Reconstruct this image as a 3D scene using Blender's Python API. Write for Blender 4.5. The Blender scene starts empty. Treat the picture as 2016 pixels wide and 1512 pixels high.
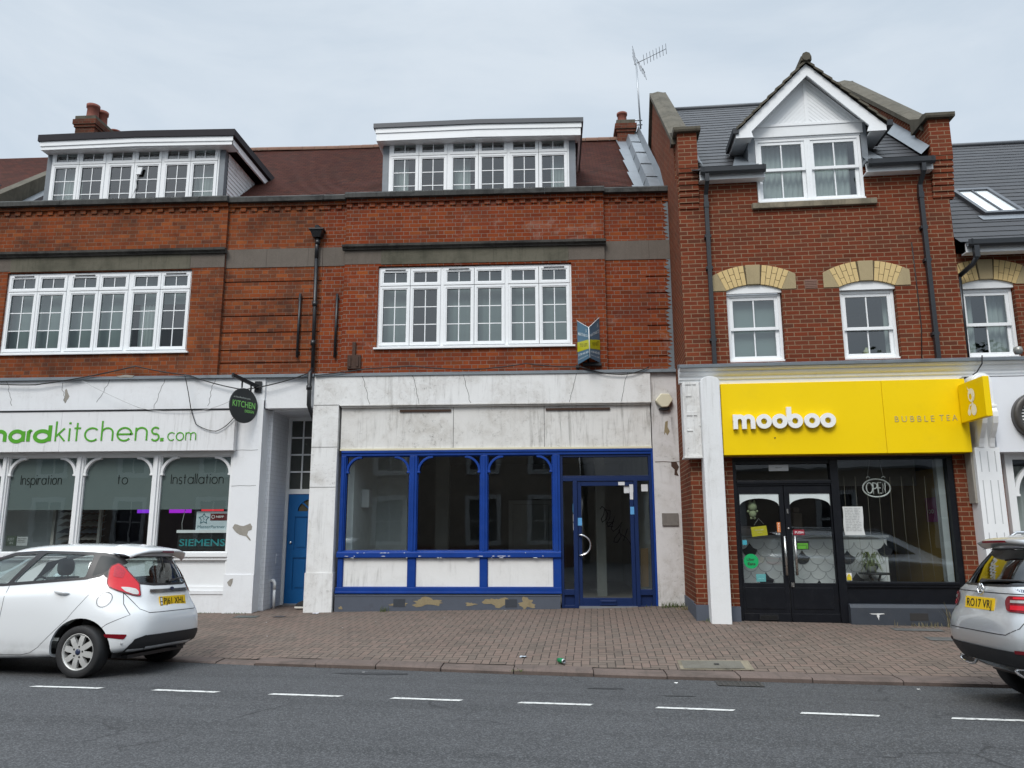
import bpy, bmesh, math, random
from mathutils import Vector, Matrix
from mathutils.geometry import delaunay_2d_cdt
from mathutils.bvhtree import BVHTree
random.seed(7)
R = math.radians
sc = bpy.context.scene
col = sc.collection
PI = math.pi

# ---------------------------------------------------------------- mesh building
class MB:
    """collects vertices and faces for ONE mesh"""
    def __init__(s): s.v = []; s.f = []; s.sm = []
    def add(s, vs, fs, smooth=False):
        n = len(s.v); s.v += [tuple(v) for v in vs]
        for f in fs: s.f.append([i + n for i in f]); s.sm.append(smooth)
        return s
    def box(s, x0, x1, y0, y1, z0, z1):
        if x0 > x1: x0, x1 = x1, x0
        if y0 > y1: y0, y1 = y1, y0
        if z0 > z1: z0, z1 = z1, z0
        return s.add([(x0,y0,z0),(x1,y0,z0),(x1,y1,z0),(x0,y1,z0),(x0,y0,z1),(x1,y0,z1),(x1,y1,z1),(x0,y1,z1)],
              [(0,3,2,1),(4,5,6,7),(0,1,5,4),(1,2,6,5),(2,3,7,6),(3,0,4,7)])
    def poly(s, pts): return s.add(pts, [list(range(len(pts)))])
    def prism_y(s, pts, y0, y1, smooth=False):
        """polygon in (x,z), extruded from y0 (front) to y1"""
        n = len(pts); vs = [(x,y0,z) for x,z in pts] + [(x,y1,z) for x,z in pts]
        area = sum(pts[i][0]*pts[(i+1)%n][1]-pts[(i+1)%n][0]*pts[i][1] for i in range(n))
        a = list(range(n)); b = [i+n for i in range(n)]
        if area < 0: a, b = a[::-1], b[::-1]
        fs = [a, b[::-1]]
        s.add(vs, fs)
        base = len(s.v)-2*n
        for i in range(n):
            j = (i+1) % n; q = [base+i, base+i+n, base+j+n, base+j]
            s.f.append(q if area > 0 else q[::-1]); s.sm.append(smooth)
        return s
    def prism_x(s, pts, x0, x1):
        """polygon in (y,z), extruded along x"""
        n = len(pts); vs = [(x0,y,z) for y,z in pts] + [(x1,y,z) for y,z in pts]
        area = sum(pts[i][0]*pts[(i+1)%n][1]-pts[(i+1)%n][0]*pts[i][1] for i in range(n))
        a = list(range(n)); b = [i+n for i in range(n)]
        fs = [a[::-1], b] if area > 0 else [a, b[::-1]]
        for i in range(n):
            j = (i+1) % n; q = [i, j, j+n, i+n]
            fs.append(q if area > 0 else q[::-1])
        return s.add(vs, fs)
    def tube(s, pts, r, n=8, caps=True, smooth=True):
        pts = [Vector(p) for p in pts]; rs = r if isinstance(r, (list,tuple)) else [r]*len(pts)
        vs = []; fs = []
        up = None
        for i, p in enumerate(pts):
            t = (pts[min(i+1,len(pts)-1)] - pts[max(i-1,0)]).normalized()
            if up is None:
                up = Vector((0,0,1)) if abs(t.z) < .9 else Vector((1,0,0))
            a = t.cross(up)
            if a.length < 1e-4: a = t.cross(Vector((0,1,0.1)))
            a.normalize(); b = a.cross(t); up = b
            for k in range(n):
                th = 2*PI*k/n; vs.append(p + rs[i]*(math.cos(th)*a + math.sin(th)*b))
        for i in range(len(pts)-1):
            for k in range(n):
                k2 = (k+1) % n; fs.append((i*n+k, i*n+k2, (i+1)*n+k2, (i+1)*n+k))
        s.add(vs, fs, smooth)
        if caps and len(pts) > 1:
            m = len(s.v) - len(vs)
            s.f.append([m+k for k in range(n)][::-1]); s.sm.append(False)
            s.f.append([m+(len(pts)-1)*n+k for k in range(n)]); s.sm.append(False)
        return s
    def lathe(s, prof, c=(0,0,0), axis='z', n=24, smooth=True):
        """profile of (radius, height) turned about an axis through c"""
        vs = []; fs = []; m = len(prof)
        for k in range(n):
            th = 2*PI*k/n; ct, st = math.cos(th), math.sin(th)
            for r, h in prof:
                p = {'z':(r*ct, r*st, h), 'y':(r*ct, h, r*st), 'x':(h, r*ct, r*st)}[axis]
                vs.append((p[0]+c[0], p[1]+c[1], p[2]+c[2]))
        for k in range(n):
            k2 = (k+1) % n
            for i in range(m-1):
                q = (k*m+i, k2*m+i, k2*m+i+1, k*m+i+1)
                fs.append(q if axis != 'y' else q[::-1])
        return s.add(vs, fs, smooth)
    def grid(s, rows, smooth=False, flip=False):
        m = len(rows[0]); vs = [p for r in rows for p in r]; fs = []
        for i in range(len(rows)-1):
            for j in range(m-1):
                q = (i*m+j, i*m+j+1, (i+1)*m+j+1, (i+1)*m+j)
                fs.append(q[::-1] if flip else q)
        return s.add(vs, fs, smooth)
    def xf(s, fn):
        s.v = [tuple(fn(Vector(v))) for v in s.v]; return s
    def join(s, o):
        n = len(s.v); s.v += o.v; s.f += [[i+n for i in f] for f in o.f]; s.sm += o.sm; return s

def mesh_from(name, mb, mat, off=(0,0,0)):
    me = bpy.data.meshes.new(name)
    me.from_pydata([(v[0]-off[0], v[1]-off[1], v[2]-off[2]) for v in mb.v], [], mb.f)
    me.polygons.foreach_set('use_smooth', mb.sm)
    if isinstance(mat, (list,tuple)):
        for m in mat: me.materials.append(m)
    elif mat: me.materials.append(mat)
    me.update()
    return me

ORG = Vector((2.39, 12.882, 0)); ANG = -R(3.018)          # the right-hand terrace stands 3 degrees off the other one
def O(u, w, z): return Vector((ORG.x + u*math.cos(ANG) - w*math.sin(ANG), ORG.y + u*math.sin(ANG) + w*math.cos(ANG), z))

BASE = {}
def thing(name, label, cat, base=(0,0,0), frame='M', group=None, kind=None):
    """an Empty at the thing's base; its parts are given in the frame's coordinates"""
    o = bpy.data.objects.new(name, None); o.empty_display_size = .2; col.objects.link(o)
    if frame == 'O': o.location = O(*base); o.rotation_euler = (0,0,ANG)
    else: o.location = base
    BASE[o.name] = tuple(base)
    o['label'] = label; o['category'] = cat
    if group: o['group'] = group
    if kind: o['kind'] = kind
    return o
def part(name, mb, mat, root, label=None):
    """one mesh object below root (a thing or a part); coordinates are the frame's"""
    off = BASE[root.name]
    o = bpy.data.objects.new(name, mesh_from(name, mb, mat, off)); col.objects.link(o); o.parent = root
    BASE[o.name] = off
    if label: o['label'] = label
    return o
def solo(name, mb, mat, label=None, cat=None, base=(0,0,0), frame='M', group=None, kind=None):
    """a thing that is one mesh"""
    o = bpy.data.objects.new(name, mesh_from(name, mb, mat, base)); col.objects.link(o)
    if frame == 'O': o.location = O(*base); o.rotation_euler = (0,0,ANG)
    else: o.location = base
    BASE[o.name] = tuple(base)
    if label: o['label'] = label
    if cat: o['category'] = cat
    if group: o['group'] = group
    if kind: o['kind'] = kind
    return o
def bevel(o, w=.006, seg=2, ang=30):
    m = o.modifiers.new('Bevel', 'BEVEL'); m.width = w; m.segments = seg; m.limit_method = 'ANGLE'; m.angle_limit = R(ang); m.harden_normals = False
    return o

def text_mb(txt, h, x, y, z, depth=.004, align='LEFT', shear=0, bold=0, plane='xz', space=1.0, width=None, res=3):
    """lettering standing in the x-z plane, facing -y; h is the capital height; y is its back plane"""
    cu = bpy.data.curves.new('lettering', 'FONT'); cu.body = txt; cu.size = h/.69; cu.extrude = depth/2
    cu.align_x = align; cu.shear = shear; cu.offset = bold*h; cu.space_character = space; cu.resolution_u = res
    ob = bpy.data.objects.new('lettering', cu); col.objects.link(ob)
    dg = bpy.context.evaluated_depsgraph_get(); dg.update()
    me = ob.evaluated_get(dg).to_mesh()
    vs = [tuple(v.co) for v in me.vertices]; fs = [list(p.vertices) for p in me.polygons]
    ob.evaluated_get(dg).to_mesh_clear()
    bpy.data.objects.remove(ob); bpy.data.curves.remove(cu)
    k = 1.0
    if width and vs:
        xs = [v[0] for v in vs]; k = width/(max(xs)-min(xs))
    mb = MB(); mb.add([(v[0]*k+x, y-depth/2-v[2], v[1]+z) for v in vs], fs)
    return mb

def arc(cx, cy, r, a0, a1, n=14, ry=None):
    ry = ry or r
    return [(cx + r*math.cos(R(a0+(a1-a0)*i/n)), cy + ry*math.sin(R(a0+(a1-a0)*i/n))) for i in range(n+1)]
def ribbon(mb, pts, w, y0, y1, closed=False):
    """a flat stroke of width w along 2-D points (x,z), from y0 (front) to y1"""
    P = [Vector(p) for p in pts]
    if closed and (P[0]-P[-1]).length < 1e-5: P = P[:-1]
    n = len(P); L = []; Rr = []
    for i in range(n):
        a = P[i-1] if (i > 0 or closed) else None; b = P[(i+1) % n] if (i < n-1 or closed) else None
        d1 = (P[i]-a).normalized() if a is not None else None; d2 = (b-P[i]).normalized() if b is not None else None
        if d1 is None: d1 = d2
        if d2 is None: d2 = d1
        t = (d1+d2); t = t.normalized() if t.length > 1e-4 else d1
        nn = Vector((-t.y, t.x)); k = 1/max(.45, nn.dot(Vector((-d1.y, d1.x))))
        L.append(P[i]+nn*w/2*k); Rr.append(P[i]-nn*w/2*k)
    vs = [(p.x,y0,p.y) for p in L]+[(p.x,y0,p.y) for p in Rr]+[(p.x,y1,p.y) for p in L]+[(p.x,y1,p.y) for p in Rr]
    fs = []; m = n if closed else n-1
    for i in range(m):
        j = (i+1) % n
        fs += [(i, n+i, n+j, j), (i, j, 2*n+j, 2*n+i), (n+j, n+i, 3*n+i, 3*n+j), (2*n+i, 2*n+j, 3*n+j, 3*n+i)]
    if not closed: fs += [(0, 2*n, 3*n, n), (n-1, 2*n-1, 4*n-1, 3*n-1)]
    return mb.add(vs, fs)

# ---------------------------------------------------------------- node helper
class N:
    def __init__(s, name, world=False):
        if world: s.id = bpy.data.worlds.new(name)
        else: s.id = bpy.data.materials.new(name)
        s.id.use_nodes = True; s.t = s.id.node_tree; s.t.nodes.clear()
        s.out = s.t.nodes.new('ShaderNodeOutputWorld' if world else 'ShaderNodeOutputMaterial')
    def n(s, typ, **kw):
        x = s.t.nodes.new(typ)
        for k, v in kw.items(): setattr(x, k, v)
        return x
    def link(s, a, b): s.t.links.new(a, b)
    def put(s, sock, v):
        if v is None: return
        if isinstance(v, bpy.types.NodeSocket): s.link(v, sock)
        elif isinstance(v, (tuple,list)) and len(v) == 3 and sock.type == 'RGBA': sock.default_value = (*v, 1)
        else: sock.default_value = v
    def m(s, op, a, b=None, c=None, clamp=False):
        x = s.n('ShaderNodeMath', operation=op, use_clamp=clamp)
        s.put(x.inputs[0], a); s.put(x.inputs[1], b); s.put(x.inputs[2], c)
        return x.outputs[0]
    def mix(s, f, a, b, mode='MIX'):
        x = s.n('ShaderNodeMix', data_type='RGBA', blend_type=mode)
        s.put(x.inputs[0], f); s.put(x.inputs[6], a); s.put(x.inputs[7], b); return x.outputs[2]
    def comb(s, x, y, z=0.0):
        c = s.n('ShaderNodeCombineXYZ'); s.put(c.inputs[0], x); s.put(c.inputs[1], y); s.put(c.inputs[2], z); return c.outputs[0]
    def sep(s, v):
        c = s.n('ShaderNodeSeparateXYZ'); s.put(c.inputs[0], v); return c.outputs
    def noise(s, v, scale, detail=3, rough=.55, dist=0):
        x = s.n('ShaderNodeTexNoise'); s.put(x.inputs['Vector'], v); x.inputs['Scale'].default_value = scale
        x.inputs['Detail'].default_value = detail; x.inputs['Roughness'].default_value = rough; x.inputs['Distortion'].default_value = dist
        return x.outputs['Fac']
    def voro(s, v, scale, feat='F1', out='Distance'):
        x = s.n('ShaderNodeTexVoronoi', feature=feat); s.put(x.inputs['Vector'], v); x.inputs['Scale'].default_value = scale
        return x.outputs[out]
    def white(s, v):
        x = s.n('ShaderNodeTexWhiteNoise', noise_dimensions='2D'); s.put(x.inputs['Vector'], v); return x.outputs['Value']
    def sstep(s, a, b, x):
        r = s.n('ShaderNodeMapRange', interpolation_type='SMOOTHSTEP')
        s.put(r.inputs[0], x); s.put(r.inputs[1], a); s.put(r.inputs[2], b); return r.outputs[0]
    def ramp(s, f, stops, interp='LINEAR'):
        x = s.n('ShaderNodeValToRGB'); s.put(x.inputs[0], f); x.color_ramp.interpolation = interp
        e = x.color_ramp.elements
        while len(e) < len(stops): e.new(.5)
        for i, (p, c) in enumerate(stops): e[i].position = p; e[i].color = (*c, 1) if len(c) == 3 else c
        return x.outputs[0]
    def obj(s): return s.n('ShaderNodeTexCoord').outputs['Object']
    def facing(s):
        """(u, v) on a wall or slab whichever way it faces, in the object's own coordinates"""
        tc = s.n('ShaderNodeTexCoord'); p = s.sep(tc.outputs['Object']); nn = s.sep(tc.outputs['Normal'])
        ax = s.m('GREATER_THAN', s.m('ABSOLUTE', nn[0]), .6); az = s.m('GREATER_THAN', s.m('ABSOLUTE', nn[2]), .6)
        u = s.m('ADD', s.m('MULTIPLY', p[0], s.m('SUBTRACT', 1, ax)), s.m('MULTIPLY', p[1], ax))
        v = s.m('ADD', s.m('MULTIPLY', p[2], s.m('SUBTRACT', 1, az)), s.m('MULTIPLY', p[1], az))
        return u, v, tc.outputs['Object']
    def bump(s, h, strength=.3, dist=.01):
        b = s.n('ShaderNodeBump'); b.inputs['Strength'].default_value = strength; b.inputs['Distance'].default_value = dist
        s.put(b.inputs['Height'], h); return b.outputs[0]
    def principled(s, color=None, rough=.6, metal=0, bump=None, spec=.5, coat=0, emit=None, estr=0):
        p = s.n('ShaderNodeBsdfPrincipled'); s.put(p.inputs['Base Color'], color); s.put(p.inputs['Roughness'], rough)
        s.put(p.inputs['Metallic'], metal); p.inputs['Specular IOR Level'].default_value = spec
        p.inputs['Coat Weight'].default_value = coat; p.inputs['Coat Roughness'].default_value = .04
        if bump is not None: s.link(bump, p.inputs['Normal'])
        if emit: s.put(p.inputs['Emission Color'], emit); p.inputs['Emission Strength'].default_value = estr
        s.link(p.outputs[0], s.out.inputs[0]); return s.id

MC = {}
def plain(name, c, rough=.6, metal=0, spec=.5, coat=0, var=.12, scale=6, emit=None, estr=0, dirt=0, dirtc=(.05,.045,.04), dscale=3):
    """one colour with gentle wear"""
    if name in MC: return MC[name]
    k = N(name); o = k.obj()
    f = k.noise(o, scale, 4, .6)
    cc = k.mix(f, tuple(x*(1-var) for x in c), tuple(min(1, x*(1+var)) for x in c))
    if dirt:
        d = k.sstep(.5, .75, k.noise(o, dscale, 6, .68, .4)); cc = k.mix(k.m('MULTIPLY', d, dirt), cc, dirtc)
    rr = k.m('ADD', rough-.06, k.m('MULTIPLY', f, .12), clamp=True)
    MC[name] = k.principled(cc, rr, metal, None, spec, coat, emit, estr); return MC[name]

def brick(name, colors, mortar, bond='stretcher', s=.225, hd=.115, h=.075, mw=.010, dark=(.03,.025,.022), darkamt=.5, pale=0, seed=0.0):
    k = N(name); u, v, o = k.facing()
    wob = k.noise(o, 9, 2); wob = k.m('MULTIPLY', k.m('SUBTRACT', wob, .5), .006)
    v = k.m('ADD', v, wob)
    row = k.m('FLOOR', k.m('DIVIDE', v, h)); fv = k.m('FRACT', k.m('DIVIDE', v, h))
    sh = k.m('MULTIPLY', k.m('FLOORED_MODULO', row, 2), .5)
    per = s if bond == 'stretcher' else s+hd
    q = k.m('ADD', k.m('DIVIDE', u, per), sh); ci = k.m('FLOOR', q); f = k.m('MULTIPLY', k.m('FRACT', q), per)
    if bond == 'stretcher':
        du = k.m('MINIMUM', f, k.m('SUBTRACT', per, f)); idx = ci
    else:
        ish = k.m('GREATER_THAN', f, s); loc = k.m('SUBTRACT', f, k.m('MULTIPLY', ish, s))
        wd = k.m('ADD', s, k.m('MULTIPLY', ish, hd-s)); du = k.m('MINIMUM', loc, k.m('SUBTRACT', wd, loc))
        idx = k.m('ADD', k.m('MULTIPLY', ci, 2), ish)
    dv = k.m('MULTIPLY', k.m('MINIMUM', fv, k.m('SUBTRACT', 1, fv)), h)
    d = k.m('ADD', k.m('MINIMUM', du, dv), k.m('MULTIPLY', k.m('SUBTRACT', k.noise(o, 40, 2), .5), .004))
    mask = k.m('SUBTRACT', 1, k.sstep(mw*.5-.002, mw*.5+.0025, d))
    rnd = k.white(k.comb(k.m('ADD', idx, seed+.5), k.m('ADD', row, .5)))
    n = len(colors); bc = k.ramp(rnd, [(i/max(1,n-1), c) for i, c in enumerate(colors)])
    bc = k.mix(k.m('MULTIPLY', k.noise(o, 22, 4, .7), .55), bc, tuple(x*.55 for x in colors[n//2]))
    patch = k.m('ADD', .72, k.m('MULTIPLY', k.noise(o, .75, 4, .6, .8), .62)); pv = k.n('ShaderNodeVectorMath', operation='SCALE'); k.link(bc, pv.inputs[0]); k.link(patch, pv.inputs['Scale']); bc = pv.outputs[0]
    big = k.sstep(.42, .72, k.noise(o, .9, 5, .65, .5))
    bc = k.mix(k.m('MULTIPLY', big, darkamt), bc, dark)
    mc = k.mix(k.noise(o, 2.2, 4), mortar, tuple(x*.55 for x in mortar))
    mc = k.mix(k.m('MULTIPLY', big, darkamt*.8), mc, dark)
    c = k.mix(mask, bc, mc)
    if pale:
        pl = k.m('MULTIPLY', k.sstep(.56, .7, k.noise(o, 1.7, 6, .7, .8)), pale); c = k.mix(pl, c, (.42,.33,.28))
    st = k.noise(k.comb(k.m('MULTIPLY', u, 7), k.m('MULTIPLY', v, .5)), 1.3, 4, .6)
    c = k.mix(k.m('MULTIPLY', k.sstep(.56, .74, st), .35*darkamt+.05), c, dark)
    b = k.bump(k.m('SUBTRACT', k.m('MULTIPLY', k.noise(o, 60, 2), .2), mask), .5, .006)
    return k.principled(c, .95, 0, b, .08)

def render_white(name, c=(.78,.78,.77), grime=.6, gc=(.06,.055,.05), streak=.4, spots=.5, sscale=14, brickw=False, pits=True):
    """painted render or ply with grime of its own shape"""
    k = N(name); u, v, o = k.facing()
    cc = k.mix(k.noise(o, 1.4, 4, .6), c, tuple(x*.9 for x in c))
    st = k.noise(k.comb(k.m('MULTIPLY', u, 9), k.m('MULTIPLY', v, .7)), 1.4, 6, .72, .5)
    reg = k.sstep(.4, .66, k.noise(o, .8, 4, .6, .6))
    cc = k.mix(k.m('MULTIPLY', k.m('MULTIPLY', k.sstep(.48, .75, st), reg), streak), cc, tuple(x*1.9 for x in gc))
    if spots:
        reg2 = k.sstep(.38, .64, k.noise(o, 1.0, 5, .62, 1.0))
        soft = k.m('MULTIPLY', k.sstep(.30, .75, k.noise(o, sscale*.28, 7, .72, .6)), reg2)
        cc = k.mix(k.m('MULTIPLY', soft, spots*.5), cc, (.30,.265,.215))
        sp = k.m('MULTIPLY', k.sstep(.53, .70, k.noise(o, sscale, 8, .82, .4)), reg2)
        cc = k.mix(k.m('MULTIPLY', sp, spots*.9), cc, tuple(x*2.0 for x in gc))
    fine = k.sstep(.6, .8, k.noise(o, 3.2, 7, .75, .9)); cc = k.mix(k.m('MULTIPLY', fine, grime*.3), cc, tuple(x*3 for x in gc))
    h = k.noise(o, 30, 4, .7)
    if brickw:
        row = k.m('FLOOR', k.m('DIVIDE', v, .08)); fv = k.m('FRACT', k.m('DIVIDE', v, .08))
        q = k.m('ADD', k.m('DIVIDE', u, .17), k.m('MULTIPLY', k.m('FLOORED_MODULO', row, 2), .5)); fu = k.m('FRACT', q)
        d = k.m('MINIMUM', k.m('MULTIPLY', k.m('MINIMUM', fu, k.m('SUBTRACT', 1, fu)), .17), k.m('MULTIPLY', k.m('MINIMUM', fv, k.m('SUBTRACT', 1, fv)), .08))
        j = k.m('SUBTRACT', 1, k.sstep(.002, .008, d)); cc = k.mix(k.m('MULTIPLY', j, .3), cc, (.35,.35,.36))
        h = k.m('SUBTRACT', k.m('MULTIPLY', h, .4), j)
    b = k.bump(h, .35, .006)
    return k.principled(cc, .62, 0, b, .35)

def stone(name, c, dark, amt=.5, speck=.35, scale=1.2):
    k = N(name); u, v, o = k.facing()
    s1 = k.noise(o, 90, 2, .8); cc = k.mix(k.m('MULTIPLY', s1, speck*2), c, tuple(x*.45 for x in c))
    d = k.sstep(.4, .68, k.noise(o, scale, 6, .7, .6)); cc = k.mix(k.m('MULTIPLY', d, amt), cc, dark)
    st = k.noise(k.comb(k.m('MULTIPLY', u, 9), k.m('MULTIPLY', v, .9)), 1.5, 4, .6)
    cc = k.mix(k.m('MULTIPLY', k.sstep(.5, .72, st), amt*.7), cc, dark)
    b = k.bump(k.noise(o, 50, 4, .7), .4, .006)
    return k.principled(cc, .9, 0, b, .2)

def glass(name, refl=2.0, tint=(.82,.9,.88), rough=0.0, wave=0.0):
    """thin pane: what lies behind it shows through, what stands opposite is mirrored"""
    k = N(name)
    fr = k.n('ShaderNodeFresnel'); bk = k.n('ShaderNodeNewGeometry').outputs['Backfacing']
    k.link(k.m('SUBTRACT', 1.5, k.m('MULTIPLY', bk, 1.5-1/1.5)), fr.inputs[0])
    f = k.m('MULTIPLY', fr.outputs[0], refl, clamp=True)
    t = k.n('ShaderNodeBsdfTransparent'); t.inputs[0].default_value = (*tint, 1)
    g = k.n('ShaderNodeBsdfGlossy'); g.inputs['Roughness'].default_value = rough
    g.inputs['Color'].default_value = (.93,.97,1,1)
    if wave:
        b = k.bump(k.noise(k.obj(), 1.6, 2), wave, .02); k.link(b, g.inputs['Normal'])
    x = k.n('ShaderNodeMixShader'); k.link(f, x.inputs[0]); k.link(t.outputs[0], x.inputs[1]); k.link(g.outputs[0], x.inputs[2])
    k.link(x.outputs[0], k.out.inputs[0]); return k.id

def tiles(name, colors, tw, moss=.3, rough=.75, line=.35, spec=.3):
    """tile faces of a roof modelled course by course: u along the roof, the course index comes from the UV map"""
    k = N(name); o = k.obj(); uv = k.sep(k.n('ShaderNodeUVMap').outputs[0])
    row = k.m('FLOOR', uv[1]); q = k.m('ADD', k.m('DIVIDE', uv[0], tw), k.m('MULTIPLY', k.m('FLOORED_MODULO', row, 2), .5))
    idx = k.m('FLOOR', q); fu = k.m('FRACT', q)
    rnd = k.white(k.comb(k.m('ADD', idx, .5), k.m('ADD', row, .5)))
    n = len(colors); c = k.ramp(rnd, [(i/max(1,n-1), x) for i, x in enumerate(colors)])
    j = k.m('SUBTRACT', 1, k.sstep(.003, .009, k.m('MULTIPLY', k.m('MINIMUM', fu, k.m('SUBTRACT', 1, fu)), tw)))
    c = k.mix(k.m('MULTIPLY', j, line*2, clamp=True), c, (.012,.011,.011))
    d = k.sstep(.45, .75, k.noise(o, 1.3, 6, .7, .6)); c = k.mix(k.m('MULTIPLY', d, moss), c, (.05,.045,.035))
    c = k.mix(k.m('MULTIPLY', k.noise(o, 25, 4, .7), .5), c, tuple(x*.55 for x in colors[0]))
    return k.principled(c, rough, 0, k.bump(k.noise(o, 40, 3), .3, .004), spec)
# ---------------------------------------------------------------- materials
M_brick_L = brick('orange_red_brick', [(0.109,0.044,0.029),(0.178,0.062,0.030),(0.153,0.042,0.019),(0.241,0.059,0.021),(0.274,0.071,0.024),(0.193,0.050,0.021),(0.314,0.091,0.029),(0.141,0.047,0.023)], (.24,.16,.115), 'flemish', .232, .118, .0815, .009, (.035,.024,.02), .68)
M_brick_M = brick('crimson_brick', [(0.153,0.029,0.012),(0.235,0.046,0.016),(0.188,0.041,0.018),(0.282,0.065,0.021),(0.129,0.033,0.016),(0.318,0.082,0.022)], (.27,.19,.15), 'flemish', .232, .118, .0815, .010, (.04,.03,.03), .38, pale=.22, seed=31)
M_brick_N = brick('brown_red_brick', [(0.124,0.032,0.017),(0.194,0.044,0.021),(0.150,0.043,0.024),(0.215,0.053,0.024),(0.107,0.041,0.026)], (.31,.21,.135), 'stretcher', .225, .1, .075, .012, (.07,.04,.03), .15, seed=77)
M_brick_D = brick('old_chimney_brick', [(.09,.03,.02),(.15,.05,.03),(.12,.045,.03)], (.16,.13,.10), 'flemish', .232, .118, .0815, .009, (.03,.028,.022), .7, seed=5)
M_brick_F = brick('far_brown_brick', [(.21,.17,.14),(.26,.21,.17),(.23,.19,.155)], (.32,.30,.27), 'flemish', .232, .118, .0815, .009, (.05,.045,.04), .3, seed=9)
M_shopbare = plain('stripped_shop_interior', (.30,.305,.29), .9, var=.3, scale=1.5)
M_coping = stone('blackened_coping_stone', (.10,.10,.095), (.018,.019,.019), .75, .5, 2.2)
M_band = stone('speckled_granite_band', (.20,.17,.145), (.07,.062,.05), .3, .5)
M_lintel = stone('mossy_stone_lintel', (.16,.15,.115), (.05,.05,.036), .7, .35, .9)
M_cornice = stone('sooty_stone_cornice', (.085,.082,.075), (.016,.016,.016), .7, .3)
M_sillstone = stone('worn_sandstone_sill', (.30,.26,.19), (.07,.065,.05), .6, .35, 2)
M_sand = stone('buff_cast_stone', (.42,.34,.20), (.25,.20,.12), .35, .2)
M_yellow_brick = plain('yellow_arch_brick', (.58,.43,.20), .85, var=.12, scale=14)
M_archjoint = plain('dark_arch_mortar', (.10,.075,.04), .9)
M_coping_lichen = stone('lichened_coping', (.15,.135,.105), (.05,.046,.035), .6, .45, 2.6)
M_lead = plain('weathered_lead', (.165,.185,.205), .5, .15, var=.28, scale=3.5, dirt=.35, dirtc=(.10,.11,.12), dscale=5)
M_leaddark = plain('dull_lead_strip', (.15,.175,.195), .55, .1, var=.22, scale=4, dirt=.5, dirtc=(.06,.065,.07))
M_upvc = plain('white_upvc', (.82,.84,.85), .28, var=.03, scale=2, dirt=.06, dirtc=(.4,.4,.4), dscale=4)
M_upvc_line = plain('grey_frame_gap', (.16,.17,.18), .6)
M_whitewood = plain('white_painted_wood', (.76,.78,.79), .45, var=.06, scale=5, dirt=.16, dirtc=(.35,.34,.32), dscale=6)
M_felt = plain('dark_roof_felt', (.022,.020,.024), .9, var=.3, scale=12)
M_feltgrey = plain('slate_grey_trim', (.06,.067,.078), .5, var=.12)
M_black = plain('black_painted_iron', (.012,.013,.015), .38, var=.3, scale=9)
M_blackplastic = plain('black_plastic_gutter', (.020,.023,.027), .33, var=.18, scale=5)
M_render = render_white('white_painted_render', (.80,.815,.83), .4, streak=.10, spots=.25, sscale=18)
M_render_old = render_white('grimy_white_render', (.78,.785,.775), .7, streak=.5, spots=.9, sscale=15)
M_fascia_old = render_white('stripped_fascia_board', (.72,.715,.69), 1.0, gc=(.075,.07,.062), streak=.8, spots=1.0, sscale=11)
M_render_stain = render_white('mould_stained_pillar', (.66,.65,.645), 1.0, streak=.9, spots=1.0, sscale=13)
M_panel_old = render_white('stained_white_panel', (.80,.805,.79), .7, gc=(.14,.14,.13), streak=.55, spots=.3)
M_render_brick = render_white('white_painted_brick', (.74,.755,.78), .5, streak=.3, spots=.2, brickw=True)
M_signwhite = render_white('white_sign_board', (.76,.765,.77), .35, gc=(.12,.115,.10), streak=.6, spots=0)
M_newwhite = plain('fresh_white_timber', (.80,.815,.82), .4, var=.04, dirt=.1, dirtc=(.4,.4,.38))
M_crack = plain('dark_crack', (.035,.033,.03), .9)
M_plaster = stone('bare_plaster', (.36,.34,.30), (.22,.20,.17), .4, .2, 8)
M_rust = plain('rusty_iron', (.055,.028,.018), .85, var=.4, scale=14)
M_blue = plain('blue_shopfront_paint', (.006,.042,.24), .42, spec=.25, var=.25, scale=3, dirt=.30, dirtc=(.03,.075,.25), dscale=5)
M_bluedark = plain('navy_aluminium', (.008,.022,.085), .42, 0, spec=.25, var=.14, scale=4, dirt=.1, dirtc=(.03,.035,.05))
M_bluedoor = plain('bright_blue_door', (.004,.115,.34), .4, var=.07, scale=3)
M_plinth = plain('slate_blue_masonry_paint', (.075,.088,.115), .7, var=.18, scale=5, dirt=.4, dirtc=(.045,.045,.05), dscale=5)
M_plinth2 = plain('charcoal_masonry_paint', (.036,.043,.055), .55, var=.2, scale=5, dirt=.3, dirtc=(.07,.07,.07), dscale=7)
M_sandpatch = stone('exposed_sandy_render', (.34,.28,.17), (.18,.14,.08), .4, .3, 8)
M_yellow = plain('yellow_sign_panel', (.86,.60,.0), .5, spec=.2, var=.06, scale=1.1, dirt=.10, dirtc=(.5,.36,.03), dscale=2.5)
M_letterwhite = plain('white_acrylic_letter', (.82,.82,.80), .4, var=.02)
M_silverletter = plain('brushed_silver_letter', (.44,.38,.16), .5)
M_green = plain('green_vinyl_lettering', (.075,.33,.012), .5, var=.05)
M_lime = plain('lime_lettering', (.22,.60,.14), .5)
M_charsign = plain('charcoal_sign_disc', (.022,.026,.027), .5, var=.15)
M_shopblack = plain('black_shopfront_paint', (.004,.005,.008), .42, spec=.3, var=.3, scale=6, dirt=.08, dirtc=(.08,.08,.08), dscale=10)
M_steel = plain('brushed_steel', (.55,.54,.52), .28, 1, var=.06)
M_chrome = plain('polished_chrome', (.85,.86,.87), .08, 1, var=.02)
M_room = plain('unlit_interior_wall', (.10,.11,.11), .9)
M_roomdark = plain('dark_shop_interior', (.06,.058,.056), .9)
M_roompale = plain('pale_shop_wall', (.80,.83,.82), .9)
M_floor = plain('dusty_shop_floor', (.24,.22,.20), .8, var=.3)
M_curtain = plain('net_curtain', (.46,.48,.48), .9, var=.05)
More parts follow.
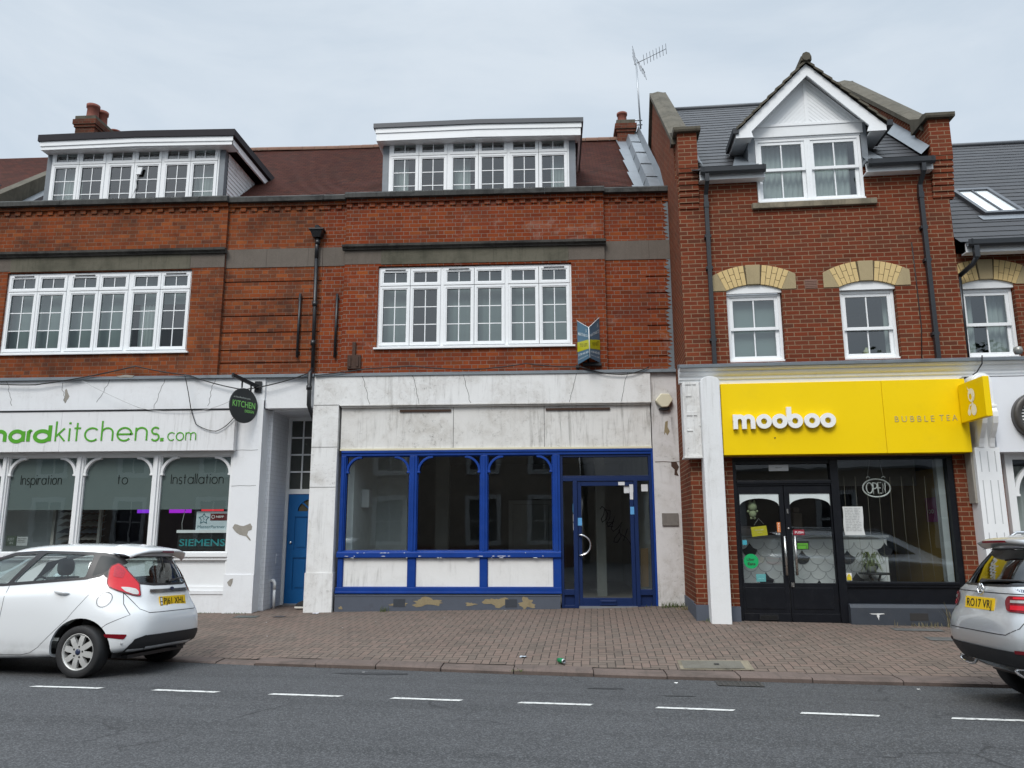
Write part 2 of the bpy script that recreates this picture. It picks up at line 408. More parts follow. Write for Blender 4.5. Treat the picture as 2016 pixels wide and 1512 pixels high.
M_blind = plain('grey_vertical_blind', (.25,.29,.29), .85, var=.04)
M_glass_up = glass('double_glazing', 3.3, (.74,.82,.80))
M_glass_shop = glass('shop_glass', 2.2, (.84,.89,.88), 0, .04)
M_glass_door = glass('door_glass', 2.2, (.82,.87,.86), 0, .06)
M_frost = None
def frosted():
    k = N('frosted_window_film')
    d = k.n('ShaderNodeBsdfDiffuse'); k.put(d.inputs[0], k.mix(k.noise(k.obj(), 2, 3), (.15,.182,.18), (.165,.20,.197)))
    g = k.n('ShaderNodeBsdfGlossy'); g.inputs['Roughness'].default_value = .03
    fr = k.n('ShaderNodeFresnel'); fr.inputs[0].default_value = 1.5
    x = k.n('ShaderNodeMixShader'); k.link(k.m('MULTIPLY', fr.outputs[0], .5), x.inputs[0]); k.link(d.outputs[0], x.inputs[1]); k.link(g.outputs[0], x.inputs[2])
    k.link(x.outputs[0], k.out.inputs[0]); return k.id
M_frost = frosted()
M_frostletter = plain('etched_dark_lettering', (.006,.008,.009), .8, spec=.1)
M_clay = tiles('red_clay_tiles', [(0.095,0.032,0.022),(0.142,0.045,0.030),(0.114,0.038,0.028),(0.162,0.054,0.033),(0.081,0.032,0.025)], .165, .35, .85)
M_slate = tiles('grey_slate_tiles', [(0.020,0.020,0.023),(0.030,0.030,0.034),(0.025,0.024,0.027),(0.036,0.035,0.038)], .33, .22, .55, .9, .3)
M_terracotta = plain('terracotta_pot', (.20,.062,.042), .8, var=.2, scale=9, dirt=.4, dirtc=(.06,.04,.035), dscale=8)
M_ridge = plain('clay_ridge_tile', (.17,.09,.06), .85, var=.25, scale=8, dirt=.5, dirtc=(.10,.09,.06), dscale=5)
M_cream = plain('cream_plastic', (.66,.62,.46), .4, var=.04)
M_wood = plain('weathered_wood', (.17,.155,.14), .9, var=.3, scale=16)
M_rubber = plain('black_cable', (.012,.012,.013), .6)
M_greycable = plain('pale_cable', (.45,.45,.45), .6)
M_alu = plain('dull_aluminium', (.36,.38,.40), .4, .7, var=.1)

def paving_mat():
    k = N('herringbone_block_paving'); o = k.obj(); p = k.sep(o)
    wob = k.m('MULTIPLY', k.m('SUBTRACT', k.noise(o, 2.5, 2), .5), .02)
    a = ANG
    x = k.m('ADD', k.m('SUBTRACT', k.m('MULTIPLY', p[0], math.cos(-a)), k.m('MULTIPLY', p[1], math.sin(-a))), wob)
    y = k.m('ADD', k.m('ADD', k.m('MULTIPLY', p[0], math.sin(-a)), k.m('MULTIPLY', p[1], math.cos(-a))), wob)
    g = .105
    x = k.m('DIVIDE', x, g); y = k.m('DIVIDE', y, g)
    i = k.m('FLOOR', x); j = k.m('FLOOR', y); fx = k.m('FRACT', x); fy = k.m('FRACT', y)
    c = k.m('ROUND', k.m('FLOORED_MODULO', k.m('SUBTRACT', i, j), 4))
    def eq(n): return k.m('COMPARE', c, float(n), .1)
    big = 9.0
    dl = k.m('ADD', fx, k.m('MULTIPLY', eq(1), big)); dr = k.m('ADD', k.m('SUBTRACT', 1, fx), k.m('MULTIPLY', eq(0), big))
    db = k.m('ADD', fy, k.m('MULTIPLY', eq(2), big)); dt = k.m('ADD', k.m('SUBTRACT', 1, fy), k.m('MULTIPLY', eq(3), big))
    d = k.m('MINIMUM', k.m('MINIMUM', dl, dr), k.m('MINIMUM', db, dt))
    d = k.m('ADD', d, k.m('MULTIPLY', k.m('SUBTRACT', k.noise(o, 30, 2), .5), .05))
    joint = k.m('SUBTRACT', 1, k.sstep(.025, .085, d))
    bi = k.m('SUBTRACT', i, eq(1)); bj = k.m('SUBTRACT', j, eq(2))
    rnd = k.white(k.comb(k.m('ADD', bi, .5), k.m('ADD', bj, .5)))
    cc = k.ramp(rnd, [(0,(.17,.135,.110)),(.35,(.215,.163,.132)),(.7,(.238,.17,.138)),(1,(.203,.163,.134))])
    red = k.sstep(.45, .7, k.noise(o, .45, 3, .5)); cc = k.mix(k.m('MULTIPLY', red, .3), cc, (.185,.12,.095))
    spk = k.noise(o, 130, 2, .8); cc = k.mix(k.m('MULTIPLY', spk, .75), cc, (.05,.042,.036))
    cc = k.mix(k.m('MULTIPLY', k.sstep(.5, .75, k.noise(o, 1.1, 6, .7, .5)), .45), cc, (.055,.048,.04))
    jj = k.m('MULTIPLY', joint, k.m('ADD', .55, k.m('MULTIPLY', k.noise(o, 3, 3), .6)), clamp=True)
    cc = k.mix(jj, cc, (.022,.018,.015))
    st = k.sstep(.69, .72, k.noise(o, 9, 2, .4)); cc = k.mix(k.m('MULTIPLY', st, .25), cc, (.03,.028,.026))
    h = k.m('SUBTRACT', k.m('MULTIPLY', spk, .2), joint)
    return k.principled(cc, .86, 0, k.bump(h, .6, .006), .3)
M_paving = paving_mat()

def asphalt_mat():
    k = N('worn_asphalt'); o = k.obj(); p = k.sep(o)
    cc = k.mix(k.noise(o, 1.1, 5, .65), (.050,.051,.053), (.075,.076,.078))
    lane = k.noise(k.comb(k.m('ADD', k.m('MULTIPLY', p[0], .12), 0), k.m('ADD', k.m('MULTIPLY', p[1], 1.3), k.m('MULTIPLY', p[0], .138))), 1.6, 4, .6)
    cc = k.mix(k.m('MULTIPLY', k.sstep(.42, .66, lane), .6), cc, (.036,.037,.038))
    ag = k.voro(o, 95, 'F1', 'Color'); agv = k.sep(ag)[0]
    cc = k.mix(k.m('MULTIPLY', k.sstep(.55, 1.0, agv), .55), cc, (.15,.155,.16))
    cc = k.mix(k.m('MULTIPLY', k.sstep(.55, .25, agv), .5), cc, (.02,.021,.023))
    sp = k.sstep(.74, .78, k.noise(o, 34, 2, .5)); cc = k.mix(k.m('MULTIPLY', sp, .5), cc, (.22,.22,.215))
    oil = k.sstep(.62, .75, k.noise(k.comb(k.m('MULTIPLY', p[0], .8), k.m('MULTIPLY', p[1], 3.5)), 1.5, 5, .65)); cc = k.mix(k.m('MULTIPLY', oil, .5), cc, (.022,.023,.024))
    cr = k.voro(k.comb(k.m('ADD', p[0], k.m('MULTIPLY', k.noise(o, 2, 3), .6)), k.m('ADD', p[1], k.m('MULTIPLY', k.noise(o, 2.3, 3), .6))), .55, 'DISTANCE_TO_EDGE')
    cm = k.m('MULTIPLY', k.m('SUBTRACT', 1, k.sstep(.003, .010, cr)), k.sstep(.52, .62, k.noise(o, .5, 2)))
    cc = k.mix(k.m('MULTIPLY', cm, .7), cc, (.015,.015,.016))
    return k.principled(cc, .82, 0, k.bump(k.m('ADD', agv, k.noise(o, 60, 2)), .55, .004), .35)
M_asphalt = asphalt_mat()
M_kerb = stone('brown_granite_kerb', (.175,.135,.118), (.055,.048,.042), .5, .35, 1.5)
def line_mat():
    k = N('worn_white_road_paint'); o = k.obj()
    c = k.mix(k.sstep(.50, .66, k.noise(o, 16, 7, .78)), (.60,.60,.575), (.15,.15,.15))
    return k.principled(c, .7, 0, None, .3)
M_line = line_mat()
# ---------------------------------------------------------------- ground
def interp(tab, x):
    if x <= tab[0][0]: a, b = tab[0], tab[1]
    elif x >= tab[-1][0]: a, b = tab[-2], tab[-1]
    else:
        for i in range(len(tab)-1):
            if tab[i][0] <= x <= tab[i+1][0]: a, b = tab[i], tab[i+1]; break
    return a[1] + (b[1]-a[1])*(x-a[0])/(b[0]-a[0])
KERB = [(-60,19),(-14,11.75),(-8,10.9),(-5.1,10.42),(-3.9,10.18),(-2.5,10.0),(-1.5,9.86),(-.58,9.71),(1.2,9.46),(3.45,9.24),(6,9.0),(14,8.3),(60,4.2)]
def kerb_y(x): return interp(KERB, x)
def smooth_kerb(x): return sum(kerb_y(x+d) for d in (-.6,-.3,0,.3,.6))/5
FZ = [(-60,-.05),(-12,.06),(-5.6,.11),(-4.6,.124),(.5,.2),(1.9,.215),(2.6,.225),(6,.2),(60,.0)]
WZ = [(2.4,.183),(3.6,.163),(6,.135),(12,.08),(60,-.02)]
def wall_z(x): return interp(FZ, x)
def pave_z(x, y):
    yk = smooth_kerb(x)+.3
    e = -.03-.038*max(0, min(1, (-3.6-x)/.5))
    def prof(yf, zf): return e+(zf-e)*max(0, (y-yk)/(yf-yk))**.72
    k = max(0, min(1, (x-.9)/1.5)); k = k*k*(3-2*k)
    za = prof(14.55, wall_z(x)); zb = prof(12.88-(x-2.39)*.0527, interp(WZ, max(2.4, x)))
    return za+(zb-za)*k
def road_z(x, y):
    d = smooth_kerb(x)-y
    return -.09*max(0, min(1, (2.35-d)/2.35))
XS = [-60,-40,-25,-18]+[-14+.5*i for i in range(57)]+[18,25,40,60]
mb = MB(); rows = []
for x in XS:
    yk = smooth_kerb(x); r = []
    for y in (-60,-30,-12,-3,2,4.5): r.append((x, y, 0))
    for i in range(9): yy = yk-2.4+2.4*i/8; r.append((x, yy, road_z(x, yy)))
    r.append((x, yk+.25, -.09)); rows.append(r)
mb.grid(rows, True, True)
solo('road', mb, M_asphalt, kind='structure')
# land under everything, out to the horizon
mb = MB(); mb.grid([[(-900,-900,-.35),(-900,900,-.35)],[(900,-900,-.35),(900,900,-.35)]], flip=True)
solo('ground', mb, M_asphalt, kind='structure')
mb = MB(); rows = []
for x in [-60,-40,-25,-18]+[-14+.4*i for i in range(41)]+[2.38]:
    yk = smooth_kerb(x)+.29
    rows.append([(x, y, pave_z(x, y)) for y in [yk+(14.62-yk)*i/10 for i in range(11)]]+[(x,16.2,wall_z(x)+.02)])
mb.grid(rows, True, True)
rows = []
for x in [2.38+.4*i for i in range(32)]+[18,25,40,60]:
    yk = smooth_kerb(x)+.29
    yf = 13.3-(x-2.39)*.0527
    rows.append([(x, y, pave_z(x, y)) for y in [yk+(yf-yk)*i/10 for i in range(11)]]+[(x,16.2,pave_z(x, yf))])
mb.grid(rows, True, True)
solo('pavement', mb, M_paving, kind='structure')
# kerb stones, lower where the kerb drops
mb = MB(); x = -18.0; rk = random.Random(3)
while x < 16:
    L = rk.uniform(.78, .98); x1 = x+L-.012
    if x < -3.88 < x+L: x1 = -3.892
    top = -.072 if x1 < -3.88 else -.036
    top += rk.uniform(-.006,.006)
    ya, yb = smooth_kerb(x)+rk.uniform(-.008,.008), smooth_kerb(x1)+rk.uniform(-.008,.008)
    b = .018
    fr = [(x,ya,-.14),(x,ya-.004,top-b),(x,ya+b,top),(x,ya+.30,top+.004),(x,ya+.3,-.14)]
    bk = [(x1,yb,-.14),(x1,yb-.004,top-b),(x1,yb+b,top),(x1,yb+.30,top+.004),(x1,yb+.3,-.14)]
    n0 = len(mb.v); mb.add(fr+bk, [(0,1,2,3,4),(9,8,7,6,5)]+[(i,i+5,i+6,i+1) for i in range(4)])
    x = x1+.012
solo('kerb', mb, M_kerb, kind='structure')
# parking-bay dashes
DASH = [(-7.15,-6.36,8.50,8.44),(-5.59,-4.80,8.36,8.31),(-4.2,-3.49,8.26,8.18),(-2.91,-2.16,8.12,8.04),(-1.63,-.93,7.99,7.91),(-.36,.34,7.85,7.785),(.94,1.64,7.70,7.61),(2.22,2.88,7.535,7.44),(3.48,4.2,7.38,7.30),(4.8,5.5,7.22,7.14)]
mb = MB(); rk = random.Random(5)
for x0,x1,y0,y1 in DASH:
    P = []; n = 14; w = .037
    for i in range(n+1):
        t = i/n; P.append((x0+(x1-x0)*t-.02, y0+(y1-y0)*t-w+rk.uniform(-.005,.005)))
    for i in range(n, -1, -1):
        t = i/n; P.append((x0+(x1-x0)*t+.02, y0+(y1-y0)*t+w+rk.uniform(-.005,.005)))
    for i in range(n):
        q = [P[i], P[i+1], P[2*n-i], P[2*n+1-i]]
        mb.add([(a, b, road_z(a, b)+.005) for a, b in q], [(0,1,2,3)])
solo('road_marking', mb, M_line, kind='structure')

# ---------------------------------------------------------------- shared builders
def wallbox(mb, x0, x1, z0, z1, y0, y1, holes=()):
    xs = sorted({x0,x1,*[h[0] for h in holes],*[h[1] for h in holes]}); zs = sorted({z0,z1,*[h[2] for h in holes],*[h[3] for h in holes]})
    xs = [x for x in xs if x0 <= x <= x1]; zs = [z for z in zs if z0 <= z <= z1]
    for i in range(len(zs)-1):
        run = None
        for j in range(len(xs)-1):
            cx, cz = (xs[j]+xs[j+1])/2, (zs[i]+zs[i+1])/2
            solid = not any(h[0] < cx < h[1] and h[2] < cz < h[3] for h in holes)
            if solid: run = xs[j] if run is None else run
            if (not solid or j == len(xs)-2) and run is not None:
                mb.box(run, xs[j+1] if solid else xs[j], y0, y1, zs[i], zs[i+1]); run = None
def room(mb, x0, x1, y0, y1, z0, z1):
    """a room seen through a window: five inward faces, open to the front"""
    v = [(x0,y0,z0),(x1,y0,z0),(x1,y1,z0),(x0,y1,z0),(x0,y0,z1),(x1,y0,z1),(x1,y1,z1),(x0,y1,z1)]
    return mb.add(v, [(0,1,2,3),(4,7,6,5),(0,3,7,4),(1,5,6,2),(2,6,7,3)])
def drape(mb, x0, x1, z0, z1, y, fold=.07, amp=.022, seed=0):
    rk = random.Random(seed); n = max(4, int((x1-x0)/fold*4)); top = []; bot = []
    for i in range(n+1):
        x = x0+(x1-x0)*i/n; a = amp*math.sin(i*PI/2+rk.uniform(-.5,.5))
        top.append((x, y+a*.6, z1)); bot.append((x, y+a, z0))
    return mb.grid([bot, top], True)
def slats(mb, x0, x1, z0, z1, y, w=.085, ang=25):
    x = x0
    while x < x1-.01:
        c = math.cos(R(ang))*w*1.12/2; s_ = math.sin(R(ang))*w*1.12/2; m = x+w/2
        mb.add([(m-c,y-s_,z0),(m+c,y+s_,z0),(m+c,y+s_,z1),(m-c,y-s_,z1)], [(0,1,2,3)]); x += w
    return mb
def frame_ring(mb, x0, x1, z0, z1, w, y0, y1):
    mb.box(x0, x0+w, y0, y1, z0, z1); mb.box(x1-w, x1, y0, y1, z0, z1)
    mb.box(x0+w, x1-w, y0, y1, z0, z0+w); mb.box(x0+w, x1-w, y0, y1, z1-w, z1)

def casement(root, x0, x1, z0, z1, zt, y, dress, label=None, sill=True):
    """six-light uPVC casement: three pairs, each light with a top-hung fanlight; y is the frame's front"""
    W = MB(); G = MB(); S = MB(); V = MB()
    frame_ring(W, x0, x1, z0, z1, .035, y, y+.09)
    pw = (x1-x0)/3
    for i in range(1, 3): W.box(x0+pw*i-.03, x0+pw*i+.03, y-.004, y+.09, z0+.035, z1-.035)
    W.box(x0+.035, x1-.035, y+.045, y+.075, zt-.022, zt+.022)
    for i in range(3):
        a = x0+pw*i+(.035 if i == 0 else .03); b = x0+pw*(i+1)-(.035 if i == 2 else .03); m = (a+b)/2
        W.box(m-.02, m+.02, y+.045, y+.075, z0+.035, z1-.035)
        for p, q in ((a+.003, m-.005), (m+.005, b-.003)):
            for lo, hi, top in ((z0+.04, zt-.008, 0), (zt+.008, z1-.04, 1)):
                sw = .066
                # sash with a sloping bead
                frame_ring(W, p, q, lo, hi, sw-.022, y-.018, y+.04)
                frame_ring(W, p+sw-.022, q-sw+.022, lo+sw-.022, hi-sw+.022, .022, y-.008, y+.04)
                g0, g1, h0, h1 = p+sw, q-sw, lo+sw, hi-sw
                G.add([(g0,y+.016,h0),(g1,y+.016,h0),(g1,y+.016,h1),(g0,y+.016,h1)], [(0,1,2,3)])
                cx = (g0+g1)/2; W.box(cx-.009, cx+.009, y+.004, y+.013, h0, h1)
                if not top:
                    for t in (1/3, 2/3): zc = h0+(h1-h0)*t; W.box(g0, g1, y+.005, y+.012, zc-.009, zc+.009)
                    S.box(p-.004, q+.004, y+.02, y+.044, hi-.004, hi+.020)
                # dark rubber seal round the pane
                frame_ring(S, g0-.002, g1+.002, h0-.002, h1+.002, .008, y-.0015, y+.015)
        for xx in (a, m, b): S.box(xx-.006, xx+.006, y+.02, y+.044, z0+.04, z1-.04)
        k = 0 if i == 0 else (1 if i == 2 else 0)
        pp = (a, m) if not k else (m, b)
        V.box(pp[0]+.10, pp[1]-.10, y-.03, y-.018, z1-.068, z1-.050)
    if sill:
        W.add([(x0-.05,y-.10,z0-.045),(x1+.05,y-.10,z0-.045),(x1+.05,y+.09,z0-.045),(x0-.05,y+.09,z0-.045),(x0-.05,y-.10,z0-.012),(x1+.05,y-.10,z0-.012),(x1+.05,y+.02,z0),(x0-.05,y+.02,z0),(x0-.05,y+.09,z0),(x1+.05,y+.09,z0)],
              [(0,1,5,4),(4,5,6,7),(0,4,7,8,3),(1,2,9,6,5),(0,3,2,1),(7,6,9,8)])
    w = part('window', W, M_upvc, root, label)
    part('glass', G, M_glass_up, w); part('seal', S, M_upvc_line, w); part('trickle_vent', V, M_black, w)
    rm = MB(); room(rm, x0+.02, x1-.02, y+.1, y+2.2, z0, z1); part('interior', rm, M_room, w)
    C = MB(); B = MB()
    lw = (x1-x0)/6
    for kind, i0, i1, seed in dress:
        a, b = x0+lw*i0, x0+lw*i1
        if kind == 'curtain': drape(C, a, b, z0+.02, z1-.05, y+.22, seed=seed)
        if kind == 'blind': slats(B, a, b, z0+.03, z1-.05, y+.2, ang=18)
        if kind == 'roman': B.box(a, b, y+.2, y+.22, z1-.62, z1-.04); B.box(a, b, y+.19, y+.2, z1-.64, z1-.55)
        if kind == 'roller': B.box(a, b, y+.2, y+.206, z0+.02, z1-.04)
    if C.v: part('curtain', C, M_curtain, w)
    if B.v: part('blind', B, M_blind, w)
    return w

def roof_slope(name, root, x0, x1, y0, z0, y1, z1, gauge, mat, dx=.3, lift=.018, sag=None, skip=None):
    """a tiled slope modelled course by course from the eaves (y0,z0) to the ridge (y1,z1)"""
    L = math.hypot(y1-y0, z1-z0); n = max(1, round(L/gauge)); m = max(1, round((x1-x0)/dx))
    ny, nz = -(z1-z0)/L, (y1-y0)/L
    off = BASE[root.name]; vs = []; fs = []; uv = []
    for r in range(n):
        for t in (r, r+1):
            f = (t-.1)/n if t == r else t/n; up = lift if t == r else .002
            for i in range(m+1):
                x = x0+(x1-x0)*i/m; s = sag(x, f) if sag else 0
                vs.append((x-off[0], y0+(y1-y0)*f+ny*(up+s)-off[1], z0+(z1-z0)*f+nz*(up+s)-off[2]))
        for i in range(m+1):
            x = x0+(x1-x0)*i/m; s = sag(x, r/n) if sag else 0
            vs.append((x-off[0], y0+(y1-y0)*r/n+ny*s-off[1], z0+(z1-z0)*r/n+nz*s-off[2]))
        b = r*3*(m+1)
        for i in range(m):
            for q in ((b+i, b+i+1, b+m+1+i+1, b+m+1+i), (b+2*(m+1)+i, b+2*(m+1)+i+1, b+i+1, b+i)):
                fs.append(q); uv += [(vs[k][0], r+.5) for k in q]
    me = bpy.data.meshes.new(name); me.from_pydata(vs, [], fs); me.materials.append(mat)
    l = me.uv_layers.new(name='UVMap'); l.data.foreach_set('uv', [c for p in uv for c in p])
    o = bpy.data.objects.new(name, me); col.objects.link(o); o.parent = root; BASE[o.name] = off
    return o

# ---------------------------------------------------------------- the old terrace: orange-brick house and crimson-brick house
YB, YR = 14.525, 14.60            # bay front, recessed wall front
def coping_run(mb, x0, x1, y, rk):
    x = x0
    while x < x1-.01:
        L = min(rk.uniform(.8,1.15), x1-x); j = rk.uniform(-.006,.006)
        mb.add([(x+.003,y-.13+j,8.245),(x+L-.003,y-.13+j,8.245),(x+L-.003,y+.32,8.245),(x+.003,y+.32,8.245),
                (x+.003,y-.13+j,8.335+j),(x+L-.003,y-.13+j,8.335+j),(x+L-.003,y-.09+j,8.375+j),(x+.003,y-.09+j,8.375+j),(x+.003,y+.32,8.39),(x+L-.003,y+.32,8.39)],
               [(0,1,5,4),(4,5,6,7),(7,6,9,8),(0,3,2,1),(3,8,9,2),(0,4,7,8,3),(1,2,9,6,5)])
        x += L
def dentils(mb, x0, x1, y, z=8.075):
    x = x0
    while x < x1-.1:
        mb.box(x, x+.115, y-.035, y+.03, z, z+.075); x += .235
    mb.box(x0, x1, y-.05, y+.03, z+.088, 8.245)
def dormer(root, x0, x1, zt, yf, lead_w, oh, ze, dark, drop):
    """flat-roofed box dormer: lead corner posts, white fascia, six-light window; yf = window front"""
    ye = 17.25
    d = MB(); e0, e1 = x0-lead_w-oh[0], x1+lead_w+oh[1]
    yfr = yf-.28
    mid = (e0+e1)/2
    def zz(x): return ze+.03-.03*abs(x-mid)/(e1-e0)*2        # the felt roof sags a little to its ends
    n = 8; top = []; bot = []
    P = [(e0+(e1-e0)*i/n) for i in range(n+1)]
    vs = []
    for x in P: vs += [(x,yfr,zz(x)),(x,yfr,zz(x)+dark),(x,ye+.5,zz(x)+dark+.02),(x,ye+.5,zz(x))]
    fs = []
    for i in range(n):
        a, b = i*4, i*4+4
        fs += [(a,b,b+1,a+1),(a+1,b+1,b+2,a+2),(a+2,b+2,b+3,a+3),(a+3,b+3,b,a)]
    fs += [(0,1,2,3),(n*4+3,n*4+2,n*4+1,n*4)]
    d.add(vs, fs)
    dm = part('dormer', d, M_felt if dark > .11 else M_feltgrey, root)
    f = MB(); vs = []; fs = []
    for x in P:
        xx = min(max(x, e0+.06), e1-.06)
        vs += [(xx,yfr+.05,zz(x)-drop),(xx,yfr+.05,zz(x)),(xx,yfr+.09,zz(x)),(xx,yfr+.09,zz(x)-drop)]
    for i in range(n):
        a, b = i*4, i*4+4
        fs += [(a,b,b+1,a+1),(a+3,a+2,b+2,b+3),(a,a+3,b+3,b)]
    f.add(vs, fs)
    for i in range(n):
        xa, xb = [min(max(P[i+q], e0+.04), e1-.04) for q in (0,1)]
        f.add([(xa,yfr+.03,zz(xa)-.11),(xb,yfr+.03,zz(xb)-.11),(xb,yfr+.03,zz(xb)),(xa,yfr+.03,zz(xa)),(xa,yfr+.05,zz(xa)-.11),(xb,yfr+.05,zz(xb)-.11)], [(0,1,2,3),(1,0,4,5)])
    # soffit and side fascias running back up the roof
    f.box(e0+.06, e1-.06, yfr+.09, yf+.12, ze-drop+.005, ze-drop+.025)
    for xx in (e0+.06, e1-.1): f.box(xx, xx+.04, yfr+.09, ye+.4, ze-drop+.004, ze-.04)
    f.box(x0-.02, x1+.02, yf-.005, yf+.1, zt+.002, ze-drop+.004)
    part('fascia', f, M_upvc, dm)
    s = MB()
    for a, b in ((x0-lead_w, x0), (x1, x1+lead_w)):
        s.box(a, b, yf+.01, yf+.16, 8.3, ze-drop+.004)
    part('lead_post', s, M_lead, dm)
    c = MB()
    for xx, sg in ((x0-lead_w, -1), (x1+lead_w, 1)):
        # shiplap boards on the cheeks
        z = 8.5
        while z < ze-drop-.02:
            zz1 = min(z+.1, ze-drop)
            c.add([(xx-sg*.012*0+sg*.018,yf+.16,z),(xx+sg*.018,ye+.9,z),(xx+sg*.004,ye+.9,zz1),(xx+sg*.004,yf+.16,zz1),(xx,yf+.16,z),(xx,ye+.9,z)],
                  [(0,1,2,3) if sg > 0 else (3,2,1,0), (4,5,1,0) if sg > 0 else (0,1,5,4)])
            z = zz1
    part('cheek', c, M_upvc, dm)
    return dm, ze, yfr

def chimney(root, x0, x1, y0, y1, z0, z1, pots, label=None):
    c = MB(); c.box(x0+.06, x1-.06, y0+.06, y1-.06, z0, z1-.35)
    c.box(x0+.03, x1-.03, y0+.03, y1-.03, z1-.35, z1-.27); c.box(x0, x1, y0, y1, z1-.27, z1-.12)
    ch = part('chimney', c, M_brick_D, root)
    f = MB(); f.box(x0+.04, x1-.04, y0+.04, y1-.04, z1-.12, z1); part('chimney_cap', f, M_coping_lichen, ch)
    for px, py, r, h in pots:
        p = MB(); p.lathe([(r*1.08,z1),(r,z1+h*.1),(r*.92,z1+h*.78),(r*1.1,z1+h*.82),(r*1.12,z1+h),(r*.85,z1+h),(r*.8,z1+h*.3)], (px,py,0), n=16)
        part('chimney_pot', p, M_terracotta, ch)
    return ch

def sagwave(x, f): return .030*math.sin(x*1.15+.6)*math.sin(f*PI) + .022*math.sin(x*2.7+f*5)*(1-f) - .05*math.sin(f*PI)

def old_house(name, label, X0, X1, bay, recess_g, brickmat, win, groove_x, seed, roof_x):
    root = thing(name, label, 'house', ((X0+X1)/2, 14.55, .12))
    rk = random.Random(seed)
    wx0, wx1, wz0, wz1 = win
    w = MB()
    b0, b1 = bay
    hole = (wx0-.0, wx1+.0, wz0-.03, wz1+.02)
    wallbox(w, b0, b1, 4.60, 6.86, YB, 14.9, [hole]); w.box(b0, b1, YB, 14.9, 7.25, 8.08)
    w.box(b0, b1, YB+.02, 14.9, 6.86, 7.25)
    w.box(b0, b1, YB+.01, 14.9, 8.08, 8.245)
    dentils(w, b0, b1, YB+.01)
    for a, b in ((X0, b0), (b1, X1)):
        if b-a < .05: continue
        w.box(a, b, YR+.022, 14.9, 4.60, 6.86); w.box(a, b, YR, 14.9, 7.26, 8.08); w.box(a, b, YR+.012, 14.9, 6.86, 7.26)
        w.box(a, b, YR+.01, 14.9, 8.08, 8.245); dentils(w, a, b, YR+.01)
        # rusticated courses: bands standing proud, a dark slot between them
        ga = max(a, groove_x[0]); gb = min(b, groove_x[1])
        zs = [4.60]+recess_g[::-1]+[6.86]
        for i in range(len(zs)-1):
            lo = zs[i]+(.0 if i == 0 else .014); hi = zs[i+1]-(.014 if i < len(zs)-2 else 0)
            if gb > ga: w.box(ga, gb, YR, YR+.022, lo, hi)
        if gb <= ga: w.box(a, b, YR, YR+.022, 4.60, 6.86)
        else:
            if ga > a: w.box(a, ga, YR, YR+.022, 4.60, 6.86)
            if gb < b: w.box(gb, b, YR, YR+.022, 4.60, 6.86)
    # party walls and the back of the house
    for xx in (X0, X1-.2): w.box(xx+.01, xx+.19, 14.9, 23.9, 4.6, 8.25); w.box(xx+.012, xx+.188, 16.3, 23.9, .3, 4.6)
    w.box(X0+.02, X1-.02, 23.9, 24.1, .3, 8.2)
    part('brick_wall', w, brickmat, root)
    s = MB()
    for a, b in ((X0, b0), (b1, X1)):
        x = a
        while x < b-.02:
            L = min(rk.uniform(.75,.95), b-x)
            if b-x-L < .25: L = b-x
            s.box(x+.002, x+L-.002, YR-.012, YR+.012, 6.862, 7.258); x += L
    for a, b in ((b0, wx0+.05), (wx1-.05, b1)): s.box(a+.002, b-.002, YB-.006, YB+.02, 6.862, 7.15)
    part('stone_band', s, M_band, root)
    l = MB(); l.box(wx0+.05, wx1-.05, YB-.012, YB+.02, 6.845, 7.152); part('stone_lintel', l, M_lintel, root)
    c = MB(); c.prism_x([(YB+.02,7.152),(YB-.05,7.152),(YB-.055,7.18),(YB-.105,7.205),(YB-.11,7.25),(YB+.02,7.262)], b0-.045, b1+.03)
    part('stone_cornice', c, M_cornice, root)
    cp = MB()
    for a, b, y in ((X0, b0-.02, YR), (b0-.02, b1+.02, YB), (b1+.02, X1, YR)): coping_run(cp, a, b, y, rk)
    part('coping', cp, M_coping, root)
    rx0, rx1 = roof_x
    rf = roof_slope('roof', root, rx0, rx1, 14.96, 8.2, 19.4, 11.98, .1, M_clay, .3, .019, sagwave)
    rb = MB(); rb.add([(rx0,19.4,12.0),(rx1,19.4,12.0),(rx1,24,8.1),(rx0,24,8.1)], [(0,1,2,3)]); part('back_slope', rb, M_terracotta, rf)
    rg = MB(); x = rx0
    while x < rx1-.05:
        L = min(.33, rx1-x); zo = 11.99+sagwave(x, 1)+.01*math.sin(x*1.3)
        rows = []
        for xx, k in ((x+.004, 1.0), (x+L-.004, .97)):
            rows.append([(xx, 19.4+.13*k*math.cos(R(t)), zo-.04+.12*k*math.sin(R(t))) for t in range(-10, 191, 25)])
        rg.grid(rows, True); x += L
    part('ridge_tile', rg, M_ridge, rf)
    return root, rf

LG = [6.56,6.19,5.84,5.50,5.14,4.88]
houseL, roofL = old_house('terraced_house', 'orange brick terraced house over the kitchen shop with white box dormer', -12.1, -4.622, (-12.1,-6.62), LG, M_brick_L, (-11.17,-7.28,5.13,6.815), (-6.62,-4.0), 11, (-11.75,-4.62))
houseM, roofM = old_house('terraced_house', 'crimson brick terraced house over the empty blue shop with grey edged dormer', -4.618, 2.44, (-4.14,1.07), [6.51,6.17,5.84,5.51,5.20,4.90], M_brick_M, (-3.45,.405,5.14,6.79), (1.87,2.30), 12, (-4.62,2.0))
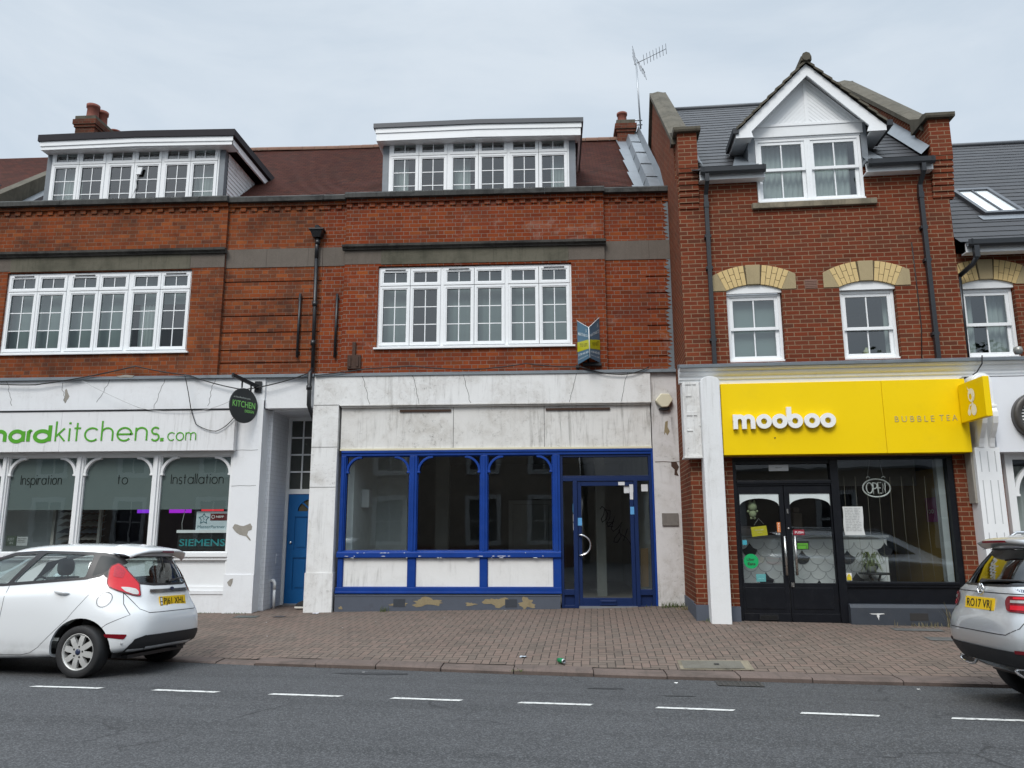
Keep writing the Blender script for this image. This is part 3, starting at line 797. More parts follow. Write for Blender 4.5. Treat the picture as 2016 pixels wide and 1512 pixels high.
# the left part of the recess carries the slots right across
wl = casement(houseL, -11.17, -7.28, 5.13, 6.815, 6.43, YB+.05, [('roller',0,4,1),('roman',4,6,3),('curtain',4.2,4.9,5)])
wm = casement(houseM, -3.45, .405, 5.14, 6.79, 6.40, YB+.05, [('blind',0,1,1),('blind',2.05,3.95,2),('blind',4,6,3)])
def add_dormer(root, x0, x1, zt, lead_w, dress, dark, drop, ztr, oh, ze):
    yf = 15.25
    dm, ze, yfr = dormer(root, x0, x1, zt, yf, lead_w, oh, ze, dark, drop)
    casement(root, x0, x1, 8.45, zt, ztr, yf, dress, None, False)
    return dm
dL = add_dormer(houseL, -11.02, -7.22, 9.95, .12, [('curtain',0,.95,4),('curtain',5,6,9)], .15, .19, 9.57, (.07,.30), 10.015)
dM = add_dormer(houseM, -3.46, .42, 9.95, .14, [('curtain',0,.6,4),('curtain',2.1,2.7,5),('curtain',5.4,6,9)], .10, .28, 9.55, (.16,.17), 10.085)
# chimneys
chimney(houseL, -13.56, -12.88, 19.4, 21.0, 11.0, 13.26, [(-13.22,19.75,.165,.48),(-13.2,20.15,.165,.5),(-13.15,20.8,.15,.25)])
chimney(houseM, 1.78, 2.36, 19.1, 19.75, 11.2, 12.45, [(2.0,19.4,.13,.32)])
# lead valley and upstand between the clay roof and the newer brick wall
l = MB(); rr = random.Random(8)
n = 5
for i in range(n):
    f0, f1 = i/n, (i+1)/n
    def pt(x, f, up): return (x, 14.98+4.3*f, 8.22+3.66*f+up)
    l.add([pt(1.86,f0,.035),pt(2.06,f0,.03),pt(2.06,f1+.01,.05),pt(1.80,f1+.01,.055)], [(0,1,2,3)])
    l.add([pt(2.06,f0,.03),pt(2.12,f0,.24),pt(2.12,f1+.01,.26),pt(2.06,f1+.01,.05)], [(0,1,2,3)])
    l.add([pt(2.12,f0,.24),pt(2.36,f0,.22),pt(2.36,f1+.01,.24),pt(2.12,f1+.01,.26)], [(0,1,2,3)])
    l.add([pt(2.36,f0,.22),pt(2.43,f0,.42),pt(2.43,f1+.01,.44),pt(2.36,f1+.01,.24)], [(0,1,2,3)])
    for x, u in ((1.86,.04),(2.12,.25),(2.36,.24)): pass
    l.tube([pt(2.06,f1,.062),pt(2.12,f1,.275),pt(2.36,f1,.255)], .012, 6)
part('lead_valley', l, M_lead, houseM)
# lead weathering against the neighbour, torn edge
s = MB(); rr = random.Random(4); z = 4.62; pts = []
while z < 8.22:
    e = 2.285+rr.uniform(-.035,.03); s.add([(e+.05,YR-.006,z),(2.44,YR-.006,z),(2.44,YR-.006,z+.0815),(e+.05,YR-.006,z+.0815),(e-.03,YR-.006,z+.04)], [(0,1,2,3,4)])
    z += .0815
part('lead_flashing', s, M_leaddark, houseM)

# ------------------------------------------------ ground floor of the crimson house: the empty blue shop
YF = 14.55
# lead flashing over both fascias
for root, a, b in ((houseL, -12.1, -4.63), (houseM, -4.61, 2.44)):
    m = MB(); x = a
    while x < b-.01:
        L = min(1.4, b-x)
        m.add([(x,YF-.155,4.545),(x+L,YF-.155,4.545),(x+L,YF-.15,4.60),(x,YF-.15,4.60),(x,YR+.05,4.66),(x+L,YR+.05,4.66),(x,YR,4.545),(x+L,YR,4.545)], [(0,1,2,3),(3,2,5,4),(1,0,6,7),(0,3,4,6),(1,7,5,2)])
        x += L-.0
    part('lead_flashing', m, M_leaddark, root)
m = MB(); m.box(-4.615, 1.86, YF-.13, YR+.3, 3.985, 4.545)
part('fascia', m, M_render_old, houseM)
m = MB(); m.box(-4.08, 1.85, YF-.10, YF-.02, 3.935, 3.985); m.box(-4.10, 1.86, YF-.135, YF-.1, 3.965, 3.984); part('ledge', m, M_fascia_old, houseM)
m = MB()
for x0, z0, x1, z1 in ((-3.67,4.545,-3.52,3.99),(-2.69,4.545,-2.55,3.99),(-1.71,4.545,-1.57,3.99),(.47,4.545,.33,3.99),(1.43,4.545,1.30,3.99)):
    rr = random.Random(int(x0*100)); P = []
    for i in range(9):
        t = i/8; P.append((x0+(x1-x0)*t+rr.uniform(-.012,.012), z0+(z1-z0)*t))
    ribbon(m, P, .007, YF-.1325, YF-.12)
m.box(-4.615, -4.12, YF-.1325, YF-.12, 3.978, 3.988)
part('crack', m, M_crack, houseM)
m = MB(); m.box(-4.08, 1.85, YF-.045, YR+.3, 3.14, 3.94)
part('fascia', m, M_fascia_old, houseM, 'stripped grubby fascia board')
m = MB(); m.box(-4.08, 1.85, YF-.075, YF-.02, 3.105, 3.14); part('trim', m, M_cream, houseM)
m = MB(); m.box(-1.905, -1.897, YF-.0475, YF-.04, 3.15, 3.93); m.box(-.165, -.157, YF-.0475, YF-.04, 3.15, 3.93)
part('joint', m, M_crack, houseM)
m = MB(); m.box(-2.94,-1.95,YF-.075,YF-.04,3.845,3.885); m.box(-.13,1.09,YF-.075,YF-.04,3.845,3.885)
part('light_slot', m, M_rust, houseM)
m = MB(); m.box(-4.62, -4.12, YF-.13, YF+.25, .05, 3.985); m.box(-4.635, -4.105, YF-.145, YF+.2, .05, .83)
part('pilaster', m, M_render_old, houseM)
m = MB()
for z in (2.41, 3.17): m.box(-4.622, -4.118, YF-.1325, YF-.12, z-.004, z+.004)
part('joint', m, M_crack, houseM)
m = MB(); m.box(1.87, 2.45, YF-.07, YF+.25, .16, 4.545)
part('pilaster', m, M_render_stain, houseM)
m = MB(); ribbon(m, [(1.9,2.845),(2.05,2.85),(2.2,2.84),(2.43,2.85)], .012, YF-.0725, YF-.06)
for c in ([(2.2,2.85),(2.3,2.84),(2.34,2.75),(2.30,2.66),(2.33,2.58),(2.25,2.60),(2.26,2.70),(2.20,2.76)],):
    m.prism_y(c, YF-.0735, YF-.06)
part('crack', m, M_rust, houseM)
m = MB(); m.prism_y([(2.12,3.60),(2.17,3.62),(2.16,3.5),(2.2,3.42),(2.15,3.34),(2.12,3.4),(2.09,3.35),(2.1,3.46)], YF-.0735, YF-.06); part('bare_patch', m, M_sandpatch, houseM)
m = MB(); m.box(1.99, 2.29, YF-.1, YF-.06, 1.67, 1.90); bevel(part('plaque', m, M_wood, houseM), .008)
# plinth under the shop window
m = MB(); m.box(-4.07, .10, YF-.09, YF+.2, .05, .42); m.prism_x([(YF-.1,.42),(YF-.03,.45),(YF+.1,.45),(YF+.1,.42)], -4.08, .105)
pl = part('plinth', m, M_plinth, houseM)
m = MB(); rr = random.Random(21)
def blotch(m, cx, cz, rx, rz, y0, y1, n=30, rr=rr):
    P = []
    for i in range(n):
        a = 2*PI*i/n; k = (1+.22*math.sin(3*a+cx*7)+.15*math.sin(5*a+cx*3))*rr.uniform(.72,1.1); P.append((cx+rx*k*math.cos(a), cz+rz*k*math.sin(a)))
    m.prism_y(P, y0, y1)
for cx, cz, rx, rz in ((-2.35,.31,.28,.08),(-1.05,.31,.24,.08),(-.52,.29,.14,.10),(-1.55,.27,.1,.03),(-2.86,.26,.16,.035),(-3.95,.2,.04,.03)): blotch(m, cx, cz, rx, rz, YF-.0935, YF-.08)
part('bare_patch', m, M_sandpatch, pl)
m = MB()
for cx in (-2.86, -.80): m.box(cx-.11, cx+.11, YF-.0945, YF-.08, .22, .36)
part('air_brick', m, M_plinth2, pl)
# blue timber shopfront
def spandrel(mb, x0, x1, zt, r, w, y0, y1):
    """the curved brackets in the two upper corners of a light"""
    for sx, cx in ((1, x0+r), (-1, x1-r)):
        P = arc(cx, zt-r, r-w/2, 180 if sx > 0 else 0, 90, 10)
        ribbon(mb, P, w, y0, y1)
        mb.box(x0 if sx > 0 else x1-w-.012, (x0+w+.012) if sx > 0 else x1, y0-.004, y1+.004, zt-r-.03, zt-r+.005)
f = MB(); yb0, yb1 = YF-.055, YF+.06
f.box(-4.05, 1.85, yb0, yb1, 3.0, 3.105); f.box(-4.05, 1.85, yb0-.02, yb0, 3.055, 3.10)
for a, b in ((-4.05,-3.955),(-2.725,-2.585),(-1.375,-1.245),(-.015,.125)): f.box(a, b, yb0, yb1, .56, 3.0); f.box((a+b)/2-.022, (a+b)/2+.022, yb0-.018, yb0, 1.2, 3.0)
f.box(-4.07, .125, yb0-.035, yb1, 1.105, 1.195); f.prism_x([(yb0-.035,1.195),(yb0,1.22),(yb1,1.22),(yb1,1.195)], -4.07, .125)
f.box(-4.075, .125, yb0-.01, yb1, .455, .565); f.box(-4.08, .128, yb0-.03, yb0-.01, .455, .49)
f.box(1.83, 1.87, yb0-.01, yb1, .2, 3.1)
LIGHTS = [(-3.955,-2.725),(-2.585,-1.375),(-1.245,-.015)]
for a, b in LIGHTS:
    spandrel(f, a, b, 3.0, .30, .045, yb0+.012, yb1-.02)
    frame_ring(f, a, b, 1.22, 3.0, .018, yb0+.03, yb1-.03)
    frame_ring(f, a, b, .565, 1.105, .012, yb0+.01, yb1-.03)
sf = part('shopfront', f, M_blue, houseM); bevel(sf, .006)
for a, b in LIGHTS:
    g = MB(); g.add([(a,YF+.02,1.22),(b,YF+.02,1.22),(b,YF+.02,3.0),(a,YF+.02,3.0)], [(0,1,2,3)]); part('shop_window', g, M_glass_shop, sf)
    p = MB(); p.box(a+.01, b-.01, YF-.02, YF+.03, .57, 1.10); part('panel', p, M_panel_old, sf)
# flaking paint chips on the sill rail
m = MB(); rr = random.Random(9)
for i in range(26):
    cx = rr.uniform(-4.0,.1); blotch(m, cx, rr.choice((1.19,1.10,1.13)), rr.uniform(.01,.06), .006, yb0-.0365, yb0-.03, 7, rr)
part('paint_chip', m, M_letterwhite, sf)
# navy aluminium door screen
d = MB(); y0, y1 = YF-.03, YF+.07
frame_ring(d, .125, 1.83, .2, 3.0, .05, y0, y1)
d.box(.175,1.78,y0,y1,2.50,2.575); d.box(.175,1.78,y0,y1,2.575,2.60)
for a, b in ((.36,.44),(1.49,1.56)): d.box(a, b, y0-.01, y1, .2, 2.5)
for a, b in ((.175,.36),(1.56,1.78)): d.box(a, b, y0, y1, .43, .53); d.box(a, b, y0+.04, y1, .2, .43)
ds = part('door_screen', d, M_bluedark, houseM); bevel(ds, .004)
for q in ((.175,1.78,2.6,2.95),(.175,.36,.53,2.5),(1.56,1.78,.53,2.5)):
    g = MB(); g.add([(q[0],YF+.03,q[2]),(q[1],YF+.03,q[2]),(q[1],YF+.03,q[3]),(q[0],YF+.03,q[3])], [(0,1,2,3)]); part('side_light' if q[3] < 2.6 else 'transom_light', g, M_glass_door, ds)
d = MB(); y0, y1 = YF-.015, YF+.05
d.box(.445,.515,y0,y1,.24,2.49); d.box(1.415,1.485,y0,y1,.24,2.49); d.box(.515,1.415,y0,y1,.24,.38); d.box(.515,1.415,y0,y1,2.41,2.49)
dr = part('door', d, M_bluedark, houseM); bevel(dr, .005)
g = MB(); g.add([(.515,YF+.02,.38),(1.415,YF+.02,.38),(1.415,YF+.02,2.41),(.515,YF+.02,2.41)], [(0,1,2,3)]); part('pane', g, M_glass_door, dr)
h = MB(); P = [(.47+.20*math.sin(R(t)), YF-.075, 1.325-.185*math.cos(R(t))) for t in range(0, 181, 12)]
h.tube([(.47,YF-.01,1.14)]+P+[(.47,YF-.01,1.51)], .017, 10); part('handle', h, M_chrome, dr)
h = MB(); h.box(.82,1.12,y0-.03,y0,.25,.345); h.box(.84,1.10,y0-.042,y0-.03,.30,.335); bevel(part('letterbox', h, M_bluedark, dr), .006)
h = MB(); h.box(.44,1.50,YF-.06,YF+.06,.195,.235); part('threshold', h, M_alu, dr)
h = MB()
P = [(.86,1.98),(.90,2.03),(.95,1.99),(.93,1.88),(.88,1.80),(.90,1.74),(.98,1.80),(1.00,1.9),(.96,1.97),(1.05,1.95),(1.04,1.82),(.98,1.72),(1.0,1.66),(1.08,1.72),(1.13,1.85),(1.1,1.75),(1.06,1.62),(1.1,1.57),(1.19,1.64),(1.26,1.74),(1.2,1.55),(1.12,1.45),(1.10,1.38),(1.17,1.37),(1.24,1.48),(1.2,1.6)]
ribbon(h, P, .014, YF+.014, YF+.018)
ribbon(h, [(1.0,1.66),(1.1,1.66)], .012, YF+.0135, YF+.0175); ribbon(h, [(.98,1.72),(1.12,1.75)], .012, YF+.013, YF+.017)
ribbon(h, [(1.36,1.62),(1.28,1.4)], .014, YF+.014, YF+.018); ribbon(h, [(1.24,1.52),(1.33,1.46),(1.4,1.36),(1.43,1.28)], .013, YF+.013, YF+.017); h.box(1.405,1.418,YF+.013,YF+.017,1.19,1.21)
part('graffiti', h, plain('marker_ink',(.004,.004,.005),.95,spec=.0), dr)
# inside the empty shop
m = MB(); room(m, -4.0, 1.82, YF+.3, YF+6.5, .22, 3.35); part('interior', m, M_shopbare, houseM)
m = MB(); m.add([(-4.0,YF+.3,.222),(1.82,YF+.3,.222),(1.82,YF+6.5,.222),(-4.0,YF+6.5,.222)], [(0,1,2,3)])
part('shop_floor', m, M_floor, houseM)
m = MB(); m.box(-4.0,-3.88,YF+.3,YF+2.4,.22,3.2); m.box(-3.88,-3.2,YF+2.3,YF+2.45,.22,3.2); part('partition', m, M_roompale, houseM)
m = MB(); m.box(-3.88,-3.72,YF+.9,YF+1.2,2.05,2.42); bevel(part('meter_box', m, M_newwhite, houseM), .02)
m = MB(); m.box(-1.1,-.15,YF+6.4,YF+6.48,.23,2.25); frame_ring(m, -1.22,-.03,.23,2.37,.11,YF+6.38,YF+6.49); part('inner_door', m, M_roompale, houseM)
m = MB(); m.box(-2.75,-2.45,YF+3.4,YF+3.7,.22,3.3); m.box(.9,1.1,YF+2.2,YF+2.45,.22,3.3); part('pillar', m, M_shopbare, houseM)
m = MB()
for i in range(5): m.box(-3.8+1.15*i,-3.2+1.15*i,YF+1.6,YF+2.2,3.27,3.30)
part('ceiling_panel', m, M_roompale, houseM)
# stickers on the door and frame
for i, (cx, cz, w, h_, c, lab) in enumerate(((.395,2.0,.08,.16,'b','blue sticker on the navy frame beside the door glass, uppermost'),(.395,1.82,.08,.13,'w','white sticker on the navy frame between two others'),(.395,1.66,.08,.13,'w','white sticker on the navy frame, lowest above the steel handle'),(.475,1.75,.09,.14,'b','blue sticker on the door stile above the curved handle'),
        (1.45,2.36,.07,.15,'w','tall white sticker at the top of the door stile'),(1.45,2.22,.06,.13,'w','narrow white sticker on the right door stile'),(1.455,1.95,.07,.14,'b','blue sticker on the right door stile'),(1.27,2.45,.12,.06,'w','white label on the top rail of the navy door'),(1.365,2.345,.1,.14,'w','torn white paper at the upper corner of the door glass'),(1.70,2.37,.12,.13,'w','white notice at the top of the side light'))):
    m = MB(); yy = YF-.0325 if cx < .44 else (YF-.0175 if w < .1 and cx > .44 else YF+.017)
    if cz > 2.44: yy = YF-.0175
    m.box(cx-w/2, cx+w/2, yy-.002, yy, cz-h_/2, cz+h_/2)
    if c == 'w': 
        pass
    solo('sticker', m, plain('pale_blue_sticker',(.10,.33,.62),.5) if c == 'b' else plain('white_sticker',(.62,.63,.64),.6), lab, 'sticker', (cx, yy, cz), group='stickers on the empty shop door')
# papers and junk mail behind the door
m = MB(); rr = random.Random(31)
for i in range(16):
    cx, cy, a = rr.uniform(.55,1.4), YF+rr.uniform(.3,.65), rr.uniform(0,3); w_, l_ = .10, .15; zz = .235+i*.004+rr.uniform(0,.03)
    c_, s_ = math.cos(a), math.sin(a)
    m.add([(cx+c_*dx-s_*dy, cy+s_*dx+c_*dy, zz+rr.uniform(0,.02)) for dx, dy in ((-w_,-l_),(w_,-l_),(w_,l_),(-w_,l_))], [(0,1,2,3)])
solo('junk_mail', m, plain('faded_paper',(.45,.42,.38),.8,var=.4,scale=5), 'heap of unopened post and papers lying inside behind the navy door', 'post', (1.0,YF+.4,.23))
m = MB(); m.add([(1.60,YF+.25,.55),(1.76,YF+.4,.55),(1.80,YF+.6,1.25),(1.64,YF+.45,1.25),(1.60,YF+.28,.55),(1.76,YF+.43,.55),(1.80,YF+.63,1.25),(1.64,YF+.48,1.25)], [(0,1,2,3),(7,6,5,4),(0,4,5,1),(1,5,6,2),(2,6,7,3),(3,7,4,0)])
solo('cardboard_sheet', m, plain('brown_cardboard',(.26,.17,.09),.85), 'brown cardboard sheet leaning inside the side light of the empty shop', 'cardboard', (1.7,YF+.4,.55))
# alarm box
m = MB(); hx = [(1.93,3.99),(2.04,4.125),(2.20,4.12),(2.27,4.0),(2.17,3.865),(2.05,3.86)]
m.prism_y(hx, YF-.19, YF-.07)
al = solo('alarm_box', m, M_cream, 'cream hexagonal alarm box on the mould stained white pillar', 'alarm', (2.1, YF-.07, 4.0)); bevel(al, .02, 3)
m = MB(); m.prism_y([(2.0,3.84),(2.05,3.815),(2.17,3.815),(2.22,3.85),(2.16,3.89),(2.06,3.885)], YF-.15, YF-.072); part('lamp_cover', m, M_black, al)
# ------------------------------------------------ ground floor of the orange house: the kitchen shop and the blue street door
m = MB(); m.box(-12.1, -5.6, YF-.10, YR+.3, 3.93, 4.545); m.box(-5.6, -4.63, YF-.06, YR+.3, 3.945, 4.545)
part('fascia', m, M_render, houseL)
m = MB(); rr = random.Random(17)
for x0, z0, x1, z1 in ((-8.75,4.545,-8.95,4.1),(-7.62,4.54,-7.82,3.96),(-10.85,4.54,-10.7,4.05),(-9.72,4.5,-9.62,4.1),(-6.62,4.53,-6.72,4.0)):
    P = [(x0+(x1-x0)*i/8+rr.uniform(-.022,.022), z0+(z1-z0)*i/8) for i in range(9)]
    ribbon(m, P, .009, YF-.1025, YF-.09)
part('crack', m, plain('hairline_crack',(.22,.22,.22),.9), houseL)
m = MB(); blotch(m, -9.6, 4.22, .05, .14, YF-.1025, YF-.09, 14, rr); blotch(m, -8.4, 4.6, .2, .03, YF-.158, YF-.15, 12, rr)
part('bare_patch', m, M_plaster, houseL)
m = MB(); m.box(-6.14,-5.62,YF-.115,YF+.3,.04,3.93); m.box(-6.17,-5.605,YF-.13,YF+.2,.04,.80); m.box(-5.66,-5.60,YF-.125,YF+.2,.8,4.1)
pa = part('pilaster', m, M_render, houseL)
m = MB(); m.prism_y([(-6.07,1.66),(-6.03,1.73),(-5.98,1.72),(-5.93,1.70),(-5.86,1.69),(-5.78,1.72),(-5.73,1.74),(-5.69,1.68),(-5.70,1.62),(-5.76,1.60),(-5.78,1.53),(-5.72,1.46),(-5.70,1.42),(-5.73,1.43),(-5.80,1.50),(-5.92,1.53),(-5.99,1.57),(-6.03,1.61)], YF-.1185, YF-.11)
m.prism_y([(-6.10,.66),(-6.04,.72),(-5.99,.73),(-6.0,.65),(-6.03,.58),(-6.07,.6)], YF-.1335, YF-.12)
part('bare_patch', m, M_plaster, pa)
m = MB()
for z in (2.44, 3.12): ribbon(m, [(-6.14,z),(-5.98,z+.012),(-5.8,z+.004),(-5.64,z+.014)], .008, YF-.1175, YF-.11)
part('joint', m, plain('hairline_crack',(.22,.22,.22),.9), pa)
m = MB(); m.box(-12.1,-6.16,YF-.06,YF+.25,.04,.48); m.box(-12.1,-6.16,YF-.075,YF,.44,.50)
part('plinth', m, M_render, houseL)
f = MB(); y0, y1 = YF-.05, YF+.06
f.box(-12.1,-6.15,y0,y1,3.03,3.13); f.box(-12.1,-6.15,y0-.05,y1,1.12,1.20); f.box(-12.1,-6.15,y0-.02,y1,1.06,1.12); f.box(-12.1,-6.15,y0+.01,y1,.5,.58)
f.box(-12.1,-6.15,y0+.04,y1,.58,1.06)
for a, b in ((-10.78,-10.655),(-9.285,-9.14),(-7.745,-7.60),(-6.20,-6.14),(-12.1,-12.03)):
    f.box(a, b, y0, y1, .5, 3.03); f.box((a+b)/2-.03, (a+b)/2+.03, y0-.03, y0, 1.2, 3.03)
LL = [(-12.03,-10.78),(-10.655,-9.285),(-9.14,-7.745),(-7.60,-6.20)]
for a, b in LL:
    spandrel(f, a, b, 3.03, .34, .05, y0+.01, y1-.02); frame_ring(f, a, b, 1.2, 3.03, .02, y0+.03, y1-.03)
sl = part('shopfront', f, M_newwhite, houseL); bevel(sl, .005)
for a, b in LL:
    g = MB(); g.add([(a,YF+.02,1.2),(b,YF+.02,1.2),(b,YF+.02,3.03),(a,YF+.02,3.03)], [(0,1,2,3)]); part('shop_window', g, M_glass_shop, sl)
    g = MB(); g.box(a+.01, b-.01, YF+.028, YF+.031, 2.01, 3.03); part('window_film', g, M_frost, sl)
# ------------------------------------------------ a thin geometric alphabet made of strokes (x-height 1)
def glyph(ch):
    C = lambda a0, a1, cx=.5, cy=.5, r=.5, n=22: arc(cx, cy, r, a0, a1, n)
    g = {'o':([C(0,360)],1.0),'a':([C(0,360),[(1,0),(1,1)]],1.0),'c':([C(45,315)],.86),'d':([C(0,360),[(1,0),(1,1.55)]],1.0),'b':([C(0,360),[(0,0),(0,1.55)]],1.0),
         'p':([C(0,360),[(0,-.5),(0,1)]],1.0),'e':([[(0.02,.5),(1,.5)]+C(0,318)],.98),'h':([[(0,0),(0,1.55)],[(0,.5)]+C(180,0,.39,.6,.39)+[(.78,0)]],.78),
         'n':([[(0,0),(0,1)],[(0,.5)]+C(180,0,.39,.6,.39)+[(.78,0)]],.78),'m':([[(0,0),(0,1)],[(0,.5)]+C(180,0,.34,.64,.34)+[(.68,0)],[(.68,.5)]+C(180,0,1.02,.64,.34)+[(1.36,0)]],1.36),
         'r':([[(0,0),(0,1)],[(0,.5)]+C(180,55,.38,.6,.38)],.56),'i':([[(0,0),(0,1)],[(0,1.33),(0,1.47)]],.0),'l':([[(0,0),(0,1.55)]],.0),'k':([[(0,0),(0,1.55)],[(0,.36),(.6,1)],[(.2,.56),(.66,0)]],.64),
         't':([[(.2,0),(.2,1.42)],[(0,1),(.46,1)]],.46),'s':([C(35,270,.27,.745,.255)+C(90,-150,.27,.245,.265)],.54),'.':([[(0,0),(0,.17)]],.0),'I':([[(0,0),(0,1.45)]],.0)}
    return g[ch]
def stroke_text(mb, txt, xh, x, z, w, y0, y1, gap=.2, width=None):
    """strokes on a wall; returns the x where the word ends"""
    adv = []; X = 0
    for ch in txt: adv.append(X); X += glyph(ch)[1]+gap+w/xh
    nat = X-gap-w/xh; k = (width/(nat*xh)) if width else 1
    e = 0
    for ch, a in zip(txt, adv):
        for st in glyph(ch)[0]:
            e = (e+1) % 3
            P = [((a+px)*xh*k+x, pz*xh+z) for px, pz in st]
            closed = len(st) > 15 and abs(st[0][0]-st[-1][0]) < 1e-4 and abs(st[0][1]-st[-1][1]) < 1e-4
            ribbon(mb, P, (w*1.35 if ch in '.' or (ch == 'i' and st[0][1] > 1.2) else w), y0-.0007*e, y1-.0003*e, closed)
    return x+nat*xh*k
# the white sign board with green lettering
m = MB(); m.box(-12.1,-9.55,YF-.24,YF-.10,3.115,3.895); m.box(-9.547,-6.10,YF-.24,YF-.10,3.115,3.895)
board = thing('shop_sign', 'long white fascia board with green kitchen shop lettering and dark top edge', 'sign', (-9.1, YF-.17, 3.115))
bevel(part('sign_board', m, M_signwhite, board), .004)
m = MB(); m.box(-12.1,-6.10,YF-.25,YF-.10,3.895,3.925); part('cover_strip', m, M_black, board)
ly0, ly1 = YF-.247, YF-.238
m = MB()
for ch_, xa, xb in (('o',-11.72,-11.38),('r',-11.36,-11.24),('c',-11.23,-10.93),('h',-10.90,-10.62),('a',-10.587,-10.25),('r',-10.22,-10.105),('d',-10.09,-9.72)): stroke_text(m, ch_, .20, xa+.036, 3.32, .072, ly0, ly1, .13, xb-xa-.072)
stroke_text(m, 'kitchens', .25, -9.635, 3.318, .033, ly0, ly1, .2, 2.06)
m.box(-7.545,-7.48,ly0,ly1,3.30,3.365)
stroke_text(m, 'com', .15, -7.40, 3.315, .02, ly0, ly1, .16, .55)
part('lettering', m, M_green, board)
# words etched in the frosted film
film = [('Inspiration',-10.42,.82,1),('to',-8.47,.20,2),('Installation',-7.40,1.03,3)]
for t, x, w_, i in film:
    m = MB(); stroke_text(m, t, .125, x, 2.50, .014, YF+.0235, YF+.0265, .22, w_); part('etched_word', m, M_frostletter, sl)
# inside the kitchen shop
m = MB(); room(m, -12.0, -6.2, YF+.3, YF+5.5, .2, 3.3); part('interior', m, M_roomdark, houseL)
m = MB(); m.box(-11.4,-9.98,YF+1.0,YF+1.1,.3,3.2); part('partition', m, M_roompale, houseL)
rack = thing('sample_rack', 'pale display rack of worktop samples behind the kitchen shop window', 'rack', (-9.75, YF+.9, .3))
m = MB(); m.box(-10.05,-9.99,YF+.55,YF+.62,.3,2.3); m.box(-9.10,-9.05,YF+.55,YF+.62,.3,2.3); part('upright', m, plain('pale_rack',(.5,.48,.44),.7), rack)
rr = random.Random(3)
for r_ in range(9):
    z = 1.02+.135*r_
    for c_ in range(2):
        m = MB(); x0 = -9.97+c_*.46; n = 7; P = []
        for i in range(n+1): P.append((x0+.42*i/n, (i % 2)*.03))
        rows = [[(x, YF+.58, z+dz*.5) for x, dz in P],[(x+.02, YF+.8, z+.09+dz*.5) for x, dz in P]]
        m.grid(rows); part('sample_tray', m, plain('tray_%d' % (r_ % 3), [(.30,.28,.26),(.16,.17,.20),(.36,.33,.30)][r_ % 3], .7), rack)
m = MB(); m.box(-12.0,-6.2,YF+3.9,YF+4.3,.2,1.05)
solo('kitchen_unit', m, plain('dark_kitchen_unit',(.03,.03,.035),.4), 'dark run of kitchen units deep inside the kitchen shop', 'cabinet', (-9,YF+4,.2))
for x, c, nm in ((-10.15,(.35,.05,1),'violet'),(-9.35,(.55,.03,.9),'magenta'),(-8.55,(1,.06,.08),'red')):
    m = MB(); m.box(x,x+.55,YF+3.88,YF+3.9,2.02,2.24); 
    solo('display_light', m, plain(nm+'_light',tuple(.3*q for q in c),.5,emit=c,estr=.55), nm+' glowing display panel deep inside the kitchen shop', 'light', (x,YF+3.9,2.1), group=None)
# appliance maker's board in the last light
b = thing('window_sign', 'white window board with star and dark red appliance badge beside the pilaster', 'sign', (-6.58,YF+.1,1.62))
m = MB(); m.box(-6.88,-6.24,YF+.09,YF+.11,1.62,1.975); part('board', m, plain('pale_blue_board',(.58,.66,.70),.5), b)
m = MB(); m.box(-6.60,-6.27,YF+.083,YF+.09,1.80,1.93); part('badge', m, plain('dark_red_badge',(.13,.012,.012),.4), b)
m = text_mb('NEFF', .038, -6.49, YF+.082, 1.85, .002, bold=.03, width=.15); P = arc(-6.545,1.868,.03,0,360,16); ribbon(m, P, .009, YF+.08, YF+.083, True); part('badge_lettering', m, M_letterwhite, b)
m = text_mb('MasterPartner', .052, -6.85, YF+.09, 1.655, .002, width=.54); m.join(text_mb('5', .06, -6.755, YF+.09, 1.80, .002))
P = []
for i in range(10):
    a = R(90+36*i); r_ = .10 if i % 2 == 0 else .052; P.append((-6.73+r_*math.cos(a), 1.83+r_*math.sin(a)))
ribbon(m, P, .012, YF+.085, YF+.09, True); part('lettering', m, plain('petrol_lettering',(.04,.14,.17),.5), b)
b = thing('window_sign', 'dark window board with teal appliance maker lettering under a white shelf edge', 'sign', (-6.75,YF+.12,1.28))
m = MB(); m.box(-7.22,-6.22,YF+.10,YF+.12,1.24,1.56); part('board', m, plain('dark_glass_board',(.02,.022,.022),.3), b)
m = MB(); m.box(-7.24,-6.22,YF+.07,YF+.12,1.565,1.62); part('shelf_edge', m, M_newwhite, b)
m = text_mb('SIEMENS', .125, -7.19, YF+.10, 1.32, .003, bold=.025, width=.90); part('lettering', m, plain('teal_lettering',(.02,.24,.25),.5), b)
m = MB(); m.tube([(-7.14,YF+.09,1.6),(-7.16,YF+.10,1.75),(-7.12,YF+.09,1.95),(-7.10,YF+.1,2.05)], .006, 6)
solo('blind_cord', m, M_greycable, 'thin pale cord hanging behind the last kitchen shop light', 'cord', (-7.14,YF+.1,1.6))
b = thing('window_sign', 'small pair of dark and white notices at the foot of the first shop light', 'notice', (-10.35,YF+.05,1.3))
m = MB(); m.box(-10.60,-10.40,YF+.05,YF+.06,1.33,1.52); part('dark_notice', m, plain('dark_notice',(.05,.07,.05),.5), b)
m = MB(); m.box(-10.385,-10.17,YF+.05,YF+.06,1.33,1.50); part('white_notice', m, plain('grey_notice',(.4,.41,.41),.6), b)
m = text_mb('JUST', .05, -10.57, YF+.05, 1.43, .002, width=.13); m.join(text_mb('IN', .05, -10.53, YF+.05, 1.36, .002)); part('lettering', m, plain('grey_notice',(.4,.41,.41),.6), b)
m = text_mb('showroom\nentrance\nnext door', .022, -10.37, YF+.05, 1.455, .002, width=.17); part('lettering', m, M_crack, b)
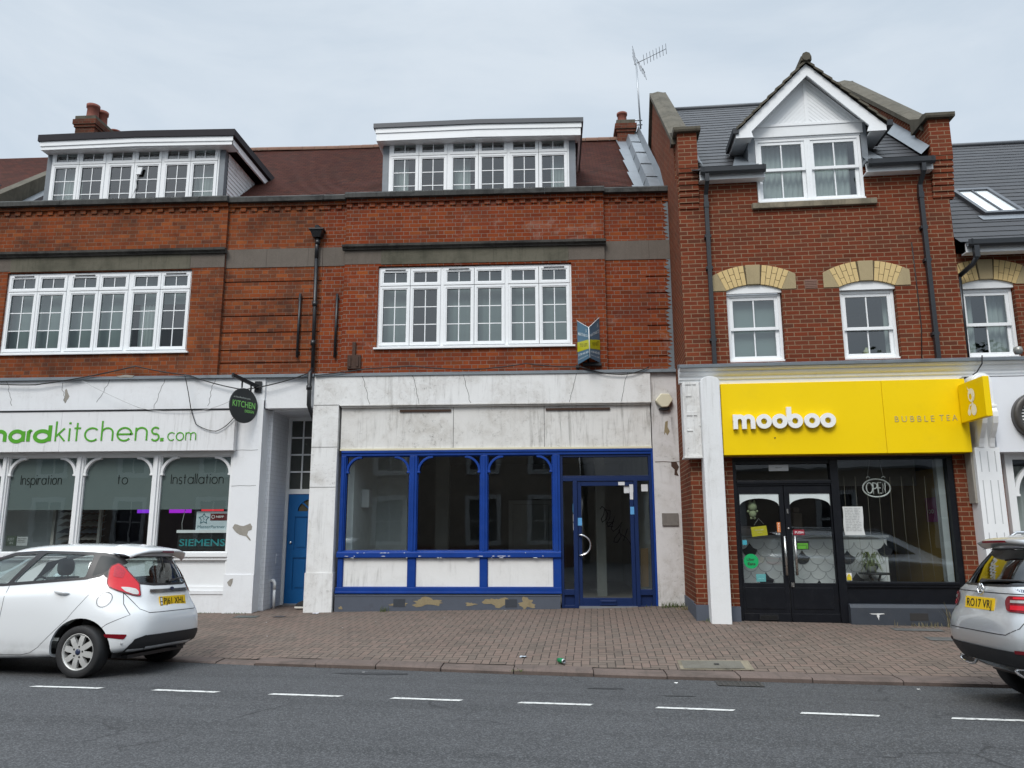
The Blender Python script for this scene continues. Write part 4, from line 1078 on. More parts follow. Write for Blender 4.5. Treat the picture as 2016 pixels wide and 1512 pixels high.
# hanging disc sign on its bracket
hs = thing('hanging_sign', 'round charcoal sign with lime lettering hung from a black bracket', 'sign', (-5.73,YF-.12,4.3))
A = Vector((-5.73,YF-.12,4.36)); B = Vector((-6.01,YF-.70,4.49)); dv = (B-A); dn = dv.normalized()
m = MB(); nrm = Vector((dn.y,-dn.x,0)).normalized(); upv = Vector((0,0,1))
c8 = []
for p in (A, B):
    for sx, sz in ((-1,-1),(1,-1),(1,1),(-1,1)): c8.append(p+nrm*.022*sx+upv*.035*sz)
m.add(c8, [(0,1,2,3),(7,6,5,4),(0,4,5,1),(1,5,6,2),(2,6,7,3),(3,7,4,0)])
m.box(-5.80,-5.66,YF-.135,YF-.115,4.25,4.47)
part('bracket', m, M_black, hs)
m = MB()
for t in (.28, .62):
    p = A+dv*t; m.box(p.x-.012,p.x+.012,p.y-.012,p.y+.012,p.z-.16,p.z)
part('hanger', m, M_black, hs)
cen = A+dv*.52; cen.z = 4.27-.325; rad = .335
ax = Vector((dn.x,dn.y,0)).normalized()           # along the disc, outwards
fn = Vector((-ax.y,ax.x,0)); fn = fn if fn.dot(Vector((0,0,0))-Vector((cen.x,cen.y,0))) > 0 else -fn
ex = Vector((0,0,1)).cross(fn).normalized()          # reading direction seen from the street side
def disc_pt(a, b, d): return cen+ex*a+Vector((0,0,1))*b+fn*d
m = MB(); n = 40; ring = [(rad*math.cos(2*PI*i/n), rad*math.sin(2*PI*i/n)) for i in range(n)]
m.add([disc_pt(a,b,.015) for a,b in ring]+[disc_pt(a,b,-.015) for a,b in ring], [list(range(n)),list(range(n,2*n))[::-1]]+[(i,i+n,(i+1)%n+n,(i+1)%n) for i in range(n)])
part('disc', m, M_charsign, hs)
def on_disc(mb, d=.016): return mb.xf(lambda v: disc_pt(v.x, v.z, d-v.y))
part('lettering', on_disc(text_mb('KITCHEN', .115, -.285, 0, -.035, .002, width=.545, bold=.012)), M_lime, hs)
part('lettering', on_disc(text_mb('orchardkitchens.com', .034, -.26, 0, .13, .002, width=.40)), plain('pale_grey_lettering',(.45,.5,.46),.5), hs)
part('lettering', on_disc(text_mb('DESIGN', .05, .02, 0, -.125, .002, width=.22, bold=.02)), M_lime, hs)

# the recessed street door
al_y = 15.7
m = MB(); m.box(-5.62,-5.52,YF+.2,al_y+.2,.04,3.95); part('alcove_wall', m, M_render_brick, houseL)
m = MB(); m.box(-4.40,-4.30,YF+.2,al_y+.2,.04,3.95); part('alcove_wall', m, M_render_brick, houseL)
m = MB(); m.box(-5.6,-4.3,YF+.2,al_y+.2,3.93,4.02); part('alcove_ceiling', m, M_render, houseL)
m = MB(); f = al_y
m.box(-5.52,-5.46,f-.02,f+.1,.13,3.93); m.box(-4.46,-4.40,f-.02,f+.1,.13,3.93); m.box(-5.46,-4.46,f-.02,f+.1,2.34,2.44); m.box(-5.46,-4.46,f-.02,f+.1,3.86,3.93)
for i in range(1,4): z = 2.44+1.42*i/4; m.box(-5.46,-4.46,f+.005,f+.05,z-.016,z+.016)
for i in range(1,4): x = -5.46+1.0*i/4; m.box(x-.014,x+.014,f+.003,f+.052,2.44,3.86)
fl = part('door_frame', m, M_whitewood, houseL)
g = MB(); g.add([(-5.46,f+.03,2.44),(-4.46,f+.03,2.44),(-4.46,f+.03,3.86),(-5.46,f+.03,3.86)], [(0,1,2,3)]); part('fanlight', g, plain('dusty_fanlight',(.055,.06,.055),.25), fl)
d = MB(); x0, x1 = -5.455, -4.465; cx = (x0+x1)/2
wallbox(d, x0, x1, .16, 2.34, f+.0, f+.045, [(x0+.15,cx-.05,.42,1.06),(cx+.05,x1-.15,.42,1.06),(x0+.15,cx-.05,1.22,1.88),(cx+.05,x1-.15,1.22,1.88),(x0+.2,x1-.2,1.99,2.24)])
for a, b in ((x0+.15,cx-.05),(cx+.05,x1-.15)):
    for z0, z1 in ((.42,1.06),(1.22,1.88)):
        d.box(a,b,f+.022,f+.04,z0,z1); d.box(a+.05,b-.05,f+.008,f+.022,z0+.05,z1-.05)
# filling round the fan-shaped light
N_ = 16; rx, rz, zc = .295, .25, 1.99
P = [(cx+rx*math.cos(PI*i/N_), zc+rz*math.sin(PI*i/N_)) for i in range(N_+1)]
for i in range(N_):
    (a0,b0),(a1,b1) = P[i], P[i+1]
    d.prism_y([(a0,b0),(a0,2.2405),(a1,2.2405),(a1,b1)], f+.001, f+.044)
for t in (45,90,135): ribbon(d, [(cx+.06*math.cos(R(t)),zc+.05*math.sin(R(t))),(cx+rx*math.cos(R(t)),zc+rz*math.sin(R(t)))], .03, f+.004, f+.04)
d.prism_y([(cx+.09*math.cos(PI*i/8), zc+.075*math.sin(PI*i/8)) for i in range(9)], f+.003, f+.041)
bd = part('door', d, M_bluedoor, houseL); bevel(bd, .006)
g = MB(); g.add([(x0+.2,f+.035,1.99),(x1-.2,f+.035,1.99),(x1-.2,f+.035,2.245),(x0+.2,f+.035,2.245)], [(0,1,2,3)]); part('pane', g, plain('amber_door_glass',(.10,.085,.05),.2), bd)
g = MB(); g.lathe([(0,f-.025),(.025,f-.022),(.028,f-.008),(.02,f)], (x0+.085,0,1.36), 'y', 14); part('lock', g, M_chrome, bd)
g = MB(); g.box(x0,x1,f-.06,f+.05,.125,.16); part('threshold', g, M_alu, bd)
g = MB(); g.box(-5.523,-5.515,YF+.75,YF+.9,.95,1.15)
for i in range(4): g.box(-5.515,-5.508,YF+.76,YF+.89,.97+.045*i,.985+.045*i)
part('vent', g, M_render, houseL)
g = MB(); g.tube([(-5.44,YF+.55,.12),(-5.44,YF+.55,.50)], .028, 10); g.tube([(-5.44,YF+.55,.48),(-5.44,YF+.55,.60),(-5.47,YF+.55,.645),(-5.52,YF+.55,.645)], .033, 10)
solo('waste_pipe', g, M_whitewood, 'short white waste pipe with black elbow beside the alcove wall', 'pipe', (-5.44,YF+.55,.12))
# upper neighbour beyond the party wall, only its eaves show
nb = thing('terraced_house', 'neighbouring tiled house at the picture edge with grey flat dormer', 'house', (-15,14.55,0))
m = MB(); m.box(-19,-12.12,YR,23.9,0,8.2); part('brick_wall', m, M_brick_L, nb)
roof_slope('roof', nb, -19, -12.2, 14.96, 8.2, 19.4, 11.98, .1, M_clay, .6, .016)
m = MB(); m.box(-18.5,-13.6,16.3,19.4,9.9,10.05); m.box(-18.4,-13.7,16.5,19.4,8.5,9.62); part('dormer', m, M_feltgrey, nb)
m = MB(); m.box(-18.45,-13.65,16.35,19.3,9.62,9.9); part('fascia', m, M_upvc, nb)
# party parapet between the two roofs
m = MB(); m.prism_x([(14.9,8.1),(14.9,8.75),(19.4,12.4),(19.4,11.9)], -12.15, -11.88); part('party_parapet', m, M_coping_lichen, houseL)
m = MB(); m.prism_x([(14.95,8.25),(14.95,8.36),(19.3,12.07),(19.3,11.95)], -11.88, -11.62); part('lead_valley', m, M_lead, houseL)
# rainwater pipe with hopper between the two shops
dp = thing('drainpipe', 'black iron drainpipe with square hopper head between the two shops', 'drainpipe', (-4.7,YR-.06,3.75))
y = YR-.075
m = MB(); m.tube([(-4.725,y,7.45),(-4.725,y,7.0)], .04, 12); m.tube([(-4.725,y,7.0),(-4.70,y,4.66)], .037, 12)
for z in (7.30, 6.0, 5.2): m.tube([(-4.715,y,z),(-4.715,y,z+.1)], .05, 12)
m.tube([(-4.70,y,4.72),(-4.70,y-.16,4.60),(-4.69,y-.16,3.98),(-4.66,y-.10,3.86),(-4.62,y+.02,3.7),(-4.60,y+.12,3.6)], .042, 12)
m.tube([(-4.70,y-.16,4.28),(-4.70,y-.16,4.36)], .054, 12)
part('pipe', m, M_black, dp)
m = MB(); m.add([(-4.86,y-.12,7.60),(-4.59,y-.12,7.60),(-4.59,y+.08,7.60),(-4.86,y+.08,7.60),(-4.80,y-.07,7.44),(-4.65,y-.07,7.44),(-4.65,y+.08,7.44),(-4.80,y+.08,7.44)], [(0,3,2,1),(4,5,6,7),(0,1,5,4),(1,2,6,5),(2,3,7,6),(3,0,4,7)])
m.box(-4.875,-4.575,y-.135,y+.085,7.585,7.61); m.tube([(-4.725,y+.1,7.68),(-4.725,y-.05,7.66)], .05, 12); part('hopper', m, M_black, dp)
for (x, z0, z1), lab in (((-5.035,4.97,6.28),'rusty black upright bar left of the drainpipe on the slotted brickwork'),((-4.28,4.95,6.26),'rusty black upright bar right of the drainpipe on the brickwork')):
    m = MB(); m.tube([(x,YR-.045,z0),(x+.004,YR-.045,z1)], .027, 8)
    for z in (z0+.1, z1-.1, (z0+z1)/2): m.box(x-.035,x+.035,YR-.03,YR+.01,z-.02,z+.02)
    solo('wall_bar', m, M_black, lab, 'bar', (x,YR-.04,z0), group='old iron bars on the brickwork')
m = MB(); m.box(-4.0,-3.74,YB-.05,YB,4.71,4.98); m.box(-3.91,-3.85,YB-.05,YB,4.98,5.24); m.box(-3.97,-3.93,YB-.07,YB-.05,4.75,4.95); m.box(-3.82,-3.78,YB-.07,YB-.05,4.75,4.95)
solo('wall_bracket', m, M_rust, 'rusty iron bracket plate on the crimson brick pier', 'bracket', (-3.87,YB-.03,4.71))
# to-let board
tb = thing('letting_board', 'blue and yellow V-shaped to let board beside the large casement window', 'sign', (.70,YB,4.75))
S0, S1 = Vector((.70,YF-.50,5.345)), Vector((.71,YF-.50,4.77))
Lt, Lb = Vector((.50,YF-.06,5.60)), Vector((.50,YF-.06,4.73)); Rt, Rb = Vector((.93,YF-.06,5.66)), Vector((.93,YF-.06,4.76))
M_bluegrey = plain('blue_grey_board',(.075,.17,.25),.45); M_limeyellow = plain('lime_yellow_band',(.50,.50,.012),.45)
for nm, T0, T1, B0, B1 in (('wing',Lt,S0,Lb,S1),('wing',S0,Rt,S1,Rb)):
    def wp(s, t, d=0, T0=T0, T1=T1, B0=B0, B1=B1):
        a = T0.lerp(T1, s); b = B0.lerp(B1, s); nn = (T1-T0).cross(B0-T0).normalized()
        if nn.y > 0: nn = -nn
        return b.lerp(a, t)+nn*d
    zS = [.62,.30]
    m = MB(); q = [wp(0,0),wp(1,0),wp(1,1),wp(0,1),wp(0,0,-.008),wp(1,0,-.008),wp(1,1,-.008),wp(0,1,-.008)]
    m.add(q, [(0,1,2,3),(7,6,5,4),(0,4,5,1),(1,5,6,2),(2,6,7,3),(3,7,4,0)])
    wg = part('wing', m, M_bluegrey, tb)
    m = MB(); inner = 1 if T1 is S0 else 0
    def band(s, lo, hi, d): return [wp(s,lo(s),d), wp(s,hi(s),d)]
    lo = (lambda s: .24+.06*s) if inner else (lambda s: .30-.06*s); hi = (lambda s: .46+.10*s) if inner else (lambda s: .56-.10*s)
    lo = (lambda s: .30-.02*(1-s)) if inner else (lambda s: .30-.02*s); hi = (lambda s: .60-.10*(1-s)) if inner else (lambda s: .60-.10*s)
    m.add([wp(0,lo(0),.003),wp(1,lo(1),.003),wp(1,hi(1),.003),wp(0,hi(0),.003)], [(0,1,2,3)]); part('yellow_band', m, M_limeyellow, wg)
    def lay(txt, s0, s1, t0, t1, mat, bold=.02):
        t_ = text_mb(txt, .1, 0, 0, 0, .0, bold=bold); xs = [v[0] for v in t_.v]; zs = [v[2] for v in t_.v]
        ax_, bx_, az_, bz_ = min(xs), max(xs), min(zs), max(zs)
        t_.xf(lambda v: wp(s0+(s1-s0)*(v.x-ax_)/(bx_-ax_), t0+(t1-t0)*(v.z-az_)/(bz_-az_), .006)); part('lettering', t_, mat, wg)
    wht = plain('pale_board_lettering',(.62,.72,.76),.5)
    lay('TO LET', .22, .86, .385, .475, plain('olive_lettering',(.13,.12,.01),.5))
    lay('MARTIN&CO', .10, .92, .67, .75, wht); lay('01784 405 800', .08, .92, .17, .23, wht); lay('martinco.com', .08, .86, .08, .12, wht, 0)
    lay('A', .74 if inner else .72, .86, .80, .92, wht, -.01)
m = MB(); m.tube([S0+Vector((0,-.006,0)),S1+Vector((0,-.006,0))], .008, 6); m.tube([Lt+Vector((0,0,0)),S0,Rt], .006, 6); part('edge_trim', m, M_upvc, tb)
m = MB(); m.box(.46,.52,YF-.08,YB,4.66,4.72); m.box(.60,.95,YF-.1,YB,4.70,4.76); m.tube([(.7,YF-.48,4.85),(.7,YB,4.80)], .015, 6); part('bracket', m, M_black, tb)
# cables strung along the fronts
def cable(pts, r, mat, label, nm='cable', n=10):
    m = MB(); P = []
    for a, b, sag in pts:
        a, b = Vector(a), Vector(b)
        for i in range(n+1): t = i/n; q = a.lerp(b, t); q.z -= sag*4*t*(1-t); P.append(q)
    m.tube(P, r, 6); return solo(nm, m, mat, label, 'cable', tuple(P[0]))
yc = YF-.18
cable([((-11.5,yc,4.52),(-10.2,yc,4.45),.02),((-10.2,yc,4.45),(-8.2,yc,4.80),.03),((-8.2,yc,4.80),(-7.1,yc,4.60),.02),((-7.1,yc,4.60),(-6.0,yc,4.30),.03),((-6.0,yc,4.30),(-4.75,yc,4.60),.04)], .012, M_rubber, 'thick black cable sagging along the white kitchen shop front')
cable([((-4.6,yc,4.56),(-3.6,yc,4.68),.01),((-3.6,yc,4.68),(-2.7,yc,4.72),.0),((-2.7,yc,4.72),(-1.4,yc,4.64),.02),((-1.4,yc,4.64),(-.5,yc,4.74),.01),((-.5,yc,4.74),(.55,yc,4.66),.02),((.55,yc,4.66),(1.35,yc,4.50),.04),((1.35,yc,4.50),(1.84,yc,4.64),.03)], .011, M_rubber, 'black cable along the lead flashing over the blue shop')
yd = YF-.27
cable([((-7.15,yd,4.60),(-6.98,yd,3.95),-.03),((-6.98,yd,3.95),(-6.85,yd,3.62),.02),((-6.85,yd,3.62),(-6.45,yd,3.48),.03),((-6.45,yd,3.48),(-6.05,yd,3.82),.06)], .008, M_rubber, 'thin dark loop of cable hanging over the green lettered sign')
cable([((-9.2,yd,4.5),(-8.0,yd,3.95),.02),((-8.0,yd,3.95),(-6.9,yd,3.87),.04),((-6.9,yd,3.87),(-6.1,yd,4.12),.05)], .005, M_greycable, 'thin pale wire drooping across the white fascia over the kitchen sign')
# television aerial strapped to the small chimney
ae = thing('tv_aerial', 'tall television aerial on a pole strapped to the small chimney', 'aerial', (2.46,19.2,12.2))
m = MB(); m.tube([(2.47,19.2,12.2),(2.41,19.2,14.27)], .022, 8); part('mast', m, M_alu, ae)
m = MB(); m.tube([(2.28,19.2,12.32),(2.52,19.2,12.32)], .02, 6); m.tube([(2.28,19.2,12.45),(2.52,19.2,12.45)], .02, 6); part('bracket', m, M_alu, ae)
m = MB(); b0, b1 = Vector((2.36,19.2,14.12)), Vector((3.24,19.2,14.56)); m.tube([b0,b1], .012, 6)
for i in range(8):
    p = b0.lerp(b1, .3+.1*i); m.tube([p+Vector((-.03,-.14,.07)),p+Vector((.03,.14,-.07))], .007, 5)
for s_ in (1,-1):
    m.tube([b0+Vector((.12,0,.05)),b0+Vector((.02,0,.25*s_+.04)) if s_ > 0 else b0+Vector((.28,0,-.26))], .009, 5)
for i in range(4):
    for s_ in (1,-1):
        c = b0+(Vector((.0,0,.09+.1*i)) if s_ > 0 else Vector((.12+.05*i,0,-.02-.09*i)))
        m.tube([c+Vector((-.06,-.16,.07)),c+Vector((.07,.16,-.09))], .006, 5)
part('antenna', m, M_alu, ae)

o = thing('window_sensor', 'small white tilted box hung by a thin wire on the left dormer window', 'box', (-8.98,15.2,9.36))
m = MB(); m.box(-9.03,-8.93,15.19,15.225,9.28,9.44); m.xf(lambda v: Vector((v.x+(v.z-9.36)*.22, v.y, v.z))); part('casing', m, M_upvc, o)
m = MB(); m.tube([(-9.0,15.22,9.28),(-9.05,15.235,9.15),(-9.03,15.235,9.0),(-9.12,15.235,8.75)], .006, 5); part('wire', m, M_greycable, o)
# ---------------------------------------------------------------- the newer terrace (frame O: u along, w inwards)
hN = thing('terraced_house', 'newer brown brick house with gabled dormer over the yellow bubble tea shop', 'house', (2.15,.5,.15), 'O')
hR = thing('terraced_house', 'lower brown brick house at the right edge with roof light and slate roof', 'house', (7,.5,.13), 'O')
def P_(name, mb, mat, root=None, label=None): return part(name, mb, mat, root or hN, label)
U0, U1 = -.12, 4.42
DW = (1.25,3.06,7.21,8.56)
SA = [(.62,1.545,4.38,5.60),(2.49,3.40,4.38,5.60)]
ARCS = [(1.085,),(2.945,)]
w = MB()
holes = [(a,b,4.38,5.78) for a,b,_,_ in SA]+[(DW[0],DW[1],7.21,8.6)]
wallbox(w, U0, U1, 2.77, 7.80, 0, .3, holes)
wallbox(w, U0, U1, .3, 2.77, 0, .3, [(.56,4.02,.0,2.9)])
# side gable walls
for a, b in ((U0,.12),(4.18,U1)): w.prism_x([(.3,.25),(.3,8.35+.3*.83),(4.0,11.62),(8,8.3),(8,.25)], a, b)
# piers with stepped corbels
for a, b in ((-.1,.235),(4.15,4.50)):
    w.box(a, b, -.13, .4, 7.88, 8.55); w.box(a+.0, b, 0-.001 if False else .3, .31, 7.8, 7.88)
    for i in range(7):
        z = 7.13+.107*i; d = .025+.016*i
        w.box(a, b-.0, -d, .05, z+.03, z+.107); w.box(a+.012, b-.012, -max(.004,d-.022), .05, z, z+.03)
w.box(U0, .56, .3, 2.4, .25, .3)
P_('brick_wall', w, M_brick_N)
c = MB()
for a, b, o0, o1 in ((-.1,.235,.07,.065),(4.15,4.50,.06,.07)):
    c.prism_x([(-.2,8.55),(-.215,8.58),(-.215,8.63),(-.1,8.665),(.05,8.665),(.42,8.86),(.42,8.55)], a-o0, b+o1)
for a, b in ((-.185,.20),(4.11,4.50)):
    y, n = .06, 5
    for i in range(n):
        y0 = .05+3.98*i/n; y1 = .05+3.98*(i+1)/n-.012
        z0, z1 = 8.40+.83*y0, 8.40+.83*y1; m_ = (a+b)/2
        v = [(a,y0,z0),(b,y0,z0),(b,y0,z0+.10),(m_,y0,z0+.15),(a,y0,z0+.10),(a,y1,z1),(b,y1,z1),(b,y1,z1+.10),(m_,y1,z1+.15),(a,y1,z1+.10)]
        c.add(v, [(4,3,2,1,0),(5,6,7,8,9),(0,1,6,5),(1,2,7,6),(2,3,8,7),(3,4,9,8),(4,0,5,9)])
    c.prism_x([(4.03,11.72),(4.03,11.86),(8,8.6),(8,8.45)], a, b)
P_('coping', c, M_coping_lichen)
rf = roof_slope('roof', hN, .12, 1.2, -.17, 7.80, 4.0, 11.36, .235, M_slate, 1.1, .011)
roof_slope('roof', hN, 3.11, 4.18, -.17, 7.80, 4.0, 11.36, .235, M_slate, 1.1, .011)
roof_slope('roof', hN, 1.2, 3.11, .95, 8.755, 4.0, 11.36, .235, M_slate, 1.0, .011)
m = MB(); m.tube([(.12,4.0,11.37),(4.18,4.0,11.37)], .06, 8); m.add([(.12,4,11.3),(4.18,4,11.3),(4.18,8,8),(.12,8,8)], [(0,1,2,3)]); P_('ridge_tile', m, M_feltgrey, rf)
# eaves: soffit board, gutter, downpipes
def gutter(root, a, b, z, y=-.17):
    s = MB(); s.box(a, b, y+.02, .02, z-.155, z-.135); s.box(a, b, y+.0, y+.022, z-.155, z+.0); P_('soffit', s, M_whitewood, root)
    g = MB(); pr = [(y+.005,z+.03),(y-.02,z-.05),(y-.05,z-.085),(y-.09,z-.085),(y-.12,z-.05),(y-.125,z+.03),(y-.11,z+.03),(y-.105,z-.04),(y-.085,z-.07),(y-.05,z-.07),(y-.03,z-.04),(y-.01,z+.03)]
    g.prism_x(pr, a, b)
    for x in (a+.04, b-.06): g.prism_x([(p[0]*1.0, p[1]-.006) if p[1] < z else (p[0]-(.008 if p[0] < y-.06 else 0), p[1]+.006) for p in pr], x, x+.03)
    return P_('gutter', g, M_blackplastic, root)
g1 = gutter(hN, .25, 1.36, 7.77); g2 = gutter(hN, 3.05, 4.14, 7.77)
def downpipe(root, u, ztop, zbot, us):
    d = MB(); a = us
    d.box(a-.035,a+.035,-.28,-.2,ztop-.14,ztop); 
    for (p, q) in (((a,-.24,ztop-.13),(u,-.075,ztop-.32)),): 
        d.add([(p[0]-.034,p[1]-.034,p[2]),(p[0]+.034,p[1]-.034,p[2]),(p[0]+.034,p[1]+.034,p[2]),(p[0]-.034,p[1]+.034,p[2]),(q[0]-.034,q[1]-.034,q[2]),(q[0]+.034,q[1]-.034,q[2]),(q[0]+.034,q[1]+.034,q[2]),(q[0]-.034,q[1]+.034,q[2])],
              [(0,1,2,3),(7,6,5,4),(1,0,4,5),(2,1,5,6),(3,2,6,7),(0,3,7,4)])
    d.box(u-.034,u+.034,-.11,-.04,zbot,ztop-.31); d.box(u-.042,u+.042,-.118,-.032,ztop-.55,ztop-.45)
    for z in (zbot+.4, (zbot+ztop)/2, ztop-1.1): d.box(u-.055,u+.055,-.10,-.0,z,z+.05)
    return d
o = thing('drainpipe', 'black square downpipe on the brown brick wall left of the gabled dormer', 'drainpipe', (.35,-.07,4.35), 'O'); part('pipe', downpipe(o, .35, 7.69, 4.34, .36), M_blackplastic, o)
o = thing('drainpipe', 'black square downpipe on the brown brick wall right of the gabled dormer', 'drainpipe', (3.93,-.07,4.35), 'O'); part('pipe', downpipe(o, 3.93, 7.69, 4.34, 3.95), M_blackplastic, o)
# gabled dormer
d = MB(); 
for a, b in ((1.13,1.25),(3.06,3.16)): d.prism_x([(-.02,7.80),(-.02,8.75),(1.0,8.75),(1.0,8.80)], a, b)
dm = P_('dormer', d, M_lead)
b = MB(); AP = (2.13,9.60); Lp, Rp = (.93,8.44), (3.30,8.44); bw = .20
def barge(p, q):
    v = Vector((q[0]-p[0], q[1]-p[1])).normalized(); nn = Vector((-v.y, v.x)); nn = nn if nn.y < 0 else -nn
    return [p, q, (q[0], q[1]-bw*1.28), (p[0]+nn.x*bw*.9, p[1]+nn.y*bw*.9)]
b.prism_y([Lp,AP,(AP[0],AP[1]-.22),(1.12,8.38),(1.15,8.27),(.85,8.27),(.85,8.36)], -.36, -.33)
b.prism_y([AP,Rp,(3.38,8.36),(3.38,8.27),(3.06,8.27),(3.10,8.38),(AP[0],AP[1]-.22)], -.36, -.33)
# boxed eaves and sloping soffits
b.box(.85,1.13,-.33,.55,8.27,8.29); b.box(3.12,3.38,-.33,.55,8.27,8.29); b.box(.85,.87,-.33,.6,8.29,8.40); b.box(3.36,3.38,-.33,.6,8.29,8.40)
for s_, p in ((1,(.95,8.42)),(-1,(3.28,8.42))):
    b.add([(p[0],-.33,p[1]-.06),(AP[0],-.33,AP[1]-.10),(AP[0],.0,AP[1]-.10),(p[0],.0,p[1]-.06)], [(0,3,2,1) if s_ > 0 else (0,1,2,3)])
fw = lambda v: Vector((v.x+.045, v.y+.13 if v.y < -.2 else v.y, 1.65+(v.z-1.65)*1.0112))
P_('barge_board', b.xf(fw), M_upvc, dm)
t = MB(); ap, l_, r_ = (2.18,9.56), (1.24,8.655), (3.08,8.655)
n = 13
t.prism_y([l_, r_, ap], -.012, .05)
for s_ in (1, -1):                                           # boards laid in a chevron
    for i in range(n):
        f0 = (i+.06)/n; f1 = (i+.94)/n
        zlo = 8.66; H = ap[1]-zlo
        # each board runs from the centre line down to the raking edge at 45 degrees
        z0, z1 = zlo+H*f0*1.0, zlo+H*f1
        half = abs((l_ if s_ > 0 else r_)[0]-ap[0]); slope = H/half
        def edge(z):        # from (ap.x, z) going down-out at 45 deg until it meets the raking edge or the base
            zt = z+0
            k = min(half, zt-zlo); return (ap[0]-s_*k, zt-k)
        for zc0, zc1 in ((z0, z1),):
            pass
for s_ in (1, -1):
    half = abs((l_ if s_ > 0 else r_)[0]-ap[0]); H = ap[1]-8.66
    zc = 8.66-half*.0
    step = .078
    k = 0
    z = 8.70
    while z < 8.66+H+half:
        za, zb = z, z+step-.008
        pts = []
        for zz in (za, zb):
            # line from the centre (x=0, zz) descending outward at 45 deg, clipped to the triangle x/half + (z-zlo)/H <= 1, z>=zlo
            # at offset q: height zz-q ; inside when q/half + (zz-q-8.66)/H <= 1
            den = 1/half-1/H
            q0 = 0.03
            if zz-8.66 > H: q0 = max(q0, (zz-8.66-H)/H/(-den)) if den < 0 else ((1-(zz-8.66)/H)/den if den != 0 else half)
            q1 = min(zz-8.66, half)
            if den > 0: q1 = min(q1, (1-(zz-8.66)/H)/den)
            pts.append((q0, q1, zz))
        (a0,a1,zA),(c0,c1,zB) = pts
        if a1 > a0+.01 and c1 > c0+.0:
            q = [(ap[0]-s_*a0,zA-a0),(ap[0]-s_*a1,zA-a1),(ap[0]-s_*c1,zB-c1),(ap[0]-s_*c0,zB-c0)]
            t.prism_y(q, -.019, -.010)
        z += step
t.box(2.15,2.21,-.034,-.01,8.66,9.50); t.box(1.2,3.12,-.05,.0,8.62,8.665)
P_('gable_boarding', t, M_upvc, dm)
t = MB(); t.box(1.22,3.10,-.035,.02,8.43,8.62); P_('fascia', t, M_whitewood, dm)
r = MB()
for s_ in (1,-1):
    n = 9
    for i in range(n):
        f0, f1 = i/n, (i+1)/n+.015; up0, up1 = .055, .02
        e = (.86 if s_ > 0 else 3.38, 8.40); tp = (2.12, 9.62)
        def q(f, y, up): return (e[0]+(tp[0]-e[0])*f, y, e[1]+(tp[1]-e[1])*f+up)
        yb = 2.0
        r.add([q(f0,-.42,up0),q(f1,-.42,up1),q(f1,yb,up1),q(f0,yb,up0),q(f0,-.42,up0-.05),q(f1,-.42,up1-.045)], [(0,1,2,3) if s_ < 0 else (3,2,1,0),(4,5,1,0) if s_ > 0 else (0,1,5,4),(0,3,4) if s_ > 0 else (4,3,0)])
r.box(2.03,2.21,-.44,2.2,9.62,9.70); r.tube([(2.12,-.46,9.69),(2.12,2.2,9.69)], .08, 8)
P_('dormer_roof', r.xf(fw), M_coping_lichen, dm)
g = MB()
for a in (.80, 3.38): g.box(a, a+.1, -.40, .5, 8.34, 8.44)
P_('dormer_gutter', g.xf(fw), M_blackplastic, dm)
m = MB()
m.add([(.82,-.18,7.84),(1.24,-.18,7.84),(1.24,.45,8.36),(1.0,.45,8.36)], [(0,1,2,3)]); m.add([(3.06,-.18,7.84),(3.36,-.18,7.84),(3.3,.45,8.36),(3.06,.45,8.36)], [(0,1,2,3)])
m.box(1.2,1.26,-.2,.0,7.80,7.86); m.box(3.05,3.12,-.2,0,7.80,7.86)
m.prism_x([(-.1,8.0),(-.1,8.3),(3.9,11.45),(3.9,11.3)], .13, .16)
m.add([(4.0,-.1,7.93),(4.19,-.1,8.12),(4.19,3.9,11.5),(4.0,3.9,11.32)], [(0,1,2,3)]); m.add([(.33,-.1,7.93),(.33,.5,8.44),(.14,.5,8.62),(.14,-.1,8.15)], [(0,1,2,3)])
P_('lead_flashing', m, M_lead, dm)

def sash(root, x0, x1, z0, z1, zm, y, dress=None, seed=0, name='window', roller=0):
    """two-over-two box sash, the lower light set further back"""
    W = MB(); G = MB()
    frame_ring(W, x0, x1, z0, z1, .05, y, y+.12)
    W.box(x0-.0, x1+.0, y-.05, y+.02, z0-.035, z0+.02)
    lo = [(x0+.05, x1-.05, zm-.03, z1-.05, y+.015), (x0+.05, x1-.05, z0+.05, zm+.03, y+.055)]
    for a, b, c, d_, yy in lo:
        frame_ring(W, a, b, c, d_, .055, yy, yy+.04)
        W.box((a+b)/2-.011, (a+b)/2+.011, yy+.006, yy+.03, c+.055, d_-.055)
        G.add([(a+.055,yy+.02,c+.055),(b-.055,yy+.02,c+.055),(b-.055,yy+.02,d_-.055),(a+.055,yy+.02,d_-.055)], [(0,1,2,3)])
    wn = part(name, W, M_upvc, root); bevel(wn, .004)
    part('glass', G, M_glass_up, wn)
    rm = MB(); room(rm, x0+.02, x1-.02, y+.12, y+1.6, z0, z1); part('interior', rm, M_room, wn)
    if roller:
        c = MB(); c.box(x0+.05, x1-.05, y+.15, y+.155, z0+.05, z1-.05); part('roller_blind', c, M_blind, wn)  # grey sheet added behind the panes to imitate the brightness of mirrored sky
    if dress:
        c = MB()
        for a, b in dress: drape(c, x0+(x1-x0)*a, x0+(x1-x0)*b, z0+.03, z1-.05, y+.22, .09, .03, seed)
        part('curtain', c, M_curtain, wn)
    return wn
sash(hN, 1.26, 2.155, 7.21, 8.40, 7.83, .0, [(0,1)], 1); sash(hN, 2.155, 3.05, 7.21, 8.40, 7.83, .0, [(0,.84)], 2)
m = MB(); m.box(1.14,3.22,-.07,.15,7.09,7.195); bevel(P_('sill', m, M_sillstone), .008)
m = MB(); m.box(1.25,3.06,-.008,.1,8.40,8.435); P_('head', m, M_upvc, dm)
